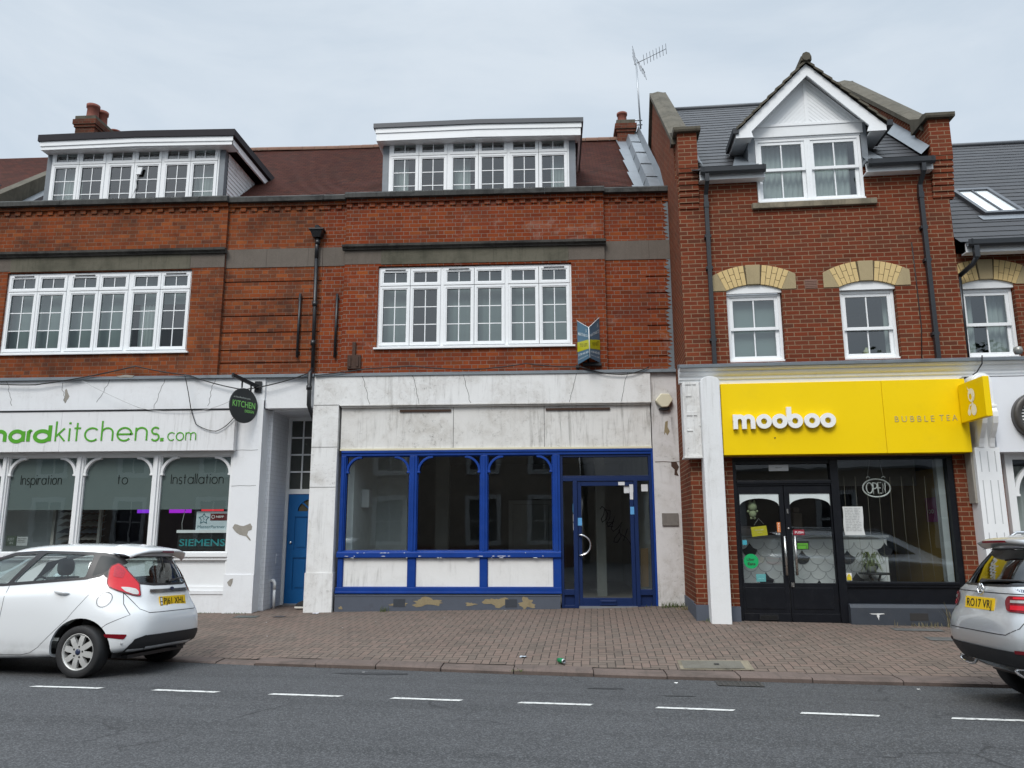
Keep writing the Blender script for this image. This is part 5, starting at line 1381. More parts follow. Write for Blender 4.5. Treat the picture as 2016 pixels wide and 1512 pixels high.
sash(hN, .63, 1.535, 4.40, 5.585, 4.98, .09, None, 0, 'window', 1)
sash(hN, 2.50, 3.39, 4.40, 5.585, 4.93, .09, [(.86,1)], 3)
def arch(root, x0, x1, w_out):
    """segmental arch of cast-stone springers and key with two rings of pale bricks"""
    cx = (x0+x1)/2; half = (x1-x0)/2; rise = .10; r = (half*half+rise*rise)/(2*rise); cz = 5.64+rise-r
    r2 = r+.345
    a0 = math.degrees(math.asin(half/r))
    def pt(rad, t): return (cx+rad*math.sin(R(t)), cz+rad*math.cos(R(t)))
    bk = MB()
    bk.prism_y([pt(r+.002,t) for t in [(-a0+2*a0*i/16) for i in range(17)]]+[pt(r2-.002,t) for t in [(a0-2*a0*i/16) for i in range(17)]], -.004, .04)
    ar = part('arch', bk, M_archjoint, root)
    s = MB()
    for sg in (-1, 1):
        e = [pt(r,sg*a0), pt(r2,sg*a0), (cx+sg*w_out, 5.90), (cx+sg*w_out, 5.635), (cx+sg*(half+.005),5.635)]
        s.prism_y(e, -.014, .05)
    k0, k1 = .115, .13
    s.prism_y([(cx-.105,5.735),(cx+.105,5.735),(cx+.125,6.085),(cx-.125,6.085)], -.022, .05)
    st = part('stone', s, M_sand, ar); bevel(st, .006)
    b = MB(); ak = math.degrees(.135/(r+.17))
    for sg in (-1, 1):
        nb = 5
        for i in range(nb):
            t0 = ak+(a0-ak)*i/nb; t1 = ak+(a0-ak)*(i+1)/nb
            g_ = .22
            split = r+(.12 if i % 2 else .225)
            for ra, rb in ((r, split-.004), (split+.004, r2)):
                b.prism_y([pt(ra,sg*(t0+g_)),pt(ra,sg*(t1-g_)),pt(rb,sg*(t1-g_)),pt(rb,sg*(t0+g_))], -.010, .03)
    part('arch_brick', b, M_yellow_brick, ar)
    f = MB(); f.prism_y([pt(r-.002,t) for t in [(-a0+2*a0*i/16) for i in range(17)]]+[(x1,5.59),(x0,5.59)], .03, .09); part('arch_infill', f, M_newwhite, ar)
arch(hN, .62, 1.545, .705); arch(hN, 2.49, 3.40, .705)
v = MB(); v.box(1.93,2.14,-.006,.02,5.63,5.79)
for i in range(5): v.box(1.94,2.13,-.012,-.004,5.64+.029*i,5.655+.029*i)
P_('air_vent', v, plain('terracotta_vent',(.20,.11,.08),.8))
m = MB(); m.tube([(3.73,-.012,6.38),(3.74,-.012,5.6),(3.745,-.012,4.9),(3.70,-.012,4.36)], .008, 6)
solo('cable', m, M_rubber, 'thin black cable running down the brown brick beside the right arch', 'cable', (3.73,-.01,4.36), 'O')
# white cornice over the yellow sign and on along the next shop
def cornice(root, a, b, ret):
    c = MB(); pr = [(.05,4.03),(-.10,4.03),(-.10,4.06),(-.13,4.075),(-.13,4.12),(-.17,4.14),(-.19,4.17),(-.19,4.20),(-.24,4.215),(-.26,4.24),(-.26,4.275),(.05,4.29)]
    c.prism_x(pr, a, b); P_('cornice', c, M_whitewood, root)
    l = MB(); l.prism_x([(.02,4.29),(-.265,4.277),(-.275,4.245),(-.285,4.25),(-.285,4.295),(-.02,4.36),(.02,4.36)], a-.01, b+(.0 if ret else .01)); P_('lead_flashing', l, M_leaddark, root)
cornice(hN, -.25, 4.44, 1); cornice(hR, 4.445, 12, 0)
m = MB(); m.box(.03,4.24,-.12,.02,3.955,4.035); P_('frieze', m, M_whitewood)
# panelled return at the left end
m = MB(); m.box(-.215,.06,-.17,.12,2.77,4.03); frame_ring(m, -.215,.06,2.77,4.03,.05,-.185,-.17); m.box(-.165,.01,-.185,-.17,3.46,3.53); m.box(-.07,-.045,-.183,-.17,2.82,3.98)
for z in (3.2,3.78): m.box(-.165,-.07,-.182,-.17,z,z+.03)
m.box(-.23,.07,-.2,.13,2.755,2.79)
bevel(P_('panelled_return', m, M_render_old), .004)
m = MB(); P = arc(.217,4.0,.155,0,180,12,.09); m.prism_y([(.37,.09),(.372,4.0)]+P[1:-1]+[(.062,4.0),(.062,.10)], -.33, -.0)
bevel(P_('pilaster', m, render_white('fresh_white_render',(.77,.785,.79),.4,gc=(.10,.095,.08),streak=.35,spots=.25)), .008)
# right pilaster with flutes and a scrolled console
m = MB(); m.box(4.235,4.60,-.28,.10,.09,2.86)
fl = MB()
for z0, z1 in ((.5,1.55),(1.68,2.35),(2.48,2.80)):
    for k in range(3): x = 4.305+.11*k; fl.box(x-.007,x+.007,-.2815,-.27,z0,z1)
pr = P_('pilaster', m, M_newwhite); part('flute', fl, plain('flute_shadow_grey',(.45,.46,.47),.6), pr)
m = MB(); m.prism_x([(.1,2.86),(-.29,2.86),(-.30,2.92),(-.33,3.0),(-.40,3.1),(-.47,3.22),(-.5,3.32),(-.5,3.40),(-.46,3.46),(-.38,3.47),(.1,3.47)], 4.30,4.38)
m.prism_x([(.1,2.86),(-.29,2.86),(-.30,2.92),(-.33,3.0),(-.40,3.1),(-.47,3.22),(-.5,3.32),(-.5,3.40),(-.46,3.46),(-.38,3.47),(.1,3.47)], 4.46,4.54)
m.box(4.38,4.46,-.26,.1,2.86,3.46); m.box(4.27,4.57,-.44,.1,3.475,3.52)
P = arc(4.42,3.9,.15,0,180,12,.14); m.prism_y([(4.57,3.52)]+P+[(4.27,3.52)], -.36, .1)
P = arc(4.42,3.9,.115,0,180,12,.105); m.prism_y([(4.535,3.56)]+P+[(4.305,3.56)], -.375, -.36)
bevel(P_('console', m, M_newwhite), .01)
m = MB(); m.box(4.20,4.235,-.2,.1,2.0,4.0); P_('pilaster_return', m, M_plaster)
# yellow fascia sign
sg = thing('shop_sign', 'bright yellow fascia sign with raised white mooboo lettering', 'sign', (2.3,-.2,2.79), 'O')
m = MB(); m.box(.39,2.926,-.27,-.02,2.79,3.965); m.box(2.930,4.205,-.27,-.02,2.79,3.965); bevel(part('sign_panel', m, M_yellow, sg), .006)
LET = MB(); yA, yB = -.345, -.285; sw = .070
def ring_letter(cx, cz, ro, sw): ribbon(LET, arc(cx, cz, ro-sw/2, 0, 360, 40), sw, yA, yB, True)
z0 = 3.205; ro = .118
xm = .555; ra = .078
ribbon(LET, [(xm+sw/2,z0),(xm+sw/2,z0+2*ro)], sw, yA-.002, yB)
for k in range(2):
    cx = xm+sw/2+.068+.136*k; ribbon(LET, [(cx-.068,z0+.10)]+arc(cx,z0+2*ro-sw/2-.068,.068,180,0,12)+[(cx+.068,z0)], sw, yA+.003*k, yB-.001*k)
xs_ = [1.035,1.278]
for cx in xs_: ring_letter(cx, z0+ro, ro, sw)
ribbon(LET, [(1.427,z0+ro),(1.427,z0+.345)], sw, yA-.003, yB-.001); ring_letter(1.515, z0+ro, ro, sw)
for cx in (1.775, 2.018): ring_letter(cx, z0+ro, ro, sw)
LET.xf(lambda v: Vector((.555+(v.x-.555)*1.015, v.y, v.z)))
lt = part('raised_lettering', LET, M_letterwhite, sg)
sp = MB()
for cx, cz in ((.60,3.26),(.86,3.26),(1.03,3.22),(1.28,3.22),(1.43,3.3),(1.78,3.22),(2.02,3.22)): sp.box(cx-.012,cx+.012,-.29,-.268,cz,cz+.04)
part('letter_spacer', sp, M_alu, sg)
m = text_mb('BUBBLE', .095, 3.075, -.270, 3.285, .006, width=.60, space=1.5, bold=-.012); m.join(text_mb('TEA', .095, 3.76, -.270, 3.293, .006, width=.27, space=1.5, bold=-.012)); part('small_lettering', m, M_silverletter, sg)
m = MB(); m.lathe([(0,-.278),(.012,-.276),(.012,-.27)], (1.21,0,3.06), 'y', 8); part('bolt', m, M_black, sg)
ps = thing('projecting_sign', 'yellow square projecting sign with white bubble figure by the scrolled bracket', 'sign', (4.1,-.3,3.25), 'O')
m = MB(); m.box(4.075,4.165,-1.10,-.30,3.245,3.85); bevel(part('sign_box', m, M_yellow, ps), .008)
m = MB(); m.box(4.10,4.14,-.30,-.2,3.4,3.5); m.box(4.10,4.14,-.30,-.2,3.65,3.75); part('bracket', m, M_steel, ps)
# the emblem: a ringed head with a flick above two round drops
em = MB()
def blob(pts, d): em.add([(4.0745-d, -.70-x, z) for x, z in pts], [list(range(len(pts)))])
def band(P, w_): 
    q = MB(); ribbon(q, P, w_, 0, .001); 
    k = len(P); em.add([(4.0712, -.70-v[0], v[2]) for v in q.v], [f for f in q.f])
dark = MB()
P = []
ring_o = arc(-.01,3.625,.105,0,360,28,.105); ring_i = arc(.02,3.605,.042,0,360,28,.048)
n = len(ring_o)
em.add([(4.072,-.70+x,z) for x,z in ring_o]+[(4.072,-.70+x,z) for x,z in ring_i], [(i,i+1,n+i+1,n+i) for i in range(n-1)])
em.add([(4.072,-.70+x,z) for x,z in arc(-.045,3.395,.085,0,360,26,.088)], [list(range(27))])
em.add([(4.072,-.70+x,z) for x,z in arc(.10,3.375,.05,0,360,20,.052)], [list(range(21))])
em.add([(4.0715,-.70+x,z) for x,z in [(-.10,3.60),(-.08,3.54),(-.01,3.50),(.07,3.49),(.12,3.42),(.10,3.40),(.06,3.46),(-.01,3.475),(-.06,3.49),(-.03,3.51)]], [list(range(10))])
em.add([(4.0715,-.70+x,z) for x,z in [(.02,3.72),(.07,3.74),(.10,3.79),(.085,3.74),(.06,3.70)]], [list(range(5))])
part('emblem', em, M_letterwhite, ps)
# black shopfront
f = MB(); y0, y1 = .03, .16
f.box(.545,4.03,y0,y1,2.72,2.80)
f.box(.545,.62,y0,y1,.12,2.72); f.box(2.11,2.235,y0-.015,y1,.12,2.72); f.box(3.93,4.03,y0,y1,.4,2.72)
f.box(.62,2.11,y0,y1,2.19+.12,2.40); f.box(.62,2.11,y0-.02,y0,2.34,2.385); f.box(.62,2.11,y0+.01,y1,2.66,2.72)
f.box(2.235,3.93,y0,y1,.70,.785); f.box(2.235,3.93,y0-.02,y0,.745,.785); f.box(2.235,3.93,y0+.03,y1,.42,.70)
nf = P_('shopfront', f, M_shopblack); bevel(nf, .005)
for nm, q in (('shop_window',(2.235,3.93,.785,2.72)),('transom_light',(.62,2.11,2.40,2.66))):
    g = MB(); g.add([(q[0],.1,q[2]),(q[1],.1,q[2]),(q[1],.1,q[3]),(q[0],.1,q[3])], [(0,1,2,3)]); part(nm, g, M_glass_door, nf)
for a, b, lab in ((.625,1.355,None),(1.365,2.105,None)):
    d = MB(); s = .07; yA_, yB_ = .05, .10
    d.box(a,a+s-.04,yA_,yB_,.15,2.31) if a < 1 else d.box(a,a+.085,yA_,yB_,.15,2.31)
    d.box(b-.075,b,yA_,yB_,.15,2.31) if a < 1 else d.box(b-.02,b,yA_,yB_,.15,2.31)
    d.box(a,b,yA_+.001,yB_-.001,2.18,2.31); d.box(a,b,yA_+.001,yB_-.001,.15,.76); d.box(a,b,yA_-.012,yA_,.15,.29); d.box(a+.04,b-.08,yA_-.008,yA_,.36,.69)
    dr_ = P_('door', d, M_shopblack); bevel(dr_, .004)
    ga, gb = (.655,1.28) if a < 1 else (1.45,2.085)
    g = MB(); g.add([(ga,.075,.76),(gb,.075,.76),(gb,.075,2.18),(ga,.075,2.18)], [(0,1,2,3)]); part('pane', g, M_glass_door, dr_)
    v = MB(); cx = (ga+gb)/2; hw = (gb-ga)/2
    P = [(cx+hw*math.cos(PI*i/14)*1.0, 1.98+.125*math.sin(PI*i/14)) for i in range(15)]
    for i in range(14): v.prism_y([P[i],P[i+1],(P[i+1][0],2.18),(P[i][0],2.18)][::-1], .066, .073)
    part('white_arch_film', v, plain('white_window_film',(.62,.68,.68),.4), dr_)
    h = MB(); hx = 1.315 if a < 1 else 1.475
    h.tube([(hx,-.02,.885),(hx,-.02,1.50)], .02, 10)
    for z in (1.0,1.4): h.tube([(hx,-.02,z),(hx,.05,z)], .011, 8)
    part('handle', h, M_steel, dr_)
    if a < 1:
        h = MB(); h.box(.86,1.15,.02,.05,.195,.275); part('letterbox', h, M_black, dr_); h = MB(); h.box(.875,1.135,.018,.021,.215,.255); part('letter_slot', h, plain('slot_black',(.002,.002,.002),.9), dr_)
    else:
        h = MB(); h.box(1.39,1.415,.035,.05,1.86,1.93); h.box(1.385,1.43,.03,.05,.70,.77); h.lathe([(0,.03),(.014,.03),(.014,.05)], (1.40,0,1.62), 'y', 10); part('lock', h, M_steel, dr_)
m = MB(); m.box(.56,2.2,-.03,.15,.12,.15); P_('threshold', m, M_alu)
m = MB(); m.box(2.225,4.22,-.09,.1,.05,.40); m.prism_x([(-.09,.40),(-.05,.45),(.1,.45),(.1,.40)], 2.225,4.22)
pq = P_('plinth', m, M_plinth2); 
m = MB(); m.box(3.10,3.37,-.0935,-.08,.215,.325); part('air_brick', m, plain('soot_air_brick',(.03,.028,.027),.9), pq)
m = MB(); blotch(m, 2.62, .31, .10, .012, -.0925, -.08, 9, random.Random(2)); blotch(m, 2.63, .27, .02, .04, -.0925, -.08, 9, random.Random(3)); part('scuff', m, M_panel_old, pq)
m = MB(); m.box(-.135,.07,-.05,.3,.1,.42); m.box(.38,.56,-.06,.3,.1,.40); m.box(-.135,-.11,.3,1.6,.1,.44); P_('plinth', m, M_plinth)
# inside
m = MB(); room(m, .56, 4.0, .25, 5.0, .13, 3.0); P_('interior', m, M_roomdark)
ct = thing('counter', 'pale scallop patterned counter across the inside of the bubble tea shop', 'counter', (1.8,1.0,.13), 'O')
m = MB(); m.box(.58,3.24,1.0,1.6,.13,1.46); part('carcass', m, plain('pale_grey_counter',(.80,.80,.81),.6), ct)
m = MB(); m.box(.56,3.27,.96,1.65,1.46,1.50); part('worktop', m, plain('grey_worktop',(.36,.36,.37),.4), ct)
m = MB(); r_ = .125
for j in range(10):
    for i in range(12):
        cx = .7+.25*i+(.125 if j % 2 else 0); cz = .26+.125*j
        if cx < 3.1: ribbon(m, [(x,z) for x,z in arc(cx,cz,r_,180,360,10) if z > .14], .008, .994, 1.0)
part('scallop_line', m, plain('pale_scallop_line',(.42,.42,.45),.6), ct)
m = MB()
for i, j, c_ in ((1,8,0),(4,7,0),(5,3,0),(3,1,0),(7,7,0),(8,4,0),(10,8,0),(9,6,0),(6,1,0),(2,4,0)):
    cx = .7+.25*i+(.125 if j % 2 else 0); cz = .26+.125*j
    q = arc(cx,cz,r_*.98,180,360,12)+[(cx+.06,cz+.03),(cx,cz+.11),(cx-.06,cz+.03)]
    m.prism_y(q, .990, .9945)
part('dark_scallop', m, plain('dark_scallop',(.028,.03,.04),.6), ct)
for x, z, w_, h_, c, nm, lab in ((.75,1.5,.35,.16,(.45,.36,.34),'till','pale till with plush toy colours on the scallop counter'),(1.75,1.5,.16,.48,(.10,.07,.05),'tea_urn','dark brown tea urn standing on the scallop counter'),(2.35,1.5,.7,.07,(.05,.05,.055),'scales','low black tray of scales on the scallop counter')):
    m = MB(); m.box(x,x+w_,1.15,1.45,z,z+h_*.8); m.box(x+w_*.15,x+w_*.85,1.2,1.4,z+h_*.8,z+h_); q = solo(nm, m, plain(nm,c,.6), lab, nm.replace('_',' '), (x+w_/2,1.3,z), 'O'); bevel(q, .02)
m = MB(); m.box(3.93,3.99,.3,2.6,.2,2.6); P_('yellow_wall', m, plain('mustard_wall',(.24,.15,.015),.8))
m = MB(); m.box(3.91,3.93,.55,.95,1.72,2.12); P_('pink_poster', m, plain('pink_poster',(.22,.01,.12),.6))
m = text_mb('oo', .10, 0, 0, 0, .002, width=.22, bold=.02); m.xf(lambda v: Vector((3.909, .86-v.x, 1.86+v.z))); P_('poster_lettering', m, M_letterwhite)
m = MB(); m.box(3.82,3.92,.16,.30,.78,2.72); P_('window_lining', m, plain('pale_lining',(.40,.42,.43),.7))
m = MB(); m.box(.56,3.9,1.2,1.25,2.35,3.0); P_('bulkhead', m, plain('grey_bulkhead',(.20,.20,.19),.8))
# table and plant in the window
tb_ = thing('cafe_table', 'small black round table standing behind the bubble tea shop window', 'table', (2.98,.7,.13), 'O')
m = MB(); m.lathe([(0,.865),(.25,.865),(.255,.88),(.25,.89),(0,.89)], (2.90,.7,0), n=28); part('tabletop', m, M_black, tb_)
for a in (20,110,200,290):
    m = MB(); m.tube([(2.90+.12*math.cos(R(a)),.7+.12*math.sin(R(a)),.86),(2.90+.22*math.cos(R(a+180)),.7+.22*math.sin(R(a+180)),.13)], .012, 6); part('leg', m, M_black, tb_)
pp = thing('potted_plant', 'spider plant on the round table in the bubble tea window', 'plant', (2.85,.7,.89), 'O')
m = MB(); m.lathe([(0,.89),(.07,.89),(.09,1.0),(.08,1.0),(.065,.9)], (2.85,.7,0), n=16); part('pot', m, plain('grey_pot',(.2,.2,.2),.7), pp)
lf = MB(); rr = random.Random(6)
for i in range(60):
    a = rr.uniform(0, 2*PI); L = rr.uniform(.16,.36); up = rr.uniform(.08,.30); P = []; wd = .012
    for k in range(7):
        t = k/6; rad = L*t; z = .98+up*math.sin(t*PI*.75)*1.1-.16*t*t; P.append((rad, z))
    ca, sa = math.cos(a), math.sin(a); vs = []
    for k, (rad, z) in enumerate(P):
        wv = wd*(1-(k/6)**2*.9); vs += [(2.85+ca*rad-sa*wv,.7+(sa*rad+ca*wv)*.6,z),(2.85+ca*rad+sa*wv,.7+(sa*rad-ca*wv)*.6,z)]
    lf.add(vs, [(2*k,2*k+1,2*k+3,2*k+2) for k in range(6)])
part('foliage', lf, plain('spider_plant_leaf',(.16,.20,.06),.5,var=.4,scale=20), pp)
# neon OPEN sign
ns = thing('neon_sign', 'white oval OPEN tube sign hanging unlit in the bubble tea window', 'sign', (2.875,.2,2.1), 'O')
m = MB(); m.tube([(x,.2,z) for x,z in arc(2.875,2.265,.215,0,360,40,.145)], .012, 8, False)
for a in (-.12,.12): m.tube([(x,.2,z) for x,z in arc(2.875+a,2.425,.025,0,180,8)], .007, 6)
part('oval_tube', m, M_letterwhite, ns)
m = MB(); T_ = .011
L_ = [[(x,z) for x,z in arc(2.757,2.265,.058,0,360,18,.085)],[(2.825,2.165),(2.825,2.35)],[(2.825,2.35)]+arc(2.855,2.30,.045,90,-90,8)+[(2.825,2.255)],[(2.98,2.35),(2.915,2.35),(2.915,2.18),(2.98,2.18)],[(2.915,2.265),(2.965,2.265)],[(3.0,2.18),(3.0,2.35),(3.05,2.18),(3.05,2.35)]]
for s_ in L_:
    m.tube([(2.875+(x-2.892)*.84,.19,z) for x,z in s_], T_*.9, 7)
part('letter_tube', m, M_letterwhite, ns)
m = MB(); m.tube([(2.75,.2,2.44),(2.80,.2,2.72)], .004, 5); m.tube([(3.0,.2,2.44),(2.95,.2,2.72)], .004, 5); part('chain', m, M_greycable, ns)
for i in range(9):
    m = MB(); x = 2.36+.18*i; m.tube([(x,.16,2.45),(x-.012,.16,1.6),(x+.006,.16,.8)], .002, 5)
    solo('light_string', m, plain('dull_wire',(.28,.25,.20),.6), 'thin unlit light strings hanging side by side in the bubble tea window', 'light string', (x,.16,.8), 'O', group='light strings in the bubble tea window')
# papers, cards and stickers on the shop glass
m = MB(); rows = []; 
for i in range(9):
    z = 1.965-.455*i/8; rows.append([(2.28+.31*j/6+.012*math.sin(i*.9)*(i/8), .088-.008*abs(math.sin(j*1.3+i*.8)), z) for j in range(7)])
m.grid(rows, True, True); pn = solo('notice_sheet', m, plain('crumpled_white_notice',(.60,.62,.61),.55,var=.1,scale=18), 'crumpled white notice sheet taped inside the tea shop window', 'notice', (2.43,.09,1.74), 'O')
m = MB(); rr = random.Random(12)
for i in range(15):
    z = 1.93-.025*i
    x = 2.31
    while x < 2.53: L = rr.uniform(.02,.08); m.box(x,min(x+L,2.55),.0775,.0785,z,z+.006); x += L+.015
part('print', m, plain('grey_print',(.33,.34,.34),.6), pn)
def card(nm, lab, cat, x0, x1, z0, z1, c, txt=None, tc=(.7,.7,.7), th=None, y=.066, tilt=0, gl=None, matr=None):
    o = thing(nm, lab, cat, ((x0+x1)/2,y,z0), 'O'); cx, cz = (x0+x1)/2, (z0+z1)/2
    def rot(v): a = R(tilt); dx, dz = v.x-cx, v.z-cz; return Vector((cx+dx*math.cos(a)-dz*math.sin(a), v.y, cz+dx*math.sin(a)+dz*math.cos(a)))
    m = MB(); m.box(x0,x1,y-.004,y,z0,z1); part('card', m.xf(rot), plain(nm+'_%d' % (len(MC)), c, .5), o)
    for t_, hh, dx, dz, ww in (txt or []):
        part('lettering', text_mb(t_, hh, x0+dx, y-.005, z0+dz, .002, width=ww, bold=.015).xf(rot), plain('card_print_%.2f_%.2f' % (tc[0],tc[1]), tc, .5), o)
    return o
card('hanging_card','yellow card hung on a string behind the left tea shop door','card',.835,1.085,1.50,1.655,(.66,.56,.02),[('WELCOME',.022,.05,.085,.15),('come in',.014,.09,.05,.08)],(.75,.72,.4),y=.16,tilt=6)
m = MB(); m.tube([(.88,.16,1.67),(.96,.16,1.78),(1.04,.16,1.69)], .003, 5); solo('string', m, M_greycable, 'thin string holding up the yellow card behind the left door', 'string', (.96,.16,1.67), 'O')
card('door_sticker','orange upright pull sticker beside the left steel door handle','sticker',1.225,1.283,1.56,1.72,(.62,.20,.06),[('P',.025,.018,.12,.02),('U',.025,.018,.085,.02),('L',.025,.018,.05,.02),('L',.025,.018,.015,.02)],(.8,.75,.7))
card('door_sticker','dark red PUSH sticker at the top of the right steel handle','sticker',1.475,1.65,1.515,1.60,(.26,.012,.03),[('PUSH',.034,.022,.025,.13)],(.8,.8,.8))
card('hygiene_sticker','green and black rating sticker on the right tea shop door','sticker',1.51,1.705,1.285,1.42,(.012,.014,.012),None)
hy = bpy.data.objects['hygiene_sticker']; m = MB(); m.box(1.525,1.69,.057,.0615,1.295,1.385); part('rating_panel', m, plain('rating_green',(.10,.36,.03),.5), hy); m = text_mb('FOOD HYGIENE RATING', .012, 1.535, .056, 1.35, .002, width=.14); m.join(text_mb('5', .03, 1.655, .056, 1.305, .002, width=.02)); part('lettering', m, M_crack, hy)
card('small_sticker','small turquoise square sticker on the left tea shop door','sticker',.665,.735,1.36,1.435,(.05,.33,.42))
card('window_sticker','small white warning sticker with yellow panel low in the window corner','sticker',2.255,2.34,.80,.92,(.72,.72,.70),None,y=.094)
hy = bpy.data.objects['window_sticker']; m = MB(); m.box(2.262,2.333,.085,.0895,.806,.865); m.prism_y([(2.27,.872),(2.325,.872),(2.2975,.912)], .085, .0895); part('warning_panel', m, plain('warning_yellow',(.70,.55,.02),.5), hy)
card('paper_label','white paper label stuck in the glass above the tea shop doors','label',1.16,1.475,2.55,2.655,(.58,.61,.63),[('PRIVATE',.015,.11,.05,.1)],(.3,.3,.3),y=.094)
card('teal_sticker','pale turquoise takeaway bag sticker low on the left door','sticker',.85,1.0,.78,.90,(.10,.33,.34),[('eat in',.018,.03,.04,.09)],(.3,.6,.6))
o = thing('round_sticker', 'round green delivery sticker on the lower left door glass', 'sticker', (.785,.066,.985), 'O')
m = MB(); m.prism_y([(.785+.117*math.cos(2*PI*i/32), 1.10+.117*math.sin(2*PI*i/32)) for i in range(32)], .062, .066); part('disc', m, plain('delivery_green',(.004,.36,.11),.45), o)
m = text_mb('Uber', .042, .715, .061, 1.11, .002, width=.12, bold=.01); m.join(text_mb('Eats', .042, .725, .061, 1.04, .002, width=.12, bold=.03)); part('lettering', m, M_crack, o)
o = thing('plush_toy', 'small pale green plush toy hanging inside the left tea shop door', 'toy', (.87,.2,1.85), 'O')
m = MB(); 
def ball(m, c, r, sx=1, sz=1, n=12):
    prof = [(r*math.sin(PI*i/n)*1.0, -r*math.cos(PI*i/n)*sz) for i in range(n+1)]; m.lathe(prof, c, 'z', 14)
ball(m, (.88,.2,1.97), .075, sz=1.1); ball(m, (.845,.2,2.05), .022, sz=1.6); ball(m, (.915,.2,2.05), .022, sz=1.6); ball(m, (.88,.2,1.86), .06, sz=1.2); ball(m, (.81,.2,1.9), .022); ball(m, (.95,.2,1.9), .022); ball(m, (.855,.2,1.79), .024); ball(m, (.905,.2,1.79), .024)
part('body', m, plain('pale_green_plush',(.30,.34,.20),.9), o)
# ------------------------------------------------ the lower house at the right edge
w = MB(); wallbox(w, 4.425, 12, 2.77, 6.2, .16, .4, [(4.50,5.36,4.38,5.78)]); wallbox(w, 4.425, 12, .2, 2.77, .1, .4, [(4.85,11.2,.5,2.77)])
w.box(11.8,12,.4,8,.2,6.2); w.prism_x([(.4,6.2),(4.6,10.2),(8,6.2)], 11.8, 12); w.box(4.43,11.8,7.8,8,.2,6.2)
part('brick_wall', w, M_brick_N, hR)
roof_slope('roof', hR, 4.43, 12, -.15, 6.30, 4.6, 10.36, .235, M_slate, 1.0, .011)
m = MB(); m.tube([(4.43,4.6,10.38),(12,4.6,10.38)], .06, 8); m.add([(4.43,4.6,10.3),(12,4.6,10.3),(12,8.2,6.3),(4.43,8.2,6.3)], [(0,1,2,3)]); part('ridge_tile', m, M_feltgrey, hR)
gutter(hR, 4.52, 12, 6.27, -.15)
o = thing('drainpipe', 'cranked black downpipe at the corner of the lower right house', 'drainpipe', (4.5,.05,5.4), 'O')
m = MB(); m.box(4.60,4.68,-.26,-.18,6.0,6.2); m.tube([(4.64,-.22,6.02),(4.62,-.10,5.92),(4.47,.08,5.78)], .04, 8); m.tube([(4.47,.08,5.80),(4.465,.10,4.36)], .036, 8); part('pipe', m, M_blackplastic, o)
sash(hR, 4.51, 5.35, 4.40, 5.585, 4.98, .25, [(0,.35),(.6,1)], 6)
hR_arch_shift = .16
def shift_arch():
    before = set(bpy.data.objects.keys()); arch(hR, 4.47, 5.39, .66)
    for k in set(bpy.data.objects.keys())-before:
        ob = bpy.data.objects[k]
        for v in ob.data.vertices: v.co.y += .16
shift_arch()
m = MB(); n = Vector((0,-.655,.755))
sk0 = (.80,7.08); L = math.hypot(4.75,4.06); dy, dz = 4.75/L, 4.06/L
def on_roof(u, s, up): return (u, sk0[0]+dy*s-dz*up, sk0[1]+dz*s+dy*up)
def slab(m, u0, u1, s0, s1, a, b):
    v = [on_roof(u0,s0,a),on_roof(u1,s0,a),on_roof(u1,s1,a),on_roof(u0,s1,a),on_roof(u0,s0,b),on_roof(u1,s0,b),on_roof(u1,s1,b),on_roof(u0,s1,b)]
    m.add(v, [(0,3,2,1),(4,5,6,7),(0,1,5,4),(1,2,6,5),(2,3,7,6),(3,0,4,7)])
su0, su1, sl_ = 5.35, 6.05, 1.52
for q in ((su0,su0+.07,0,sl_),(su1-.07,su1,0,sl_),(su0+.07,su1-.07,0,.09),(su0+.07,su1-.07,sl_-.12,sl_)): slab(m, *q, -.03, .10)
slab(m, (su0+su1)/2-.015, (su0+su1)/2+.015, .09, sl_-.12, .04, .09)
rl = part('roof_light', m, M_feltgrey, hR)
m = MB(); slab(m, su0+.07, su1-.07, .09, sl_-.12, .04, .06); part('pane', m, plain('bright_roof_glass',(.75,.80,.82),.06,spec=1.0), rl)
m = MB(); slab(m, su0-.12, su1+.12, -.22, .0, .02, .045); slab(m, su0-.03, su1+.03, sl_, sl_+.06, .02, .08); part('lead_apron', m, M_lead, rl)
m = MB(); m.box(4.60,12,-.22,.1,2.79,3.99); part('fascia', m, plain('plain_white_fascia',(.73,.75,.785),.5,var=.02), hR)
o = thing('round_sign', 'dark ringed round sign on the plain white fascia at the right edge', 'sign', (5.22,-.22,3.0), 'O')
m = MB(); m.lathe([(.26,-.30),(.27,-.33),(.36,-.33),(.375,-.30),(.375,-.22),(.26,-.22)], (5.235,0,3.345), 'y', 40); part('ring', m, plain('dark_bronze',(.045,.04,.035),.4), o)
m = MB(); m.lathe([(0,-.25),(.265,-.25)], (5.235,0,3.345), 'y', 32); part('face', m, plain('sign_black',(.012,.012,.013),.4), o)
m = MB()
for i in range(9):
    z = 3.345-.2+.05*i; hw = math.sqrt(max(0,.24**2-(z-3.345)**2)); m.box(5.235-hw,5.235-hw*.2,-.256,-.25,z-.012,z+.012)
part('stripe', m, M_letterwhite, o)
m = MB(); y0, y1 = .0, .12; m.box(4.80,11.2,y0,y1,2.69,2.79); m.box(4.80,4.91,y0,y1,.5,2.69); m.box(6.6,6.7,y0,y1,.5,2.69); m.box(4.80,11.2,y0,y1,.5,.62); spandrel(m, 4.91, 6.6, 2.69, .55, .06, y0+.02, y1-.02)
sr = part('shopfront', m, M_newwhite, hR)
g = MB(); g.add([(4.91,.06,.62),(6.6,.06,.62),(6.6,.06,2.69),(4.91,.06,2.69)], [(0,1,2,3)]); part('shop_window', g, M_glass_shop, sr)
g = MB(); drape(g, 4.92, 5.7, .7, 2.6, .3, .12, .04, 8); part('curtain', g, M_curtain, sr)
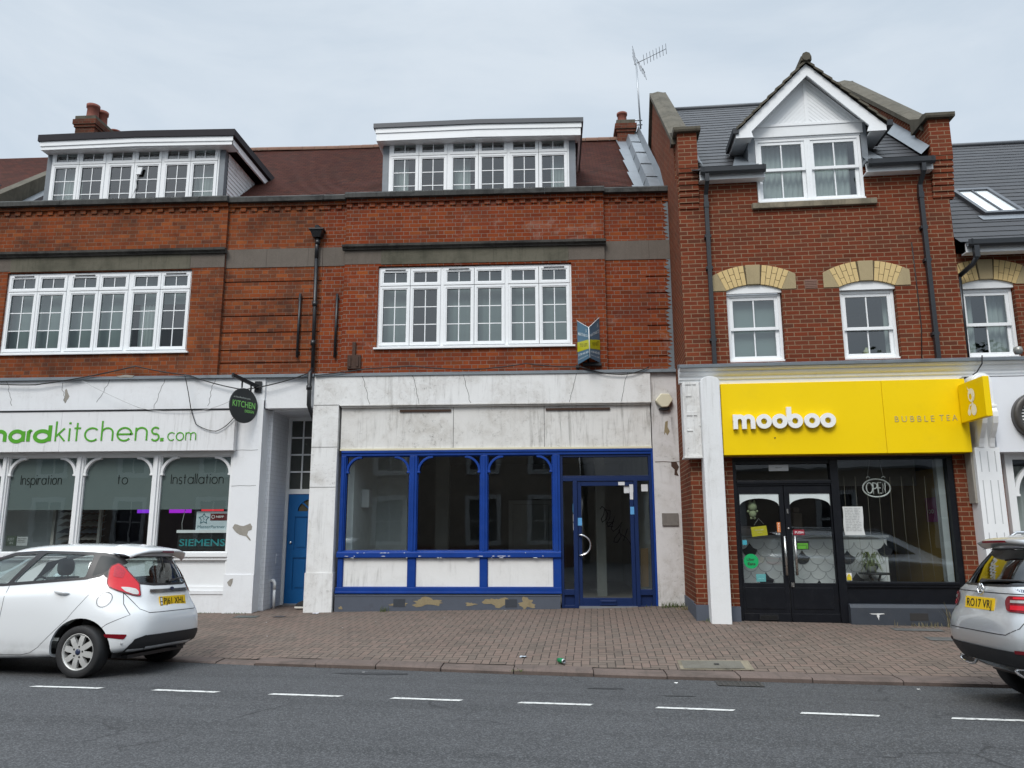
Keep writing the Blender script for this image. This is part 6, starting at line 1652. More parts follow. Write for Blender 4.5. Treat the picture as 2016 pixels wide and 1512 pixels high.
m = MB(); room(m, 4.85, 11.2, .35, 3, .2, 2.9); part('interior', m, M_roomdark, hR)
m = MB(); m.box(4.60,4.85,-.06,.1,.05,.42); part('plinth', m, M_plinth2, hR)
m = MB(); m.tube([(4.50,-.30,4.33),(4.49,-.29,4.2),(4.44,-.20,4.08),(4.33,-.30,4.02)], .01, 6); solo('cable', m, M_rubber, 'short black cable over the cornice behind the yellow projecting sign', 'cable', (4.5,-.3,4.0), 'O')
m = MB(); m.lathe([(0,4.40),(.05,4.405),(.075,4.46),(.06,4.52),(.03,4.53),(.0,4.53)], (5.22,.02,0), n=18)
solo('satellite_ornament', m, plain('dull_globe',(.30,.30,.28),.3,.4), 'small dull globe standing on the sill of the right edge window', 'ornament', (5.22,.02,4.4), 'O')
m = MB(); m.lathe([(0,4.46),(.045,4.465),(.055,4.52),(.05,4.58),(.025,4.60),(.02,4.625),(0,4.625)], (2.93,.24,0), n=16)
solo('ornament_jar', m, plain('cream_jar',(.5,.47,.28),.5), 'small cream jar on the sill inside the right arched window', 'jar', (2.93,.24,4.46), 'O')
# ---------------------------------------------------------------- cars
def paint(name, c, metal=0, rough=.22, flake=0):
    k = N(name); o = k.obj(); p = k.sep(o)
    dust = k.m('MULTIPLY', k.sstep(.5, .15, p[2]), k.sstep(.35, .7, k.noise(o, 4, 5, .65)))
    cc = k.mix(k.m('MULTIPLY', dust, .35), c, (.16,.14,.12))
    return k.principled(cc, k.m('ADD', rough, k.m('MULTIPLY', k.noise(o, 3, 3), .08)), metal, None, .5, .9)
M_carwhite = paint('white_car_paint', (.74,.76,.77))
M_carsilver = paint('silver_car_paint', (.56,.575,.58), .55, .3)
M_tyre = plain('tyre_rubber', (.016,.016,.017), .75, var=.2, scale=12, dirt=.3, dirtc=(.05,.047,.042), dscale=8)
M_alloy = plain('silver_alloy', (.60,.60,.58), .32, .35, var=.08, scale=8)
M_carglass = glass('car_glass', 1.6, (.62,.70,.69))
M_carglassdark = glass('privacy_glass', 1.6, (.10,.11,.11))
M_privacy = plain('smoked_quarter_glass', (.035,.04,.042), .3, spec=.12)
M_trim = plain('black_car_trim', (.014,.014,.016), .42, var=.2)
M_seamline = plain('panel_gap', (.03,.03,.032), .8)
M_bumperblack = plain('grained_black_plastic', (.022,.022,.024), .6, var=.2, scale=20)
M_seat = plain('grey_car_seat', (.085,.085,.085), .9, var=.15)
M_redlens = plain('red_light_lens', (.60,.010,.022), .25, spec=.35, coat=.25, var=.12, scale=30)
M_darkred = plain('dark_red_lens', (.16,.006,.012), .2, spec=.4, coat=.3, var=.1)
M_clearlens = plain('clear_light_lens', (.55,.53,.50), .15, .5, var=.3, scale=30)
M_plate = plain('yellow_number_plate', (.78,.50,.008), .35, var=.03)
M_plateink = plain('black_plate_ink', (.008,.008,.008), .4)

def cr(p0, p1, p2, p3, t):
    return tuple(.5*((2*b)+(-a+c)*t+(2*a-5*b+4*c-d)*t*t+(-a+3*b-3*c+d)*t**3) for a, b, c, d in zip(p0, p1, p2, p3))
def car_net(levels, nth=44, sub=4, taper=None):
    rows = []
    for zr, zm, zf, w, xr, xf, n, xm in levels:
        row = []; c = (xr+xf)/2; a = (xf-xr)/2
        for i in range(nth+1):
            th = -PI/2+PI*i/nth
            s, co_ = math.sin(th), math.cos(th)
            x = c+a*math.copysign(abs(s)**(2/n), s); y = w*abs(co_)**(2/n)
            # z through three stations (parabola)
            d0, d1, d2 = (xr-xm)*(xr-xf), (xm-xr)*(xm-xf), (xf-xr)*(xf-xm)
            z = zr*(x-xm)*(x-xf)/d0+zm*(x-xr)*(x-xf)/d1+zf*(x-xr)*(x-xm)/d2
            row.append((x, y*(taper(x) if taper else 1), z))
        rows.append(row)
    out = []; m = len(rows)
    for k in range(m-1):
        for s in range(sub):
            t = s/sub
            out.append([cr(rows[max(k-1,0)][i], rows[k][i], rows[k+1][i], rows[min(k+2,m-1)][i], t) for i in range(nth+1)])
    out.append(rows[-1]); return out
class Car:
    def __init__(s, root, levels, taper=None):
        s.root = root; net = car_net(levels, 44, 4, taper); s.net = net
        bm = bmesh.new(); V = {}
        def vert(p):
            k = tuple(round(c, 4) for c in p)
            if k not in V: V[k] = bm.verts.new(p)
            return V[k]
        for k in range(len(net)-1):
            for i in range(len(net[0])-1):
                for sg in (1, -1):
                    q = [net[k][i], net[k][i+1], net[k+1][i+1], net[k+1][i]]
                    q = [vert((p[0], sg*max(0,p[1]), p[2])) for p in q]
                    q = list(dict.fromkeys(q))
                    if len(q) > 2:
                        try: bm.faces.new(q if sg < 0 else q[::-1])
                        except ValueError: pass
        bmesh.ops.recalc_face_normals(bm, faces=bm.faces)
        # outwards
        f = max(bm.faces, key=lambda f: f.calc_center_median().y)
        if f.normal.y < 0: bmesh.ops.reverse_faces(bm, faces=bm.faces)
        s.bvh = BVHTree.FromBMesh(bm); s.bm = bm
    def body(s, cutters, mat, thick=.03):
        me = bpy.data.meshes.new('body'); s.bm.to_mesh(me)
        for p in me.polygons: p.use_smooth = True
        o = bpy.data.objects.new('body', me); col.objects.link(o)
        so_ = o.modifiers.new('Shell', 'SOLIDIFY'); so_.thickness = thick; so_.offset = -1
        cm = MB()
        tmp = []
        for c in cutters:
            cme = mesh_from('cutter', c, None); co_ = bpy.data.objects.new('cutter', cme); col.objects.link(co_); tmp.append(co_)
            b = bmesh.new(); b.from_mesh(cme); bmesh.ops.recalc_face_normals(b, faces=b.faces); b.to_mesh(cme); b.free()
            bo = o.modifiers.new('Cut', 'BOOLEAN'); bo.operation = 'DIFFERENCE'; bo.object = co_; bo.solver = 'EXACT'
        dg = bpy.context.evaluated_depsgraph_get(); dg.update()
        nm = bpy.data.meshes.new_from_object(o.evaluated_get(dg)); o.modifiers.clear(); o.data = nm
        for t in tmp: bpy.data.objects.remove(t)
        b = bmesh.new(); b.from_mesh(nm)
        for e in b.edges:
            if len(e.link_faces) == 2 and e.calc_face_angle(0) > R(38): e.smooth = False
        for f in b.faces: f.smooth = True
        b.to_mesh(nm); b.free(); nm.materials.clear(); nm.materials.append(mat)
        o.parent = s.root; BASE[o.name] = (0,0,0); return o
    DIRS = {'side':((0,1,0),(1,0,0)), 'farside':((0,-1,0),(1,0,0)), 'rear':((-1,0,0),(0,1,0)), 'top':((0,0,1),(1,0,0))}
    def ray(s, a, b, d):
        """(a, b) in the plane seen from direction d; returns the point and the normal on the body"""
        if isinstance(d, str):
            n, ax = s.DIRS[d]
        else:
            n = (math.cos(R(d)), math.sin(R(d)), 0); ax = (-n[1], n[0], 0)
        n, ax = Vector(n), Vector(ax); bx = Vector((0,0,1)) if abs(n.z) < .5 else Vector((0,1,0))
        o = n*4+ax*a+bx*b
        h = s.bvh.ray_cast(o, -n)
        if h[0] is None: h = s.bvh.find_nearest(ax*a+bx*b+n*.8)
        nn = h[1]
        return h[0], (nn if nn.dot(n) > 0 else -nn)
    def panel(s, poly, d, off=.004, holes=(), step=.05, mb=None, both=None):
        mb = mb or MB()
        def dens(P):
            out = []
            for i in range(len(P)):
                p, q = Vector(P[i]), Vector(P[(i+1) % len(P)]); n = max(1, int((q-p).length/(step*.7)))
                out += [tuple(p.lerp(q, k/n)) for k in range(n)]
            return out
        loops = [dens(poly)]+[dens(h) for h in holes]
        vs = []; fc = []
        for L in loops: fc.append(list(range(len(vs), len(vs)+len(L)))); vs += L
        def inside(p, P):
            c = False; j = len(P)-1
            for i in range(len(P)):
                if (P[i][1] > p[1]) != (P[j][1] > p[1]) and p[0] < (P[j][0]-P[i][0])*(p[1]-P[i][1])/(P[j][1]-P[i][1])+P[i][0]: c = not c
                j = i
            return c
        xs = [p[0] for p in poly]; zs = [p[1] for p in poly]
        x = min(xs)+step/2
        while x < max(xs):
            z = min(zs)+step/2
            while z < max(zs):
                if inside((x,z), poly) and not any(inside((x,z), h) for h in holes):
                    if min((Vector((x,z))-Vector(v)).length for v in vs[:sum(len(l) for l in loops)]) > step*.35: vs.append((x,z))
                z += step
            x += step
        r = delaunay_2d_cdt([Vector(v) for v in vs], [], fc, 2 if holes else 1, 1e-6)
        P3 = []
        for v in r[0]:
            p, n = s.ray(v.x, v.y, d); P3.append(p+n*off)
        nd = Vector(s.DIRS[d][0]) if isinstance(d, str) else Vector((math.cos(R(d)), math.sin(R(d)), 0))
        F = []
        for f in r[2]:
            a, b, c = [P3[i] for i in f[:3]]
            F.append(list(f) if (b-a).cross(c-a).dot(nd) > 0 else list(f)[::-1])
        mb.add(P3, F, True); return mb
    def seam(s, pts, d, w=.006, off=.0015, mb=None, step=.04):
        mb = mb or MB(); P = []
        for i in range(len(pts)-1):
            p, q = Vector(pts[i]), Vector(pts[i+1]); n = max(1, int((q-p).length/step))
            P += [p.lerp(q, k/n) for k in range(n)]
        P.append(Vector(pts[-1])); L = []
        for i, p in enumerate(P):
            t = (P[min(i+1,len(P)-1)]-P[max(i-1,0)]).normalized(); nn = Vector((-t.y,t.x))*w/2
            for q in (p+nn, p-nn):
                h, n = s.ray(q.x, q.y, d); L.append(h+n*off)
        mb.add(L, [(2*i,2*i+1,2*i+3,2*i+2) for i in range(len(P)-1)], True); return mb
def round_poly(P, r=.03, n=4):
    out = []
    for i in range(len(P)):
        a, b, c = Vector(P[i-1]), Vector(P[i]), Vector(P[(i+1) % len(P)])
        d1, d2 = (a-b), (c-b); k = min(r, d1.length*.45, d2.length*.45); p, q = b+d1.normalized()*k, b+d2.normalized()*k
        for j in range(n+1):
            t = j/n; out.append(tuple((p*(1-t)**2+b*2*t*(1-t)+q*t*t)))
    return out
def wheel(root, c, side, r, width, rim_r, nh, mats, hole_out=.84, hole_in=.40, twist=0, nuts=5, dished=False):
    """tyre > rim; c = hub centre, side = +1 when the outer face looks to +y"""
    h = width/2; t = MB()
    pr = [(rim_r*.97,-h*.86),(rim_r*1.06,-h*.98),(r*.93,-h*1.0),(r*.975,-h*.86),(r*.998,-h*.55),(r,0),(r*.998,h*.55),(r*.975,h*.86),(r*.93,h*1.0),(rim_r*1.06,h*.98),(rim_r*.97,h*.86)]
    t.lathe(pr, c, 'y', 44)
    for k in (-.5,-.17,.17,.5): pass
    w = part('wheel', t, M_tyre, root)
    rm = MB(); rm.lathe([(rim_r*.98,h*.86*side),(rim_r*1.0,h*.90*side),(rim_r*.95,h*.86*side),(rim_r*.93,h*.6*side),(rim_r*.85,-h*.5*side)], c, 'y', 44)
    outer = [(rim_r*.95*math.cos(2*PI*i/56), rim_r*.95*math.sin(2*PI*i/56)) for i in range(56)]
    holes = []
    for k in range(nh):
        a0 = 2*PI*(k+.5)/nh+twist; half = PI/nh*.66
        P = []
        for a_, rr_ in ((-half*.95,hole_out),(-half*.5,hole_out+.02),(0,hole_out+.03),(half*.5,hole_out+.02),(half*.95,hole_out),(half*.62,(hole_out+hole_in)/2+.04),(half*.18,hole_in),(-half*.18,hole_in),(-half*.62,(hole_out+hole_in)/2+.04)):
            P.append((rim_r*rr_*math.cos(a0+a_), rim_r*rr_*math.sin(a0+a_)))
        holes.append(round_poly(P, rim_r*.07, 2))
    vs = []; fc = []
    for L in [outer]+holes: fc.append(list(range(len(vs),len(vs)+len(L)))); vs += L
    vs += [(rim_r*.2*math.cos(i*PI/4), rim_r*.2*math.sin(i*PI/4)) for i in range(8)]+[(0,0)]
    q = delaunay_2d_cdt([Vector(v) for v in vs], [], fc, 2, 1e-6)
    def yy(v): rr_ = v.length/rim_r; return side*(h*.62+h*.22*(1-(rr_-.5)**2*3 if rr_ > .5 else 1)-.0)
    F = [(c[0]+v.x, c[1]+yy(v), c[2]+v.y) for v in q[0]]; rm.add(F, [list(f) if side < 0 else list(f)[::-1] for f in q[2]])
    for L in holes:
        n = len(L); A = [(c[0]+p[0], c[1]+yy(Vector(p)), c[2]+p[1]) for p in L]; B = [(c[0]+p[0]*.97, c[1]+yy(Vector(p))-side*.035, c[2]+p[1]*.97) for p in L]
        rm.add(A+B, [(i,(i+1) % n,(i+1) % n+n,i+n) for i in range(n)], True)
    part('rim', rm, M_alloy, w)
    d = MB(); d.lathe([(0,h*.15*side),(rim_r*.86,h*.15*side)], c, 'y', 30); part('brake', d, plain('dark_brake',(.03,.03,.03),.5,.5), w)
    d = MB(); d.lathe([(0,h*.93*side),(rim_r*.14,h*.92*side),(rim_r*.17,h*.84*side)], c, 'y', 18)
    part('hub_cap', d, plain('navy_hub_cap',(.02,.03,.07),.3), w)
    d = MB()
    for k in range(nuts):
        a = 2*PI*k/nuts+.5; d.lathe([(0,h*.87*side),(rim_r*.055,h*.87*side),(rim_r*.06,h*.6*side)], (c[0]+rim_r*.29*math.cos(a),c[1],c[2]+rim_r*.29*math.sin(a)), 'y', 8)
    part('wheel_nut', d, plain('dark_brake',(.03,.03,.03),.5,.5), w)
    return w
def liner(m, x, z, r, y0, y1):
    P = [(x+r*math.cos(R(t)), z+r*math.sin(R(t))) for t in range(-12, 193, 12)]
    m.grid([[(a,y0,b) for a,b in P],[(a,y1,b) for a,b in P]], True); m.add([(a,y0,b) for a,b in P], [list(range(len(P)))])
def cyl_y(x, z, r, y0, y1, n=40):
    return MB().prism_y([(x+r*math.cos(2*PI*i/n), z+r*math.sin(2*PI*i/n)) for i in range(n)], y0, y1)
def plate_text(root, parent, txt, cx, cz, x, tilt, w, h, band=True):
    """UK rear plate in the y-z plane, facing -x, leaning by tilt"""
    def xf(v):  # v.x along reading direction (seen from behind: towards -y), v.z up, v.y depth
        a = R(tilt); return Vector((x-(-v.y)*math.cos(a)*-1*-1+v.z*math.sin(a), cx-v.x, cz+v.z*math.cos(a)))
    m = MB(); m.box(-w/2,w/2,0,.012,-h/2,h/2); p = part('number_plate', m.xf(xf), M_plate, parent)
    t = text_mb(txt, h*.66, 0, 0, -h*.33, .002, 'CENTER', bold=.012, space=1.05, width=w*(.80 if band else .86)); t.xf(lambda v: Vector((v.x+(w*.04 if band else 0), v.y-.0005, v.z)))
    xs = [v[0] for v in t.v]; sh = -(min(xs)+max(xs))/2+(w*.045 if band else 0); t.xf(lambda v: Vector((v.x+sh, v.y, v.z)))
    part('plate_lettering', t.xf(xf), M_plateink, p)
    if band:
        m = MB(); m.box(-w/2+.005,-w/2+.05,-.0015,0,-h/2+.006,h/2-.006); part('plate_band', m.xf(xf), plain('plate_blue',(.02,.03,.09),.4), p)
        m = MB(); m.box(-w/2+.012,-w/2+.043,-.003,-.0015,.0,h/2-.015); m.box(-w/2+.012,-w/2+.043,-.003,-.0015,-h/2+.015,-.012); part('plate_mark', m.xf(xf), M_letterwhite, p)
    return p

# ---- the white hatchback
hb = thing('parked_car', 'white five door hatchback parked facing left beside the kerb', 'car', (0,0,0)); 
hb.location = (-5.385, 9.75, -.068); hb.rotation_euler = (R(2.2), 0, R(172.5))
def hb_taper(x): return 1-.10*max(0,(x-1.9)/1.4)**2
HBL = [(.26,.19,.18,.60,-.42,3.0,5,1.0),(.30,.20,.20,.80,-.59,3.18,5.6,1.0),(.42,.31,.32,.845,-.655,3.28,5.4,1.0),(.57,.48,.52,.862,-.67,3.29,4.8,1.0),(.70,.66,.66,.866,-.655,3.24,4.3,1.0),
       (.82,.80,.74,.862,-.60,3.12,3.8,1.0),(.95,.91,.82,.845,-.565,2.85,3.3,1.0),(1.06,.99,.90,.80,-.515,2.55,3.2,1.0),(1.20,1.19,1.10,.725,-.44,2.15,3.1,.9),(1.335,1.355,1.29,.635,-.35,1.75,3.1,.8),(1.40,1.435,1.38,.545,-.37,1.5,3.0,.7),(1.425,1.47,1.42,.30,-.36,1.45,2.6,.7),(1.43,1.478,1.43,0,-.34,1.4,2.4,.7)]
def up(z): return z if z < 1.03 else 1.03+(z-1.03)*1.11
HBL = [(up(a),up(b),up(c),*q) for a,b,c,*q in HBL]
K = Car(hb, HBL, hb_taper)
W_rear = [(.10,1.345),(.76,1.365),(1.02,1.055),(.10,1.115)]
W_quart = [(.03,1.345),(.03,1.12),(-.07,1.15),(-.21,1.26),(-.18,1.285),(-.10,1.325)]
W_front = [(.85,1.365),(1.20,1.34),(1.62,1.24),(1.93,1.0),(1.10,1.04)]
W_hatch = [(.50,1.30),(.30,1.325),(-.30,1.325),(-.50,1.30),(-.62,1.12),(-.55,1.08),(-.3,1.045),(.3,1.045),(.55,1.08),(.62,1.12)]
W_screen = [(.56,1.33),(-.56,1.33),(-.66,1.0),(.66,1.0)]
W_rear, W_quart, W_front, W_hatch, W_screen = [[(a,up(b)) for a,b in P] for P in (W_rear, W_quart, W_front, W_hatch, W_screen)]
cut = []
for Wd in (W_rear, W_quart, W_front): cut.append(MB().prism_y(round_poly(Wd,.03), -1.5, 1.5))
cut.append(MB().prism_x([(y,z) for y,z in round_poly(W_hatch,.05)], -1.2, .15)); cut.append(MB().prism_x(round_poly(W_screen,.05), 1.25, 3))
for x in (0, 2.49): cut.append(cyl_y(x,.30,.365,-1.2,-.52)); cut.append(cyl_y(x,.30,.365,.52,1.2))
body = K.body(cut, M_carwhite)
TR = [(.0,1.372),(.3,1.382),(.85,1.392),(1.25,1.37),(1.70,1.255),(2.05,1.0),(1.93,.975),(1.10,1.015),(.55,1.055),(.08,1.09),(-.06,1.12),(-.27,1.265),(-.225,1.30),(-.12,1.35)]
TR = [(a,up(b)) for a,b in TR]
for d in ('side','farside'):
    m = K.panel(round_poly(TR,.02), d, .003, [round_poly(w_,.03) for w_ in (W_rear,W_quart,W_front)], .06); part('window_trim', m, M_trim, hb)
    for w_, nm in ((W_rear,'rear_door_glass'),(W_quart,'quarter_glass'),(W_front,'front_door_glass')):
        part(nm, K.panel(round_poly(w_,.03), d, -.010, (), .07), M_carglass, hb) if nm[0] != 'q' else part(nm, K.panel(round_poly(w_,.03), d, .0045, (), .05), M_privacy, hb)
part('rear_window', K.panel(round_poly(W_hatch,.05), 'rear', -.008, (), .06), M_carglass, hb)
HT = [(.54,1.335),(-.54,1.335),(-.67,1.115),(-.58,1.05),(-.3,1.02),(.3,1.02),(.58,1.05),(.67,1.115)]
HT = [(a,up(b)) for a,b in HT]
m = K.panel(round_poly(HT,.05), 'rear', .0025, [round_poly(W_hatch,.05)], .06); part('window_trim', m, M_trim, hb)
m = MB()
pp_ = Car.DIRS
g = MB(); g.add([(2.46,-.64,.99),(2.46,.64,.99),(1.70,.56,1.335),(1.70,-.56,1.335)], [(0,1,2,3)]); part('windscreen', g, M_carglass, hb)
# spoiler, lamps, bumper, trim
m = MB(); rows = []
for i in range(17):
    y = -.555+1.11*i/16; e = abs(y)/.555; xr = -.475+.13*e**4; dr = .022*e**2+.05*e**6
    rows.append([(.0-.1*e**4,y,1.475-.03*e**2-.07*e**6),(-.14,y,1.458-dr-.02*e**6),(xr+.08,y,1.428-dr),(xr,y,1.402-dr),(xr+.012,y,1.386-dr),(-.30,y,1.35-dr*.9)])
rows = [[(a,b,up(c)) for a,b,c in r] for r in rows]
m.grid(rows, True); sp_ = part('spoiler', m, M_carwhite, hb)
m = MB(); m.box(-.475,-.44,-.11,.11,up(1.378),up(1.394)); part('brake_light', m, M_darkred, hb)
TL = [(.340,1.19),(.322,1.228),(.25,1.258),(.195,1.225),(.02,1.045),(.0,.905),(.09,.92),(.25,.972),(.340,1.015),(.358,1.06)]
TL = [(a,up(b)) for a,b in TL]
for sg in (1, -1):
    d = 135 if sg > 0 else -135
    def q(P): return [(-sg*a if sg > 0 else -sg*a, z) for a, z in P]
    # oblique view axis: a = distance across, outward positive
    m = K.panel(round_poly(q(TL),.015), d, .012, (), .04); tl = part('tail_light', m, M_redlens, hb)
    m = MB(); Q = round_poly(q(TL),.015); K.seam(Q+[Q[0]], d, .012, .0125, mb=m); part('lens_border', m, M_darkred, tl)
    CL = [(.22,1.01),(.13,1.005),(.05,.985),(.025,.955),(.022,.92),(.07,.922),(.17,.96)]
    part('reversing_lens', K.panel(round_poly(q(CL),.02), d, .0145, (), .03), M_clearlens, tl)
    SL = [(a,up(b)) for a,b in [(.288,1.225),(.25,1.24),(.17,1.17),(.20,1.10),(.30,1.12)]]
    part('indicator_lens', K.panel(round_poly(q(SL),.02), d, .0145, (), .03), plain('honeycomb_red',(.45,.01,.03),.3,var=.5,scale=60), tl)
LB = [(-.60,.43),(-.50,.465),(.50,.465),(.60,.43),(.66,.38),(.68,.27),(.3,.25),(-.3,.25),(-.68,.27),(-.66,.38)]
m = K.panel(round_poly(LB,.04), 'rear', .007, (), .06); part('lower_bumper', m, M_bumperblack, hb)
for d, sg in ((135,1),(-135,-1)):
    P = [(-sg*.12,.485),(-sg*.36,.495),(-sg*.34,.455),(-sg*.15,.43)]
    part('reflector', K.panel(round_poly(P,.02), d, .004, (), .04), M_darkred, hb)
    P = [(-sg*.04,.43),(sg*.10,.47),(sg*.10,.27),(-sg*.02,.25),(-sg*.15,.245)]
    part('lower_bumper', K.panel(round_poly(P,.02), d, .005, (), .05), M_bumperblack, hb)
sm = MB()
K.seam([(.05,1.09),(-.01,1.03),(-.03,.95),(.04,.84),(.17,.66),(.34,.50),(.52,.33),(.62,.27),(.75,.245),(1.9,.24)], 'side', .0045, mb=sm)
K.seam([(1.06,1.03),(1.05,.8),(1.07,.5),(1.12,.25)], 'side', mb=sm)
K.seam([(-.335,1.0),(-.40,.82),(-.50,.7),(-.30,.60),(-.25,.56)], 'side', mb=sm)
K.seam([(-.2+.075*math.cos(R(t)),.87+.082*math.sin(R(t))) for t in range(0,361,20)], 'side', .005, .008, mb=sm, step=.008)
K.seam([(-.66,1.07),(-.60,.9),(-.55,.76),(-.46,.715),(.46,.715),(.55,.76),(.60,.9),(.66,1.07)], 'rear', .007, mb=sm)
K.seam([(-.13,1.405),(-.2,1.35),(-.235,1.29)], 'side', .005, mb=sm)
for d in ('farside',): K.seam([(1.06,1.03),(1.05,.8),(1.07,.5),(1.12,.25)], d, mb=sm)
part('panel_gap', sm, M_seamline, hb)
# crisp waist crease, sill, door handles, mirrors, badge strip, wiper, plate
for sg, d in ((1,'side'),(-1,'farside')):
    for x in (.31, 1.42):
        p0, n0 = K.ray(x, .955, d); m = MB(); pr = []
        for i in range(9):
            t = -1+2*i/8; rr_ = .017*math.sqrt(max(.02,1-t*t)); pr.append(((x+.105*t, p0.y+sg*(.006+.018*(1-t*t)), .955+.012*t), rr_*1.55))
        m.tube([q[0] for q in pr], [q[1] for q in pr], 10); part('door_handle', m, M_carwhite, hb)
    p0, n0 = K.ray(1.78, 1.02, d); m = MB(); m.lathe([(0,-.09),(.05,-.085),(.075,-.03),(.07,.05),(.04,.085),(0,.09)], (1.80,p0.y+sg*.13,1.06), 'y', 16); m.box(1.78,1.84,p0.y+sg*-.03,p0.y+sg*.08,1.015,1.04); part('door_mirror', m, M_carwhite, hb)
m = MB(); p0, _ = K.ray(0,.955,'rear'); 
P = [(-.37,.935),(.37,.935),(.38,.95),(.37,.975),(-.37,.975),(-.38,.95)]
part('tailgate_strip', K.panel(P, 'rear', .012, (), .06), plain('grey_chrome_strip',(.22,.22,.22),.25,.8), hb)
P = [(.042*math.cos(R(t)), .975+.017*math.sin(R(t))) for t in range(0,360,20)]; part('maker_badge', K.panel(P, 'rear', .020, (), .03), plain('dark_blue_badge',(.015,.02,.05),.25), hb)
m = MB(); P = [K.ray(y,z,'rear')[0]+Vector((-.015,0,0)) for y,z in ((.0,1.05),(.0,1.075),(-.12,1.085),(-.30,1.10),(-.46,1.115))]; m.tube(P, [.02,.018,.012,.009,.006], 8); part('rear_wiper', m, M_trim, hb)
px_, _ = K.ray(0,.83,'rear'); plate_text(hb, hb, 'PJ61 XHL', 0, .835, px_.x-.006, 12, .52, .112)
m = MB(); m.lathe([(0,-.003),(.012,-.004),(.016,0)], (0,0,0), 'y', 10); p0, n0 = K.ray(-.47,.385,'side'); m.xf(lambda v: Vector((p0.x+v.x, p0.y+.002-v.y, p0.z+v.z))); part('parking_sensor', m, plain('grey_sensor',(.35,.36,.37),.4), hb)
for x in (0, 2.49):
    for sg in (1,-1):
        wheel(hb, (x, sg*.735, .292), sg, .292, .195, .205, 8, None, .88, .40, .2)
m = MB()
for x in (0,2.49):
    for sg in (1,-1):
        m = MB(); liner(m, x, .30, .372, .40*sg, .72*sg); part('arch_liner', m, M_trim, hb)
m = MB(); m.box(-.45,2.95,-.55,.55,.20,.24); m.box(-.1,.1,-.62,.62,.22,.36); m.tube([(-.5,-.35,.26),(-.05,-.35,.26)], .03, 8); part('underbody', m, M_trim, hb)
# cabin
m = MB()
def seat(m, x, y, w_=.46):
    m.box(x,x+.5,y-w_/2,y+w_/2,.42,.56)
    rows = [];
    for i in range(7):
        t = i/6; k = 1-.12*t; rows.append((x+.02-.16*t, .56+.56*t, w_/2*k))
    for (xa,za,wa),(xb,zb,wb) in zip(rows, rows[1:]):
        m.add([(xa,y-wa,za),(xa,y+wa,za),(xb,y+wb,zb),(xb,y-wb,zb),(xa+.12,y-wa,za),(xa+.12,y+wa,za),(xb+.12,y+wb,zb),(xb+.12,y-wb,zb)], [(3,2,1,0),(4,5,6,7),(0,4,7,3),(1,2,6,5),(0,1,5,4),(3,7,6,2)])
    pr = []
    for i in range(9):
        a = PI*i/8; pr.append((.115*math.sin(a)**.5 if 0 < i < 8 else 0, .105*-math.cos(a)))
    q = MB(); q.lathe(pr, (0,0,0), 'z', 18); q.xf(lambda v: Vector((x-.10+v.x*.5, y+v.y*1.15, 1.235+v.z))); m.join(q)
    m.tube([(x-.10,y-.05,1.08),(x-.10,y-.05,1.17)], .008, 6); m.tube([(x-.10,y+.05,1.08),(x-.10,y+.05,1.17)], .008, 6)
for y in (.36,-.36): 
    q = MB(); seat(q, .78, y); part('seat', q, M_seat, hb)
for y in (.36,-.36):
    q = MB(); seat(q, .02, y, .52); q.xf(lambda v: Vector((v.x, v.y, v.z if v.z < 1.0 else 1.0+(v.z-1.0)*.75))); part('seat', q, M_seat, hb)
m = MB(); m.box(1.75,2.3,-.68,.68,.5,.93); part('dashboard', m, M_trim, hb)
m = MB(); m.add([(-.35,-.6,.9),(-.35,.6,.9),(-.02,.6,.93),(-.02,-.6,.93)], [(0,1,2,3)]); part('parcel_shelf', m, M_trim, hb)
m = MB(); m.tube([(1.60+.06*math.sin(R(t)),-.36+.18*math.cos(R(t)),.92+.17*math.sin(R(t))) for t in range(0,361,20)], .014, 8); part('steering_wheel', m, M_trim, hb)

# ---- the silver estate at the right edge
sv = thing('parked_car', 'silver high riding estate car parked facing right by the tea shop', 'car', (0,0,0))
sv.location = (4.96, 7.86, -.065); sv.rotation_euler = (R(-1.8), 0, R(-1))
def sv_taper(x): return 1-.08*max(0,(x-2.2)/1.5)**2
SVL = [(.36,.27,.28,.66,-.62,3.4,4.6,1.4),(.42,.28,.3,.85,-.80,3.58,5,1.4),(.55,.42,.45,.925,-.91,3.69,5,1.4),(.70,.60,.62,.945,-.945,3.71,4.8,1.4),(.83,.80,.80,.94,-.925,3.66,4.6,1.4),(.94,.93,.90,.935,-.87,3.5,4.4,1.4),(1.08,1.03,.98,.915,-.835,3.2,4.2,1.4),
       (1.17,1.10,1.04,.87,-.80,2.85,3.3,1.4),(1.34,1.32,1.26,.79,-.68,2.4,3.2,1.2),(1.49,1.51,1.44,.705,-.54,2.05,3.2,1.1),(1.565,1.60,1.54,.62,-.56,1.85,3.1,1.0),(1.60,1.635,1.58,.35,-.57,1.8,2.7,1.0),(1.605,1.642,1.59,0,-.56,1.75,2.5,1.0)]
S = Car(sv, SVL, sv_taper)
V_hatch = [(.55,1.47),(.3,1.49),(-.3,1.49),(-.55,1.47),(-.69,1.22),(-.64,1.185),(-.3,1.165),(.3,1.165),(.64,1.185),(.69,1.22)]
V_side = [(-.42,1.26),(-.30,1.47),(.1,1.52),(1.3,1.52),(1.75,1.40),(2.15,1.16),(1.0,1.15),(0,1.17)]
cut = [MB().prism_x(round_poly(V_hatch,.05), -1.4, .1), MB().prism_y(round_poly(V_side,.04), -1.5, 1.5)]
for x in (0, 2.87): cut.append(cyl_y(x,.37,.425,-1.2,-.55)); cut.append(cyl_y(x,.37,.425,.55,1.2))
S.body(cut, M_carsilver)
part('rear_window', S.panel(round_poly(V_hatch,.05), 'rear', -.006, (), .07), M_carglassdark, sv)
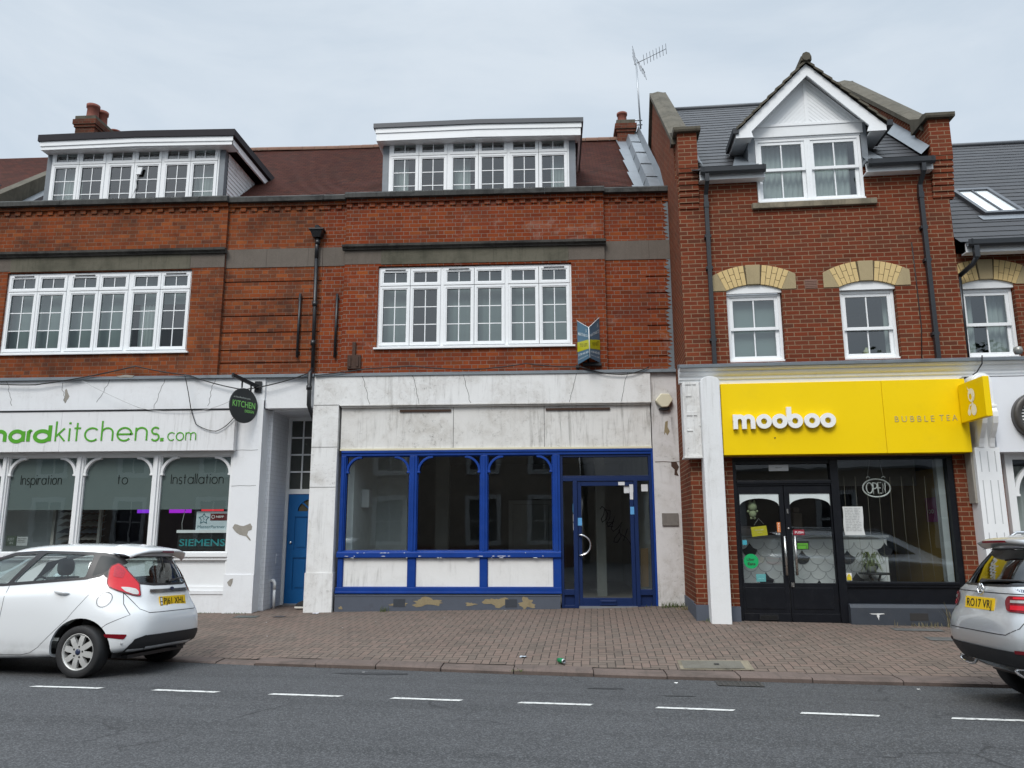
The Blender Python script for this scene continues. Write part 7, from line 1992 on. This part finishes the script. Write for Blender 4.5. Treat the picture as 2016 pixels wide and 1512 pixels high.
for d in ('side','farside'):
    part('side_glass', S.panel(round_poly(V_side,.04), d, -.008, (), .1), M_carglassdark, sv)
    m = MB()
    for x in (1.05,1.13): S.seam([(x,1.52),(x+.02,1.15)], d, .05, -.004, mb=m)
    part('window_trim', m, M_trim, sv)
HT = [(.60,1.50),(-.60,1.50),(-.75,1.215),(-.68,1.165),(-.3,1.145),(.3,1.145),(.68,1.165),(.75,1.215)]
part('window_trim', S.panel(round_poly(HT,.05), 'rear', .002, [round_poly(V_hatch,.05)], .07), M_trim, sv)
m = MB(); rows = []
for i in range(17):
    y = -.54+1.08*i/16; e = abs(y)/.54; xr = -.66+.16*e**4
    rows.append([(-.36,y,1.628-.04*e**2),(xr+.06,y,1.60-.04*e**2),(xr,y,1.575-.045*e**2),(xr+.03,y,1.545-.045*e**2),(-.50,y,1.515-.03*e**2)])
m.grid(rows, True); part('spoiler', m, M_carsilver, sv)
m = MB(); m.box(-.665,-.62,-.2,.2,1.553,1.572); part('brake_light', m, M_darkred, sv)
for sg in (1,-1):
    d = 180-38*sg
    def zz(P): return [((-sg)*a, z) for a, z in P]
    A = [(.46,1.085),(.10,1.075),(-.16,1.07),(-.19,1.02),(-.17,.935),(.10,.925),(.40,.94),(.45,1.0)]
    # 'across' of the oblique view: outwards positive
    tl = part('tail_light', S.panel(round_poly(zz(A),.03), d, .010, (), .05), M_darkred, sv)
    B = [(.40,1.045),(-.13,1.035),(-.13,1.012),(.40,1.022)]
    part('light_bar', S.panel(zz(B), d, .0135, (), .04), M_clearlens, tl)
    B = [(.42,1.072),(-.10,1.062),(-.10,1.045),(.42,1.055)]
    part('red_bar', S.panel(zz(B), d, .013, (), .04), M_redlens, tl)
    B = [(.40,1.0),(-.13,.99),(-.13,.95),(.38,.955)]
    part('red_bar', S.panel(zz(B), d, .013, (), .04), M_redlens, tl)
    part('reflector', S.panel([((-sg)*a,z) for a,z in [(-.10,.615),(.25,.625),(.25,.59),(-.10,.585)]], d, .014, (), .05), M_darkred, sv)
sm = MB()
S.seam([(-.74,1.16),(-.70,1.09)], 'rear', .007, mb=sm); S.seam([(-.68,.93),(-.62,.80),(-.5,.735),(.5,.735),(.62,.80),(.68,.93)], 'rear', .008, mb=sm); S.seam([(.70,1.09),(-.70,1.09)], 'rear', .009, mb=sm)
for d in ('side','farside'): S.seam([(1.1,1.14),(1.1,.7),(1.15,.3)], d, mb=sm); S.seam([(-.1,1.16),(-.2,1.05),(.2,.85),(.45,.6)], d, mb=sm); S.seam([(-.72,.72),(-.5,.80),(-.3,.85)], d, mb=sm)
part('panel_gap', sm, M_seamline, sv)
LB = [(-.80,.60),(.80,.60),(.84,.50),(.80,.455),(-.80,.455),(-.84,.50)]
part('lower_bumper', S.panel(round_poly(LB,.03), 'rear', .008, (), .07), M_bumperblack, sv)
LB = [(-.80,.455),(.80,.455),(.72,.375),(-.72,.375)]
part('skid_plate', S.panel(round_poly(LB,.03), 'rear', .010, (), .07), M_chrome, sv)
for sg in (1,-1):
    d = 180-45*sg
    part('lower_bumper', S.panel([((-sg)*a,z) for a,z in [(-.25,.60),(.35,.60),(.35,.42),(.1,.455),(-.25,.455)]], d, .007, (), .06), M_bumperblack, sv)
    m = MB(); pts = [(-.90,sg*.62-.14,.395),(-.90,sg*.62+.14,.395),(-.89,sg*.62+.15,.435),(-.89,sg*.62-.15,.435)]
    P = [(-.79, sg*.50+.15*math.cos(R(t)), .415+.04*math.sin(R(t))) for t in range(0,361,24)]
    m.tube(P, .014, 8); part('exhaust_tip', m, M_chrome, sv)
    m = MB(); m.add([(-.785, sg*.50+.145*math.cos(R(t)), .415+.036*math.sin(R(t))) for t in range(0,360,24)], [list(range(15))]); part('exhaust_mouth', m, M_black, sv)
px_, _ = S.ray(0,.98,'rear'); plate_text(sv, sv, 'RO17 VRJ', 0, .985, px_.x-.008, 10, .52, .112, False)
px_, _ = S.ray(0,1.125,'rear')
m = MB(); P = [(px_.x-.014+.004*math.sin(R(t)), .055*math.cos(R(t)), 1.118+.052*math.sin(R(t))) for t in range(0,361,15)]; m.tube(P, .006, 8)
for t in (90,210,330): m.tube([(px_.x-.014,0,1.118),(px_.x-.014,.052*math.cos(R(t)),1.118+.05*math.sin(R(t)))], [.008,.003], 6)
part('maker_badge', m, M_chrome, sv)
t = text_mb('4MATIC', .026, 0, 0, 0, .003, width=.17, bold=.03); px2, _ = S.ray(-.52,1.12,'rear'); t.xf(lambda v: Vector((px2.x-.006+v.y+(v.x-.08)*.10, -.44-v.x, 1.108+v.z))); part('model_badge', t, M_chrome, sv)
t = text_mb('220', .026, 0, 0, 0, .003, width=.10, bold=.03); px2, _ = S.ray(.66,1.12,'rear'); t.xf(lambda v: Vector((px2.x-.006+v.y, .70-v.x, 1.108+v.z))); part('model_badge', t, M_chrome, sv)
m = MB(); P = [S.ray(y,z,'rear')[0]+Vector((-.02,0,0)) for y,z in ((.0,1.17),(.0,1.195),(-.15,1.20),(-.32,1.205),(-.5,1.21))]; m.tube(P, [.026,.022,.014,.01,.006], 8); part('rear_wiper', m, M_trim, sv)
for sg in (1,-1):
    m = MB(); m.tube([(-.2,sg*.60,1.60),(-.1,sg*.60,1.665),(1.4,sg*.60,1.67),(1.6,sg*.60,1.60)], .015, 8); part('roof_rail', m, M_alu, sv)
for x in (0, 2.87):
    for sg in (1,-1): wheel(sv, (x, sg*.80, .36), sg, .36, .235, .245, 5, None, .88, .34, .3)
m = MB()
for x in (0,2.87):
    for sg in (1,-1):
        m = MB(); liner(m, x, .37, .432, .45*sg, .78*sg); part('arch_liner', m, M_trim, sv)
m = MB(); m.box(-.42,3.3,-.55,.55,.28,.34); part('underbody', m, M_trim, sv)
m = MB(); m.box(-.3,2.6,-.75,.75,.5,1.0); part('cabin', m, M_seat, sv)
for y in (.38,-.38): 
    q = MB(); seat(q, .95, y); q.xf(lambda v: Vector((v.x,v.y,v.z+.18))); part('seat', q, M_seat, sv)
# ---------------------------------------------------------------- small things on the ground
def at(x, y): return (x, y, pave_z(x, y))
def slabbox(mb, x0, x1, y0, y1, up, ang=0):
    cx, cy = (x0+x1)/2, (y0+y1)/2; P = []
    for dx, dy in ((x0-cx,y0-cy),(x1-cx,y0-cy),(x1-cx,y1-cy),(x0-cx,y1-cy)):
        a = ANG+ang; X = cx+dx*math.cos(a)-dy*math.sin(a); Y = cy+dx*math.sin(a)+dy*math.cos(a); P.append((X,Y,pave_z(X,Y)+up))
    mb.add(P, [(0,1,2,3)])
mh = thing('manhole_cover', 'long concrete inspection cover set in the paving near the kerb', 'manhole cover', (1.93,9.92,pave_z(1.93,9.92)))
m = MB(); slabbox(m, 1.50,2.36,9.70,10.10,.006); part('frame', m, M_sillstone, mh)
m = MB(); slabbox(m, 1.54,2.26,9.74,10.06,.010); part('cover', m, stone('concrete_cover',(.20,.19,.16),(.10,.09,.075),.5,.5,3), mh)
m = MB(); slabbox(m, 1.92,1.98,9.87,9.93,.014); part('lifting_eye', m, M_crack, mh)
m = MB(); ribbon(m, [(0,0),(1,0),(1,1),(0,1)], .03, 0, 0, True)
for lab, x0, x1, y0, y1 in (('grey inspection cover in the paving below the tea shop window',5.05,5.75,12.12,12.34),('second grey inspection cover in the paving beside the silver car',5.2,6.0,11.35,11.62)):
    m = MB(); slabbox(m, x0, x1, y0, y1, .007); solo('manhole_cover', m, stone('grey_cover',(.15,.15,.145),(.06,.06,.055),.5,.4,4), lab, 'manhole cover', at((x0+x1)/2,(y0+y1)/2))
for lab, x0, x1, y0, y1, c in (('greenish utility cover in the paving before the alcove',-5.72,-5.30,13.85,14.08,(.065,.075,.07)),('small dark utility cover in the paving before the alcove',-5.00,-4.80,13.85,14.02,(.05,.045,.045))):
    m = MB(); slabbox(m, x0, x1, y0, y1, .006); solo('utility_cover', m, plain('cover_%.3f' % c[0], c, .7), lab, 'utility cover', at((x0+x1)/2,(y0+y1)/2))
# gully grating against the kerb
gx, gy = 2.05, kerb_y(2.05)-.20
dg_ = thing('drain_grating', 'worn iron drain grating in the gutter against the kerb', 'drain', (gx,gy,road_z(gx,gy)))
m = MB()
def rz(x, y, up): return (x, y, road_z(x, y)+up)
def rslab(m, u0, u1, v0, v1, up):
    P = []
    for u, v in ((u0,v0),(u1,v0),(u1,v1),(u0,v1)):
        a = -R(5.5); X = gx+u*math.cos(a)-v*math.sin(a); Y = gy+u*math.sin(a)+v*math.cos(a); P.append((X,Y,road_z(X,Y)+up))
    m.add(P, [(0,1,2,3)])
rslab(m, -.23,.23,-.16,.16,.004); part('pit', m, M_crack, dg_)
m = MB()
for u0,u1,v0,v1 in ((-.25,.25,-.18,-.15),(-.25,.25,.15,.18),(-.25,-.22,-.15,.15),(.22,.25,-.15,.15)): rslab(m, u0,u1,v0,v1,.008)
for i in range(7): rslab(m, -.19+.06*i,-.165+.06*i,-.15,.15,.007)
part('grate', m, plain('worn_iron',(.06,.058,.055),.6,.4,var=.3), dg_)
# crushed drink can
cx, cy = .07, 10.02; zc_ = pave_z(cx, cy)+.035
cn = thing('drink_can', 'crumpled green drink can lying on the paving near the kerb', 'can', (cx,cy,zc_-.035))
a = R(35)
def canx(v): 
    sq = 1-.28*math.exp(-((v.y-.02)/.03)**2)*(1 if v.x > 0 else .3)
    x_, y_, z_ = v.x*sq, v.y, v.z*.92
    return Vector((cx+x_*math.cos(a)-y_*math.sin(a)*-1*-1, cy+x_*math.sin(a)+y_*math.cos(a), zc_+z_))
m = MB(); m.lathe([(.026,-.06),(.033,-.05),(.033,.045),(.028,.058)], (0,0,0), 'y', 22); part('wall', m.xf(canx), plain('green_can',(.02,.26,.10),.3,.5,var=.3,scale=40), cn)
m = MB(); m.lathe([(0,-.052),(.016,-.052),(.022,-.063),(.027,-.060),(.033,-.050)], (0,0,0), 'y', 22); part('rim', m.xf(canx), M_alu, cn)
m = MB(); m.lathe([(0,-.0535),(.013,-.0535)], (0,0,0), 'y', 14); part('opening', m.xf(canx), M_crack, cn)
# litter
rr = random.Random(41)
def scrap(x, y, s, lab, c=(.6,.62,.62), z=None):
    m = MB(); rows = []; zz = (pave_z(x,y) if z is None else z)+.004
    for i in range(5): rows.append([(x+(i-2)*s*.5+rr.uniform(-.1,.1)*s, y+(j-2)*s*.5+rr.uniform(-.1,.1)*s, zz+rr.uniform(0,.35)*s) for j in range(5)])
    m.grid(rows, False); solo('litter', m, plain('litter_%.2f_%.2f' % (c[0],c[2]), c, .6), lab, 'litter', (x,y,zz))
scrap(-.42,10.35,.045,'scrap of clear wrapper on the paving left of the green can',(.40,.44,.48))
scrap(-4.35,14.25,.05,'white paper scrap at the foot of the white pilaster',(.62,.62,.66))
scrap(1.35,9.2,.02,'tiny white scrap in the gutter below the blue door',(.65,.65,.62),-.085)
scrap(3.9,8.95,.018,'tiny white scrap in the gutter beside the drain',(.65,.65,.62),-.085)
scrap(-2.35,9.72,.022,'tiny white scrap on the kerbside below the shop window',(.65,.65,.62),-.088)
for i, (x, y) in enumerate([(-4.9,13.3),(-3.4,12.6),(-4.4,12.0),(-1.9,13.6),(-3.0,13.2),(.4,13.9),(-.9,14.3),(1.0,14.3),(3.2,11.6),(2.9,12.2)]):
    m = MB(); m.prism_y([(0,0)]*0+[(.012*math.cos(R(t)),.012*math.sin(R(t))) for t in range(0,360,45)], 0, .004); m.xf(lambda v: Vector((x+v.x, y+v.z*1.2, pave_z(x,y)+.002+v.y)))
    solo('chewing_gum', m, plain('pale_gum',(.42,.40,.37),.8), 'flattened pale spot of chewing gum on the block paving', 'gum', at(x,y), group='chewing gum spots on the paving')
# weeds at the foot of the walls
def weed(x, y, w, h, n, lab, dry=.3, base=None):
    m = MB(); z = pave_z(x, y)-.005
    for i in range(n):
        bx, by = x+rr.gauss(0,w*.4), y+rr.gauss(0,.04); a = rr.uniform(0,2*PI); L = h*rr.uniform(.4,1.1); lean = rr.uniform(.1,.9)*L; wd = rr.uniform(.004,.010)
        P = []
        for k in range(4): t = k/3; P.append((bx+math.cos(a)*lean*t*t, by+math.sin(a)*lean*t*t*.6, z+L*t*(1-.25*t*lean/L)))
        vs = []
        for k, p in enumerate(P): q = wd*(1-k/3.2); vs += [(p[0]-q*math.sin(a),p[1]+q*math.cos(a),p[2]),(p[0]+q*math.sin(a),p[1]-q*math.cos(a),p[2])]
        m.add(vs, [(2*k,2*k+1,2*k+3,2*k+2) for k in range(3)])
    solo('weed', m, plain('dry_weed' if dry > .5 else 'green_weed', (.17,.145,.075) if dry > .5 else (.075,.10,.03), .8, var=.5, scale=30), lab, 'weed', (x,y,z))
weed(2.12,14.30,.42,.12,130,'straggly dry weeds at the foot of the stained pillar',.3)
weed(2.35,14.0,.3,.08,60,'dry brown weeds beside the brick return wall',.8)
weed(2.52,12.75,.2,.10,50,'small weeds at the slate plinth corner of the tea shop',.3)
weed(-3.15,14.42,.10,.13,26,'small green weed against the slate blue plinth',.2)
weed(5.7,12.55,.5,.10,60,'dry grass along the plinth under the tea shop window',.8)
weed(6.02,12.52,.05,.45,8,'tall dry stalk standing against the charcoal plinth',.9)
weed(-6.9,14.42,.8,.05,90,'low dark weeds along the kitchen shop wall',.3)
weed(-5.85,14.36,.3,.04,40,'low moss and weeds at the foot of the left pilaster',.3)
weed(-.45,9.62,.12,.02,30,'tuft of grass in the gutter near the kerb joint',.2)
# patches and dark stains of the road as thin repairs
m = MB()
for x, y, a_, b_ in ((.55,8.75,.22,.05),(1.25,8.35,.2,.03),(-2.2,9.6,.5,.10)):
    P = [(x+a_*math.cos(2*PI*i/16)*rr.uniform(.7,1.1), y+b_*math.sin(2*PI*i/16)*rr.uniform(.7,1.1)) for i in range(16)]
    m.add([(p,q,road_z(p,q)+.004) for p,q in P], [list(range(16))])
solo('tar_patch', m, plain('dark_tar',(.026,.027,.029),.75,var=.3,scale=15), kind='structure')
# ---------------------------------------------------------------- the person waiting in the alcove, only a shoe in view
def skin_body(name, joints, edges, mat, root, sub=2):
    me = bpy.data.meshes.new(name); me.from_pydata([j[0] for j in joints], edges, []); o = bpy.data.objects.new(name, me); col.objects.link(o)
    sk = o.modifiers.new('Skin', 'SKIN'); sk.use_smooth_shade = True
    for i, j in enumerate(joints): v = me.skin_vertices[0].data[i]; v.radius = j[1] if isinstance(j[1], tuple) else (j[1], j[1]); v.use_root = (i == 0)
    ss = o.modifiers.new('Sub', 'SUBSURF'); ss.levels = sub; ss.render_levels = sub
    dg = bpy.context.evaluated_depsgraph_get(); dg.update(); nm = bpy.data.meshes.new_from_object(o.evaluated_get(dg)); o.modifiers.clear(); o.data = nm
    nm.materials.clear(); nm.materials.append(mat)
    for p_ in nm.polygons: p_.use_smooth = True
    if root: o.parent = root
    BASE[o.name] = (0,0,0); return o
pe = thing('person', 'person in dark trousers and black canvas shoes waiting behind the white pilaster', 'person', (0,0,0)); pe.location = (-4.54, 15.0, .155)
# local: the person faces -x
J = [((.0,0,.93),(.13,.15)),((.0,0,1.12),(.12,.145)),((.01,0,1.34),(.12,.17)),((.02,0,1.46),(.06,.07)),((.0,0,1.56),(.05,.055)),
     ((-.02,.09,.86),.095),((-.07,.10,.48),.06),((-.14,.10,.09),.042),((-.0,-.09,.86),.095),((-.09,-.10,.48),.06),((-.19,-.12,.09),.042),
     ((.02,.19,1.40),.055),((.04,.23,1.14),.045),((-.10,.20,.93),.032),((.02,-.19,1.40),.055),((.04,-.23,1.14),.045),((-.10,-.20,.93),.032)]
skin_body('body', J, [(0,1),(1,2),(2,3),(3,4),(0,5),(5,6),(6,7),(0,8),(8,9),(9,10),(2,11),(11,12),(12,13),(2,14),(14,15),(15,16)], plain('dark_clothing',(.014,.016,.024),.85,var=.2), pe)
m = MB(); ball(m, (-.02,0,1.65), .10, sz=1.2, n=14); m.xf(lambda v: Vector((v.x, v.y*.82, v.z))); m.add([(-.118,-.014,1.64),(-.118,.014,1.64),(-.142,0,1.628),(-.115,0,1.68)], [(0,1,2),(0,2,3),(2,1,3)]); hd = part('head', m, plain('skin',(.42,.26,.19),.6), pe)
m = MB(); ball(m, (-.0,0,1.675), .105, sz=1.12, n=14); m.xf(lambda v: Vector((v.x+.012, v.y*.84, max(v.z,1.64)))); part('hair', m, plain('dark_hair',(.02,.014,.01),.8), pe)
for fy, ax_ in ((.10,-.14),(-.12,-.20)):
    m = MB(); rows = []
    for i in range(9):
        t = i/8; x = ax_+.075-.275*t; hw = (.036+.012*math.sin(PI*t)) * (1 if t < .9 else .8); top = .125*(1-t)**.6+.055 if t < .98 else .05
        rows.append([(x,fy-hw,.028),(x,fy-hw*.9,.028+(top-.028)*.7),(x,fy,top),(x,fy+hw*.9,.028+(top-.028)*.7),(x,fy+hw,.028)])
    m.grid(rows, True); m.poly(rows[0]); m.poly(rows[-1][::-1]); sh = part('shoe', m, plain('black_canvas',(.014,.014,.016),.85), pe)
    m = MB(); L = [(ax_+.08-.285*i/8, (.041+.013*math.sin(PI*i/8))*(1 if 0 < i < 8 else .75)) for i in range(9)]
    ring = [(x,fy-w_) for x,w_ in L]+[(x,fy+w_) for x,w_ in L[::-1]]; n = len(ring)
    m.add([(x,y,0) for x,y in ring]+[(x,y,.03) for x,y in ring], [list(range(n))[::-1],list(range(n,2*n))]+[(i,(i+1) % n,(i+1) % n+n,i+n) for i in range(n)]); part('sole', m, plain('white_rubber',(.66,.64,.58),.6), sh)
    m = MB(); x0 = ax_-.195; m.lathe([(0,.062),(.03,.055),(.043,.03)], (x0+.045,fy,0), 'z', 14); part('toe_cap', m, plain('white_rubber',(.66,.64,.58),.6), sh)
for sg in (1,-1):
    J = [((-.10,sg*.20,.93),.026),((-.115,sg*.20,.89),(.02,.034)),((-.125,sg*.20,.85),(.016,.034))]; E_ = [(0,1),(1,2)]
    for k in range(4):
        b_ = len(J); dy_ = (-.026+.0175*k); Lk = [.036,.042,.039,.03][k]
        J += [((-.128,sg*.20+dy_,.835),.0085),((-.138,sg*.20+dy_,.835-Lk*.9),.0078),((-.13,sg*.20+dy_*.95,.835-Lk*1.7),.0066)]; E_ += [(2,b_),(b_,b_+1),(b_+1,b_+2)]
    b_ = len(J); J += [((-.14,sg*.20-.04,.865),.009),((-.155,sg*.20-.05,.835),.008)]; E_ += [(1,b_),(b_,b_+1)]
    skin_body('hand', J, E_, plain('skin',(.42,.26,.19),.6), pe, 1)
# ---------------------------------------------------------------- the far side of the street, met only in the mirrors of the glass
def far_house(lab, x0, x1, y, h, ridge, mat, bays, stz=(.9,2.6)):
    o = thing('opposite_house', lab, 'house', ((x0+x1)/2, y, 0)); m = MB()
    holes = []
    for b in bays:
        holes += [(b-.65,b+.65,1.0,2.9),(b-.6,b+.6,4.2,5.7)]
    wallbox(m, x0, x1, -.3, h, y-.3, y, [q for q in holes if q[3] < h]); m.box(x0, x1, y-8, y-7.7, -.3, h); m.box(x0,x0+.3,y-7.7,y-.3,-.3,h); m.box(x1-.3,x1,y-7.7,y-.3,-.3,h); part('brick_wall', m, mat, o)
    r = MB(); r.prism_x([(y+.3,h-.05),(y+.3,h+.05),(y-4,ridge),(y-8.3,h+.05),(y-8.3,h-.05)], x0-.1, x1+.1); part('roof', r, M_feltgrey, o)
    for q in holes:
        if q[3] >= h: continue
        w = MB(); frame_ring(w, q[0]-.16, q[1]+.16, q[2]-.16, q[3]+.2, .2, y-.06, y+.05); w.box(q[0],q[1],y-.12,y-.07,(q[2]+q[3])/2-.03,(q[2]+q[3])/2+.03); w.box((q[0]+q[1])/2-.03,(q[0]+q[1])/2+.03,y-.12,y-.07,q[2],q[3]); wn = part('window', w, plain('far_window_frame',(.42,.43,.43),.6), o)
        g = MB(); g.add([(q[0],y-.1,q[2]),(q[1],y-.1,q[2]),(q[1],y-.1,q[3]),(q[0],y-.1,q[3])], [(3,2,1,0)]); part('glass', g, plain('far_window_glass',(.03,.035,.04),.1), wn)
    return o
far_house('dark brick house across the street mirrored in the blue shop windows', -9.5, 1.2, -6.0, 6.2, 8.6, M_brick_F, (-7.5,-3.2,-.4))
far_house('tall brick house across the street mirrored in the left upper windows', -32, -9.7, -6.5, 8.5, 12.4, M_brick_F, (-28,-24,-20,-16,-12))
far_house('low brick building across the street mirrored in the tea shop glass', 1.6, 26, -7.5, 4.0, 5.6, M_brick_F, (5,9.5,14,18,22))
m = MB(); m.box(-9.4,1.1,-4.3,-4.1,0,.9); solo('garden_wall', m, M_brick_D, 'low brick garden wall across the street met in reflections', 'wall', (-4,-4.2,0))
def tree(x, y, h, lab, seed):
    rk = random.Random(seed); o = thing('tree', lab, 'tree', (x,y,0)); m = MB()
    m.tube([(x,y,0),(x+.1,y,h*.3),(x,y+.1,h*.6),(x+.1,y,h*.9)], [.28,.2,.13,.04], 8)
    cl = []
    for i in range(26):
        a = rk.uniform(0,2*PI); z0 = h*rk.uniform(.25,.7); L = h*rk.uniform(.08,.22)*(1.1-z0/h*.5); e = (x+math.cos(a)*L, y+math.sin(a)*L, z0+L*rk.uniform(.4,1.0)); m.tube([(x,y,z0),e], [.06,.015], 5); cl.append((e, h*rk.uniform(.09,.15)))
    for i in range(10): cl.append(((x+rk.gauss(0,h*.07),y+rk.gauss(0,h*.07),h*rk.uniform(.6,.95)), h*.11))
    part('trunk', m, M_wood, o); c = MB()
    for (e, r_) in cl:
        for k in range(260):
            v = Vector((rk.gauss(0,1),rk.gauss(0,1),rk.gauss(0,.8))).normalized()*r_*rk.uniform(.3,1.25); p_ = Vector(e)+v; a, b = rk.uniform(0,6.3), rk.uniform(-1,1); s_ = .17
            t1 = Vector((math.cos(a),math.sin(a),b*.6))*s_; t2 = Vector((-math.sin(a),math.cos(a),rk.uniform(-.7,.7)))*s_*.6
            c.add([p_-t1,p_+t2,p_+t1,p_-t2], [(0,1,2,3)])
    part('crown', c, plain('tree_leaf',(.035,.06,.018),.7,var=.5,scale=2), o)
tree(13.5,-13,9.6,'tall bushy tree across the street mirrored in the right sash windows',1)
tree(19,-14,10.2,'broad tree beyond the low building mirrored at the right edge',2)
tree(9.5,-15,9.0,'smaller tree beyond the low building across the street',3)
# ---------------------------------------------------------------- pieces that do not touch become parts of their own
def split_islands(o, tol=.03):
    me = o.data; n = len(me.vertices); par = list(range(n))
    def find(a):
        while par[a] != a: par[a] = par[par[a]]; a = par[a]
        return a
    for e in me.edges:
        a, b = find(e.vertices[0]), find(e.vertices[1])
        if a != b: par[a] = b
    isl = {}
    for i, v in enumerate(me.vertices): isl.setdefault(find(i), []).append(i)
    B = []
    for k, vs in isl.items():
        c = [me.vertices[i].co for i in vs]; B.append([set(vs), [min(p[j] for p in c)-tol for j in range(3)], [max(p[j] for p in c)+tol for j in range(3)]])
    ch = True
    while ch:
        ch = False
        for i in range(len(B)):
            for j in range(i+1, len(B)):
                if all(B[i][1][k] < B[j][2][k] and B[j][1][k] < B[i][2][k] for k in range(3)):
                    B[i] = [B[i][0] | B[j][0], [min(a, b) for a, b in zip(B[i][1], B[j][1])], [max(a, b) for a, b in zip(B[i][2], B[j][2])]]; B.pop(j); ch = True; break
            if ch: break
    if len(B) < 2: return
    for k, (vs, _, _) in enumerate(B):
        mp = {v: i for i, v in enumerate(sorted(vs))}
        nm = bpy.data.meshes.new(me.name); fs = [p for p in me.polygons if p.vertices[0] in vs]
        nm.from_pydata([me.vertices[v].co for v in sorted(vs)], [], [[mp[v] for v in p.vertices] for p in fs])
        nm.polygons.foreach_set('use_smooth', [p.use_smooth for p in fs])
        for m_ in me.materials: nm.materials.append(m_)
        if k == 0: first = nm
        else:
            c = o.copy(); c.data = nm; col.objects.link(c)
    o.data = first
SPLIT = ('stone_band','coping','arch_brick','stone','cheek','lead_post','light_slot','air_brick','bare_patch','dormer_gutter','hanger','upright','lead_apron','lead_flashing','lock','dormer','alcove_wall')
for o in [o for o in bpy.data.objects if o.type == 'MESH' and o.name.split('.')[0] in SPLIT]: split_islands(o, .012)
# ---------------------------------------------------------------- camera, sky, render settings
cam = bpy.data.cameras.new('camera'); cam.sensor_width = 36; cam.lens = 1508.85/2016*36; cam.clip_end = 3000; cam.clip_start = .05
co = bpy.data.objects.new('camera', cam); col.objects.link(co)
p, r_, yw = .184961, -.00307241, .0532896
cy_, sy_ = math.cos(yw), math.sin(yw)
fwd = Vector((-sy_*math.cos(p), cy_*math.cos(p), math.sin(p))); rt = Vector((cy_, sy_, 0)); up = rt.cross(fwd)
rt2 = math.cos(r_)*rt+math.sin(r_)*up; up2 = -math.sin(r_)*rt+math.cos(r_)*up
M = Matrix((rt2, up2, -fwd)).transposed().to_4x4(); M.translation = Vector((0,0,1.65)); co.matrix_world = M
sc.camera = co
SUN_EL, SUN_AZ = R(46), R(200)              # azimuth measured clockwise from +Y: behind the viewer
sd = Vector((math.sin(SUN_AZ)*math.cos(SUN_EL), math.cos(SUN_AZ)*math.cos(SUN_EL), math.sin(SUN_EL)))
sl_ = bpy.data.lights.new('sun', 'SUN'); sl_.energy = 1.5; sl_.angle = R(24); sl_.color = (1,.97,.93)
so = bpy.data.objects.new('sun', sl_); col.objects.link(so); so.rotation_euler = sd.to_track_quat('Z','Y').to_euler(); so.location = (0,-10,30)
W = N('World', True); sc.world = W.id
sky = W.n('ShaderNodeTexSky', sky_type='NISHITA'); sky.sun_disc = False; sky.sun_elevation = SUN_EL; sky.sun_rotation = SUN_AZ
sky.air_density = 1.0; sky.dust_density = 4.0; sky.ozone_density = 1.0
tc = W.n('ShaderNodeTexCoord').outputs['Generated']; dz = W.sep(tc)[2]
cl = W.noise(W.comb(W.sep(tc)[0], W.sep(tc)[1], W.m('MULTIPLY', dz, 2.6)), 2.1, 6, .58, .5)
base = W.mix(W.sstep(.32, .68, cl), (4.1,4.72,5.35), (5.0,5.5,5.98))
el = W.m('MAXIMUM', dz, 0.0)
gain = W.m('ADD', .98, W.m('MULTIPLY', W.sstep(.58, 1.0, el), 2.9))     # an overcast sky is brightest overhead
v = W.n('ShaderNodeVectorMath', operation='SCALE'); W.link(base, v.inputs[0]); W.link(gain, v.inputs['Scale'])
mx = W.mix(.88, sky.outputs[0], v.outputs[0])
bg = W.n('ShaderNodeBackground'); W.link(mx, bg.inputs[0]); bg.inputs[1].default_value = .115
W.link(bg.outputs[0], W.out.inputs[0])
sc.render.engine = 'CYCLES'
vs_ = sc.view_settings; vs_.view_transform = 'Standard'; vs_.look = 'None'; vs_.exposure = .45; vs_.gamma = 1
sc.cycles.use_denoising = True
try: sc.cycles.denoiser = 'OPENIMAGEDENOISE'
except Exception: pass
sc.cycles.max_bounces = 8; sc.cycles.transparent_max_bounces = 16; sc.cycles.caustics_reflective = False; sc.cycles.caustics_refractive = False
sc.cycles.sample_clamp_indirect = 6
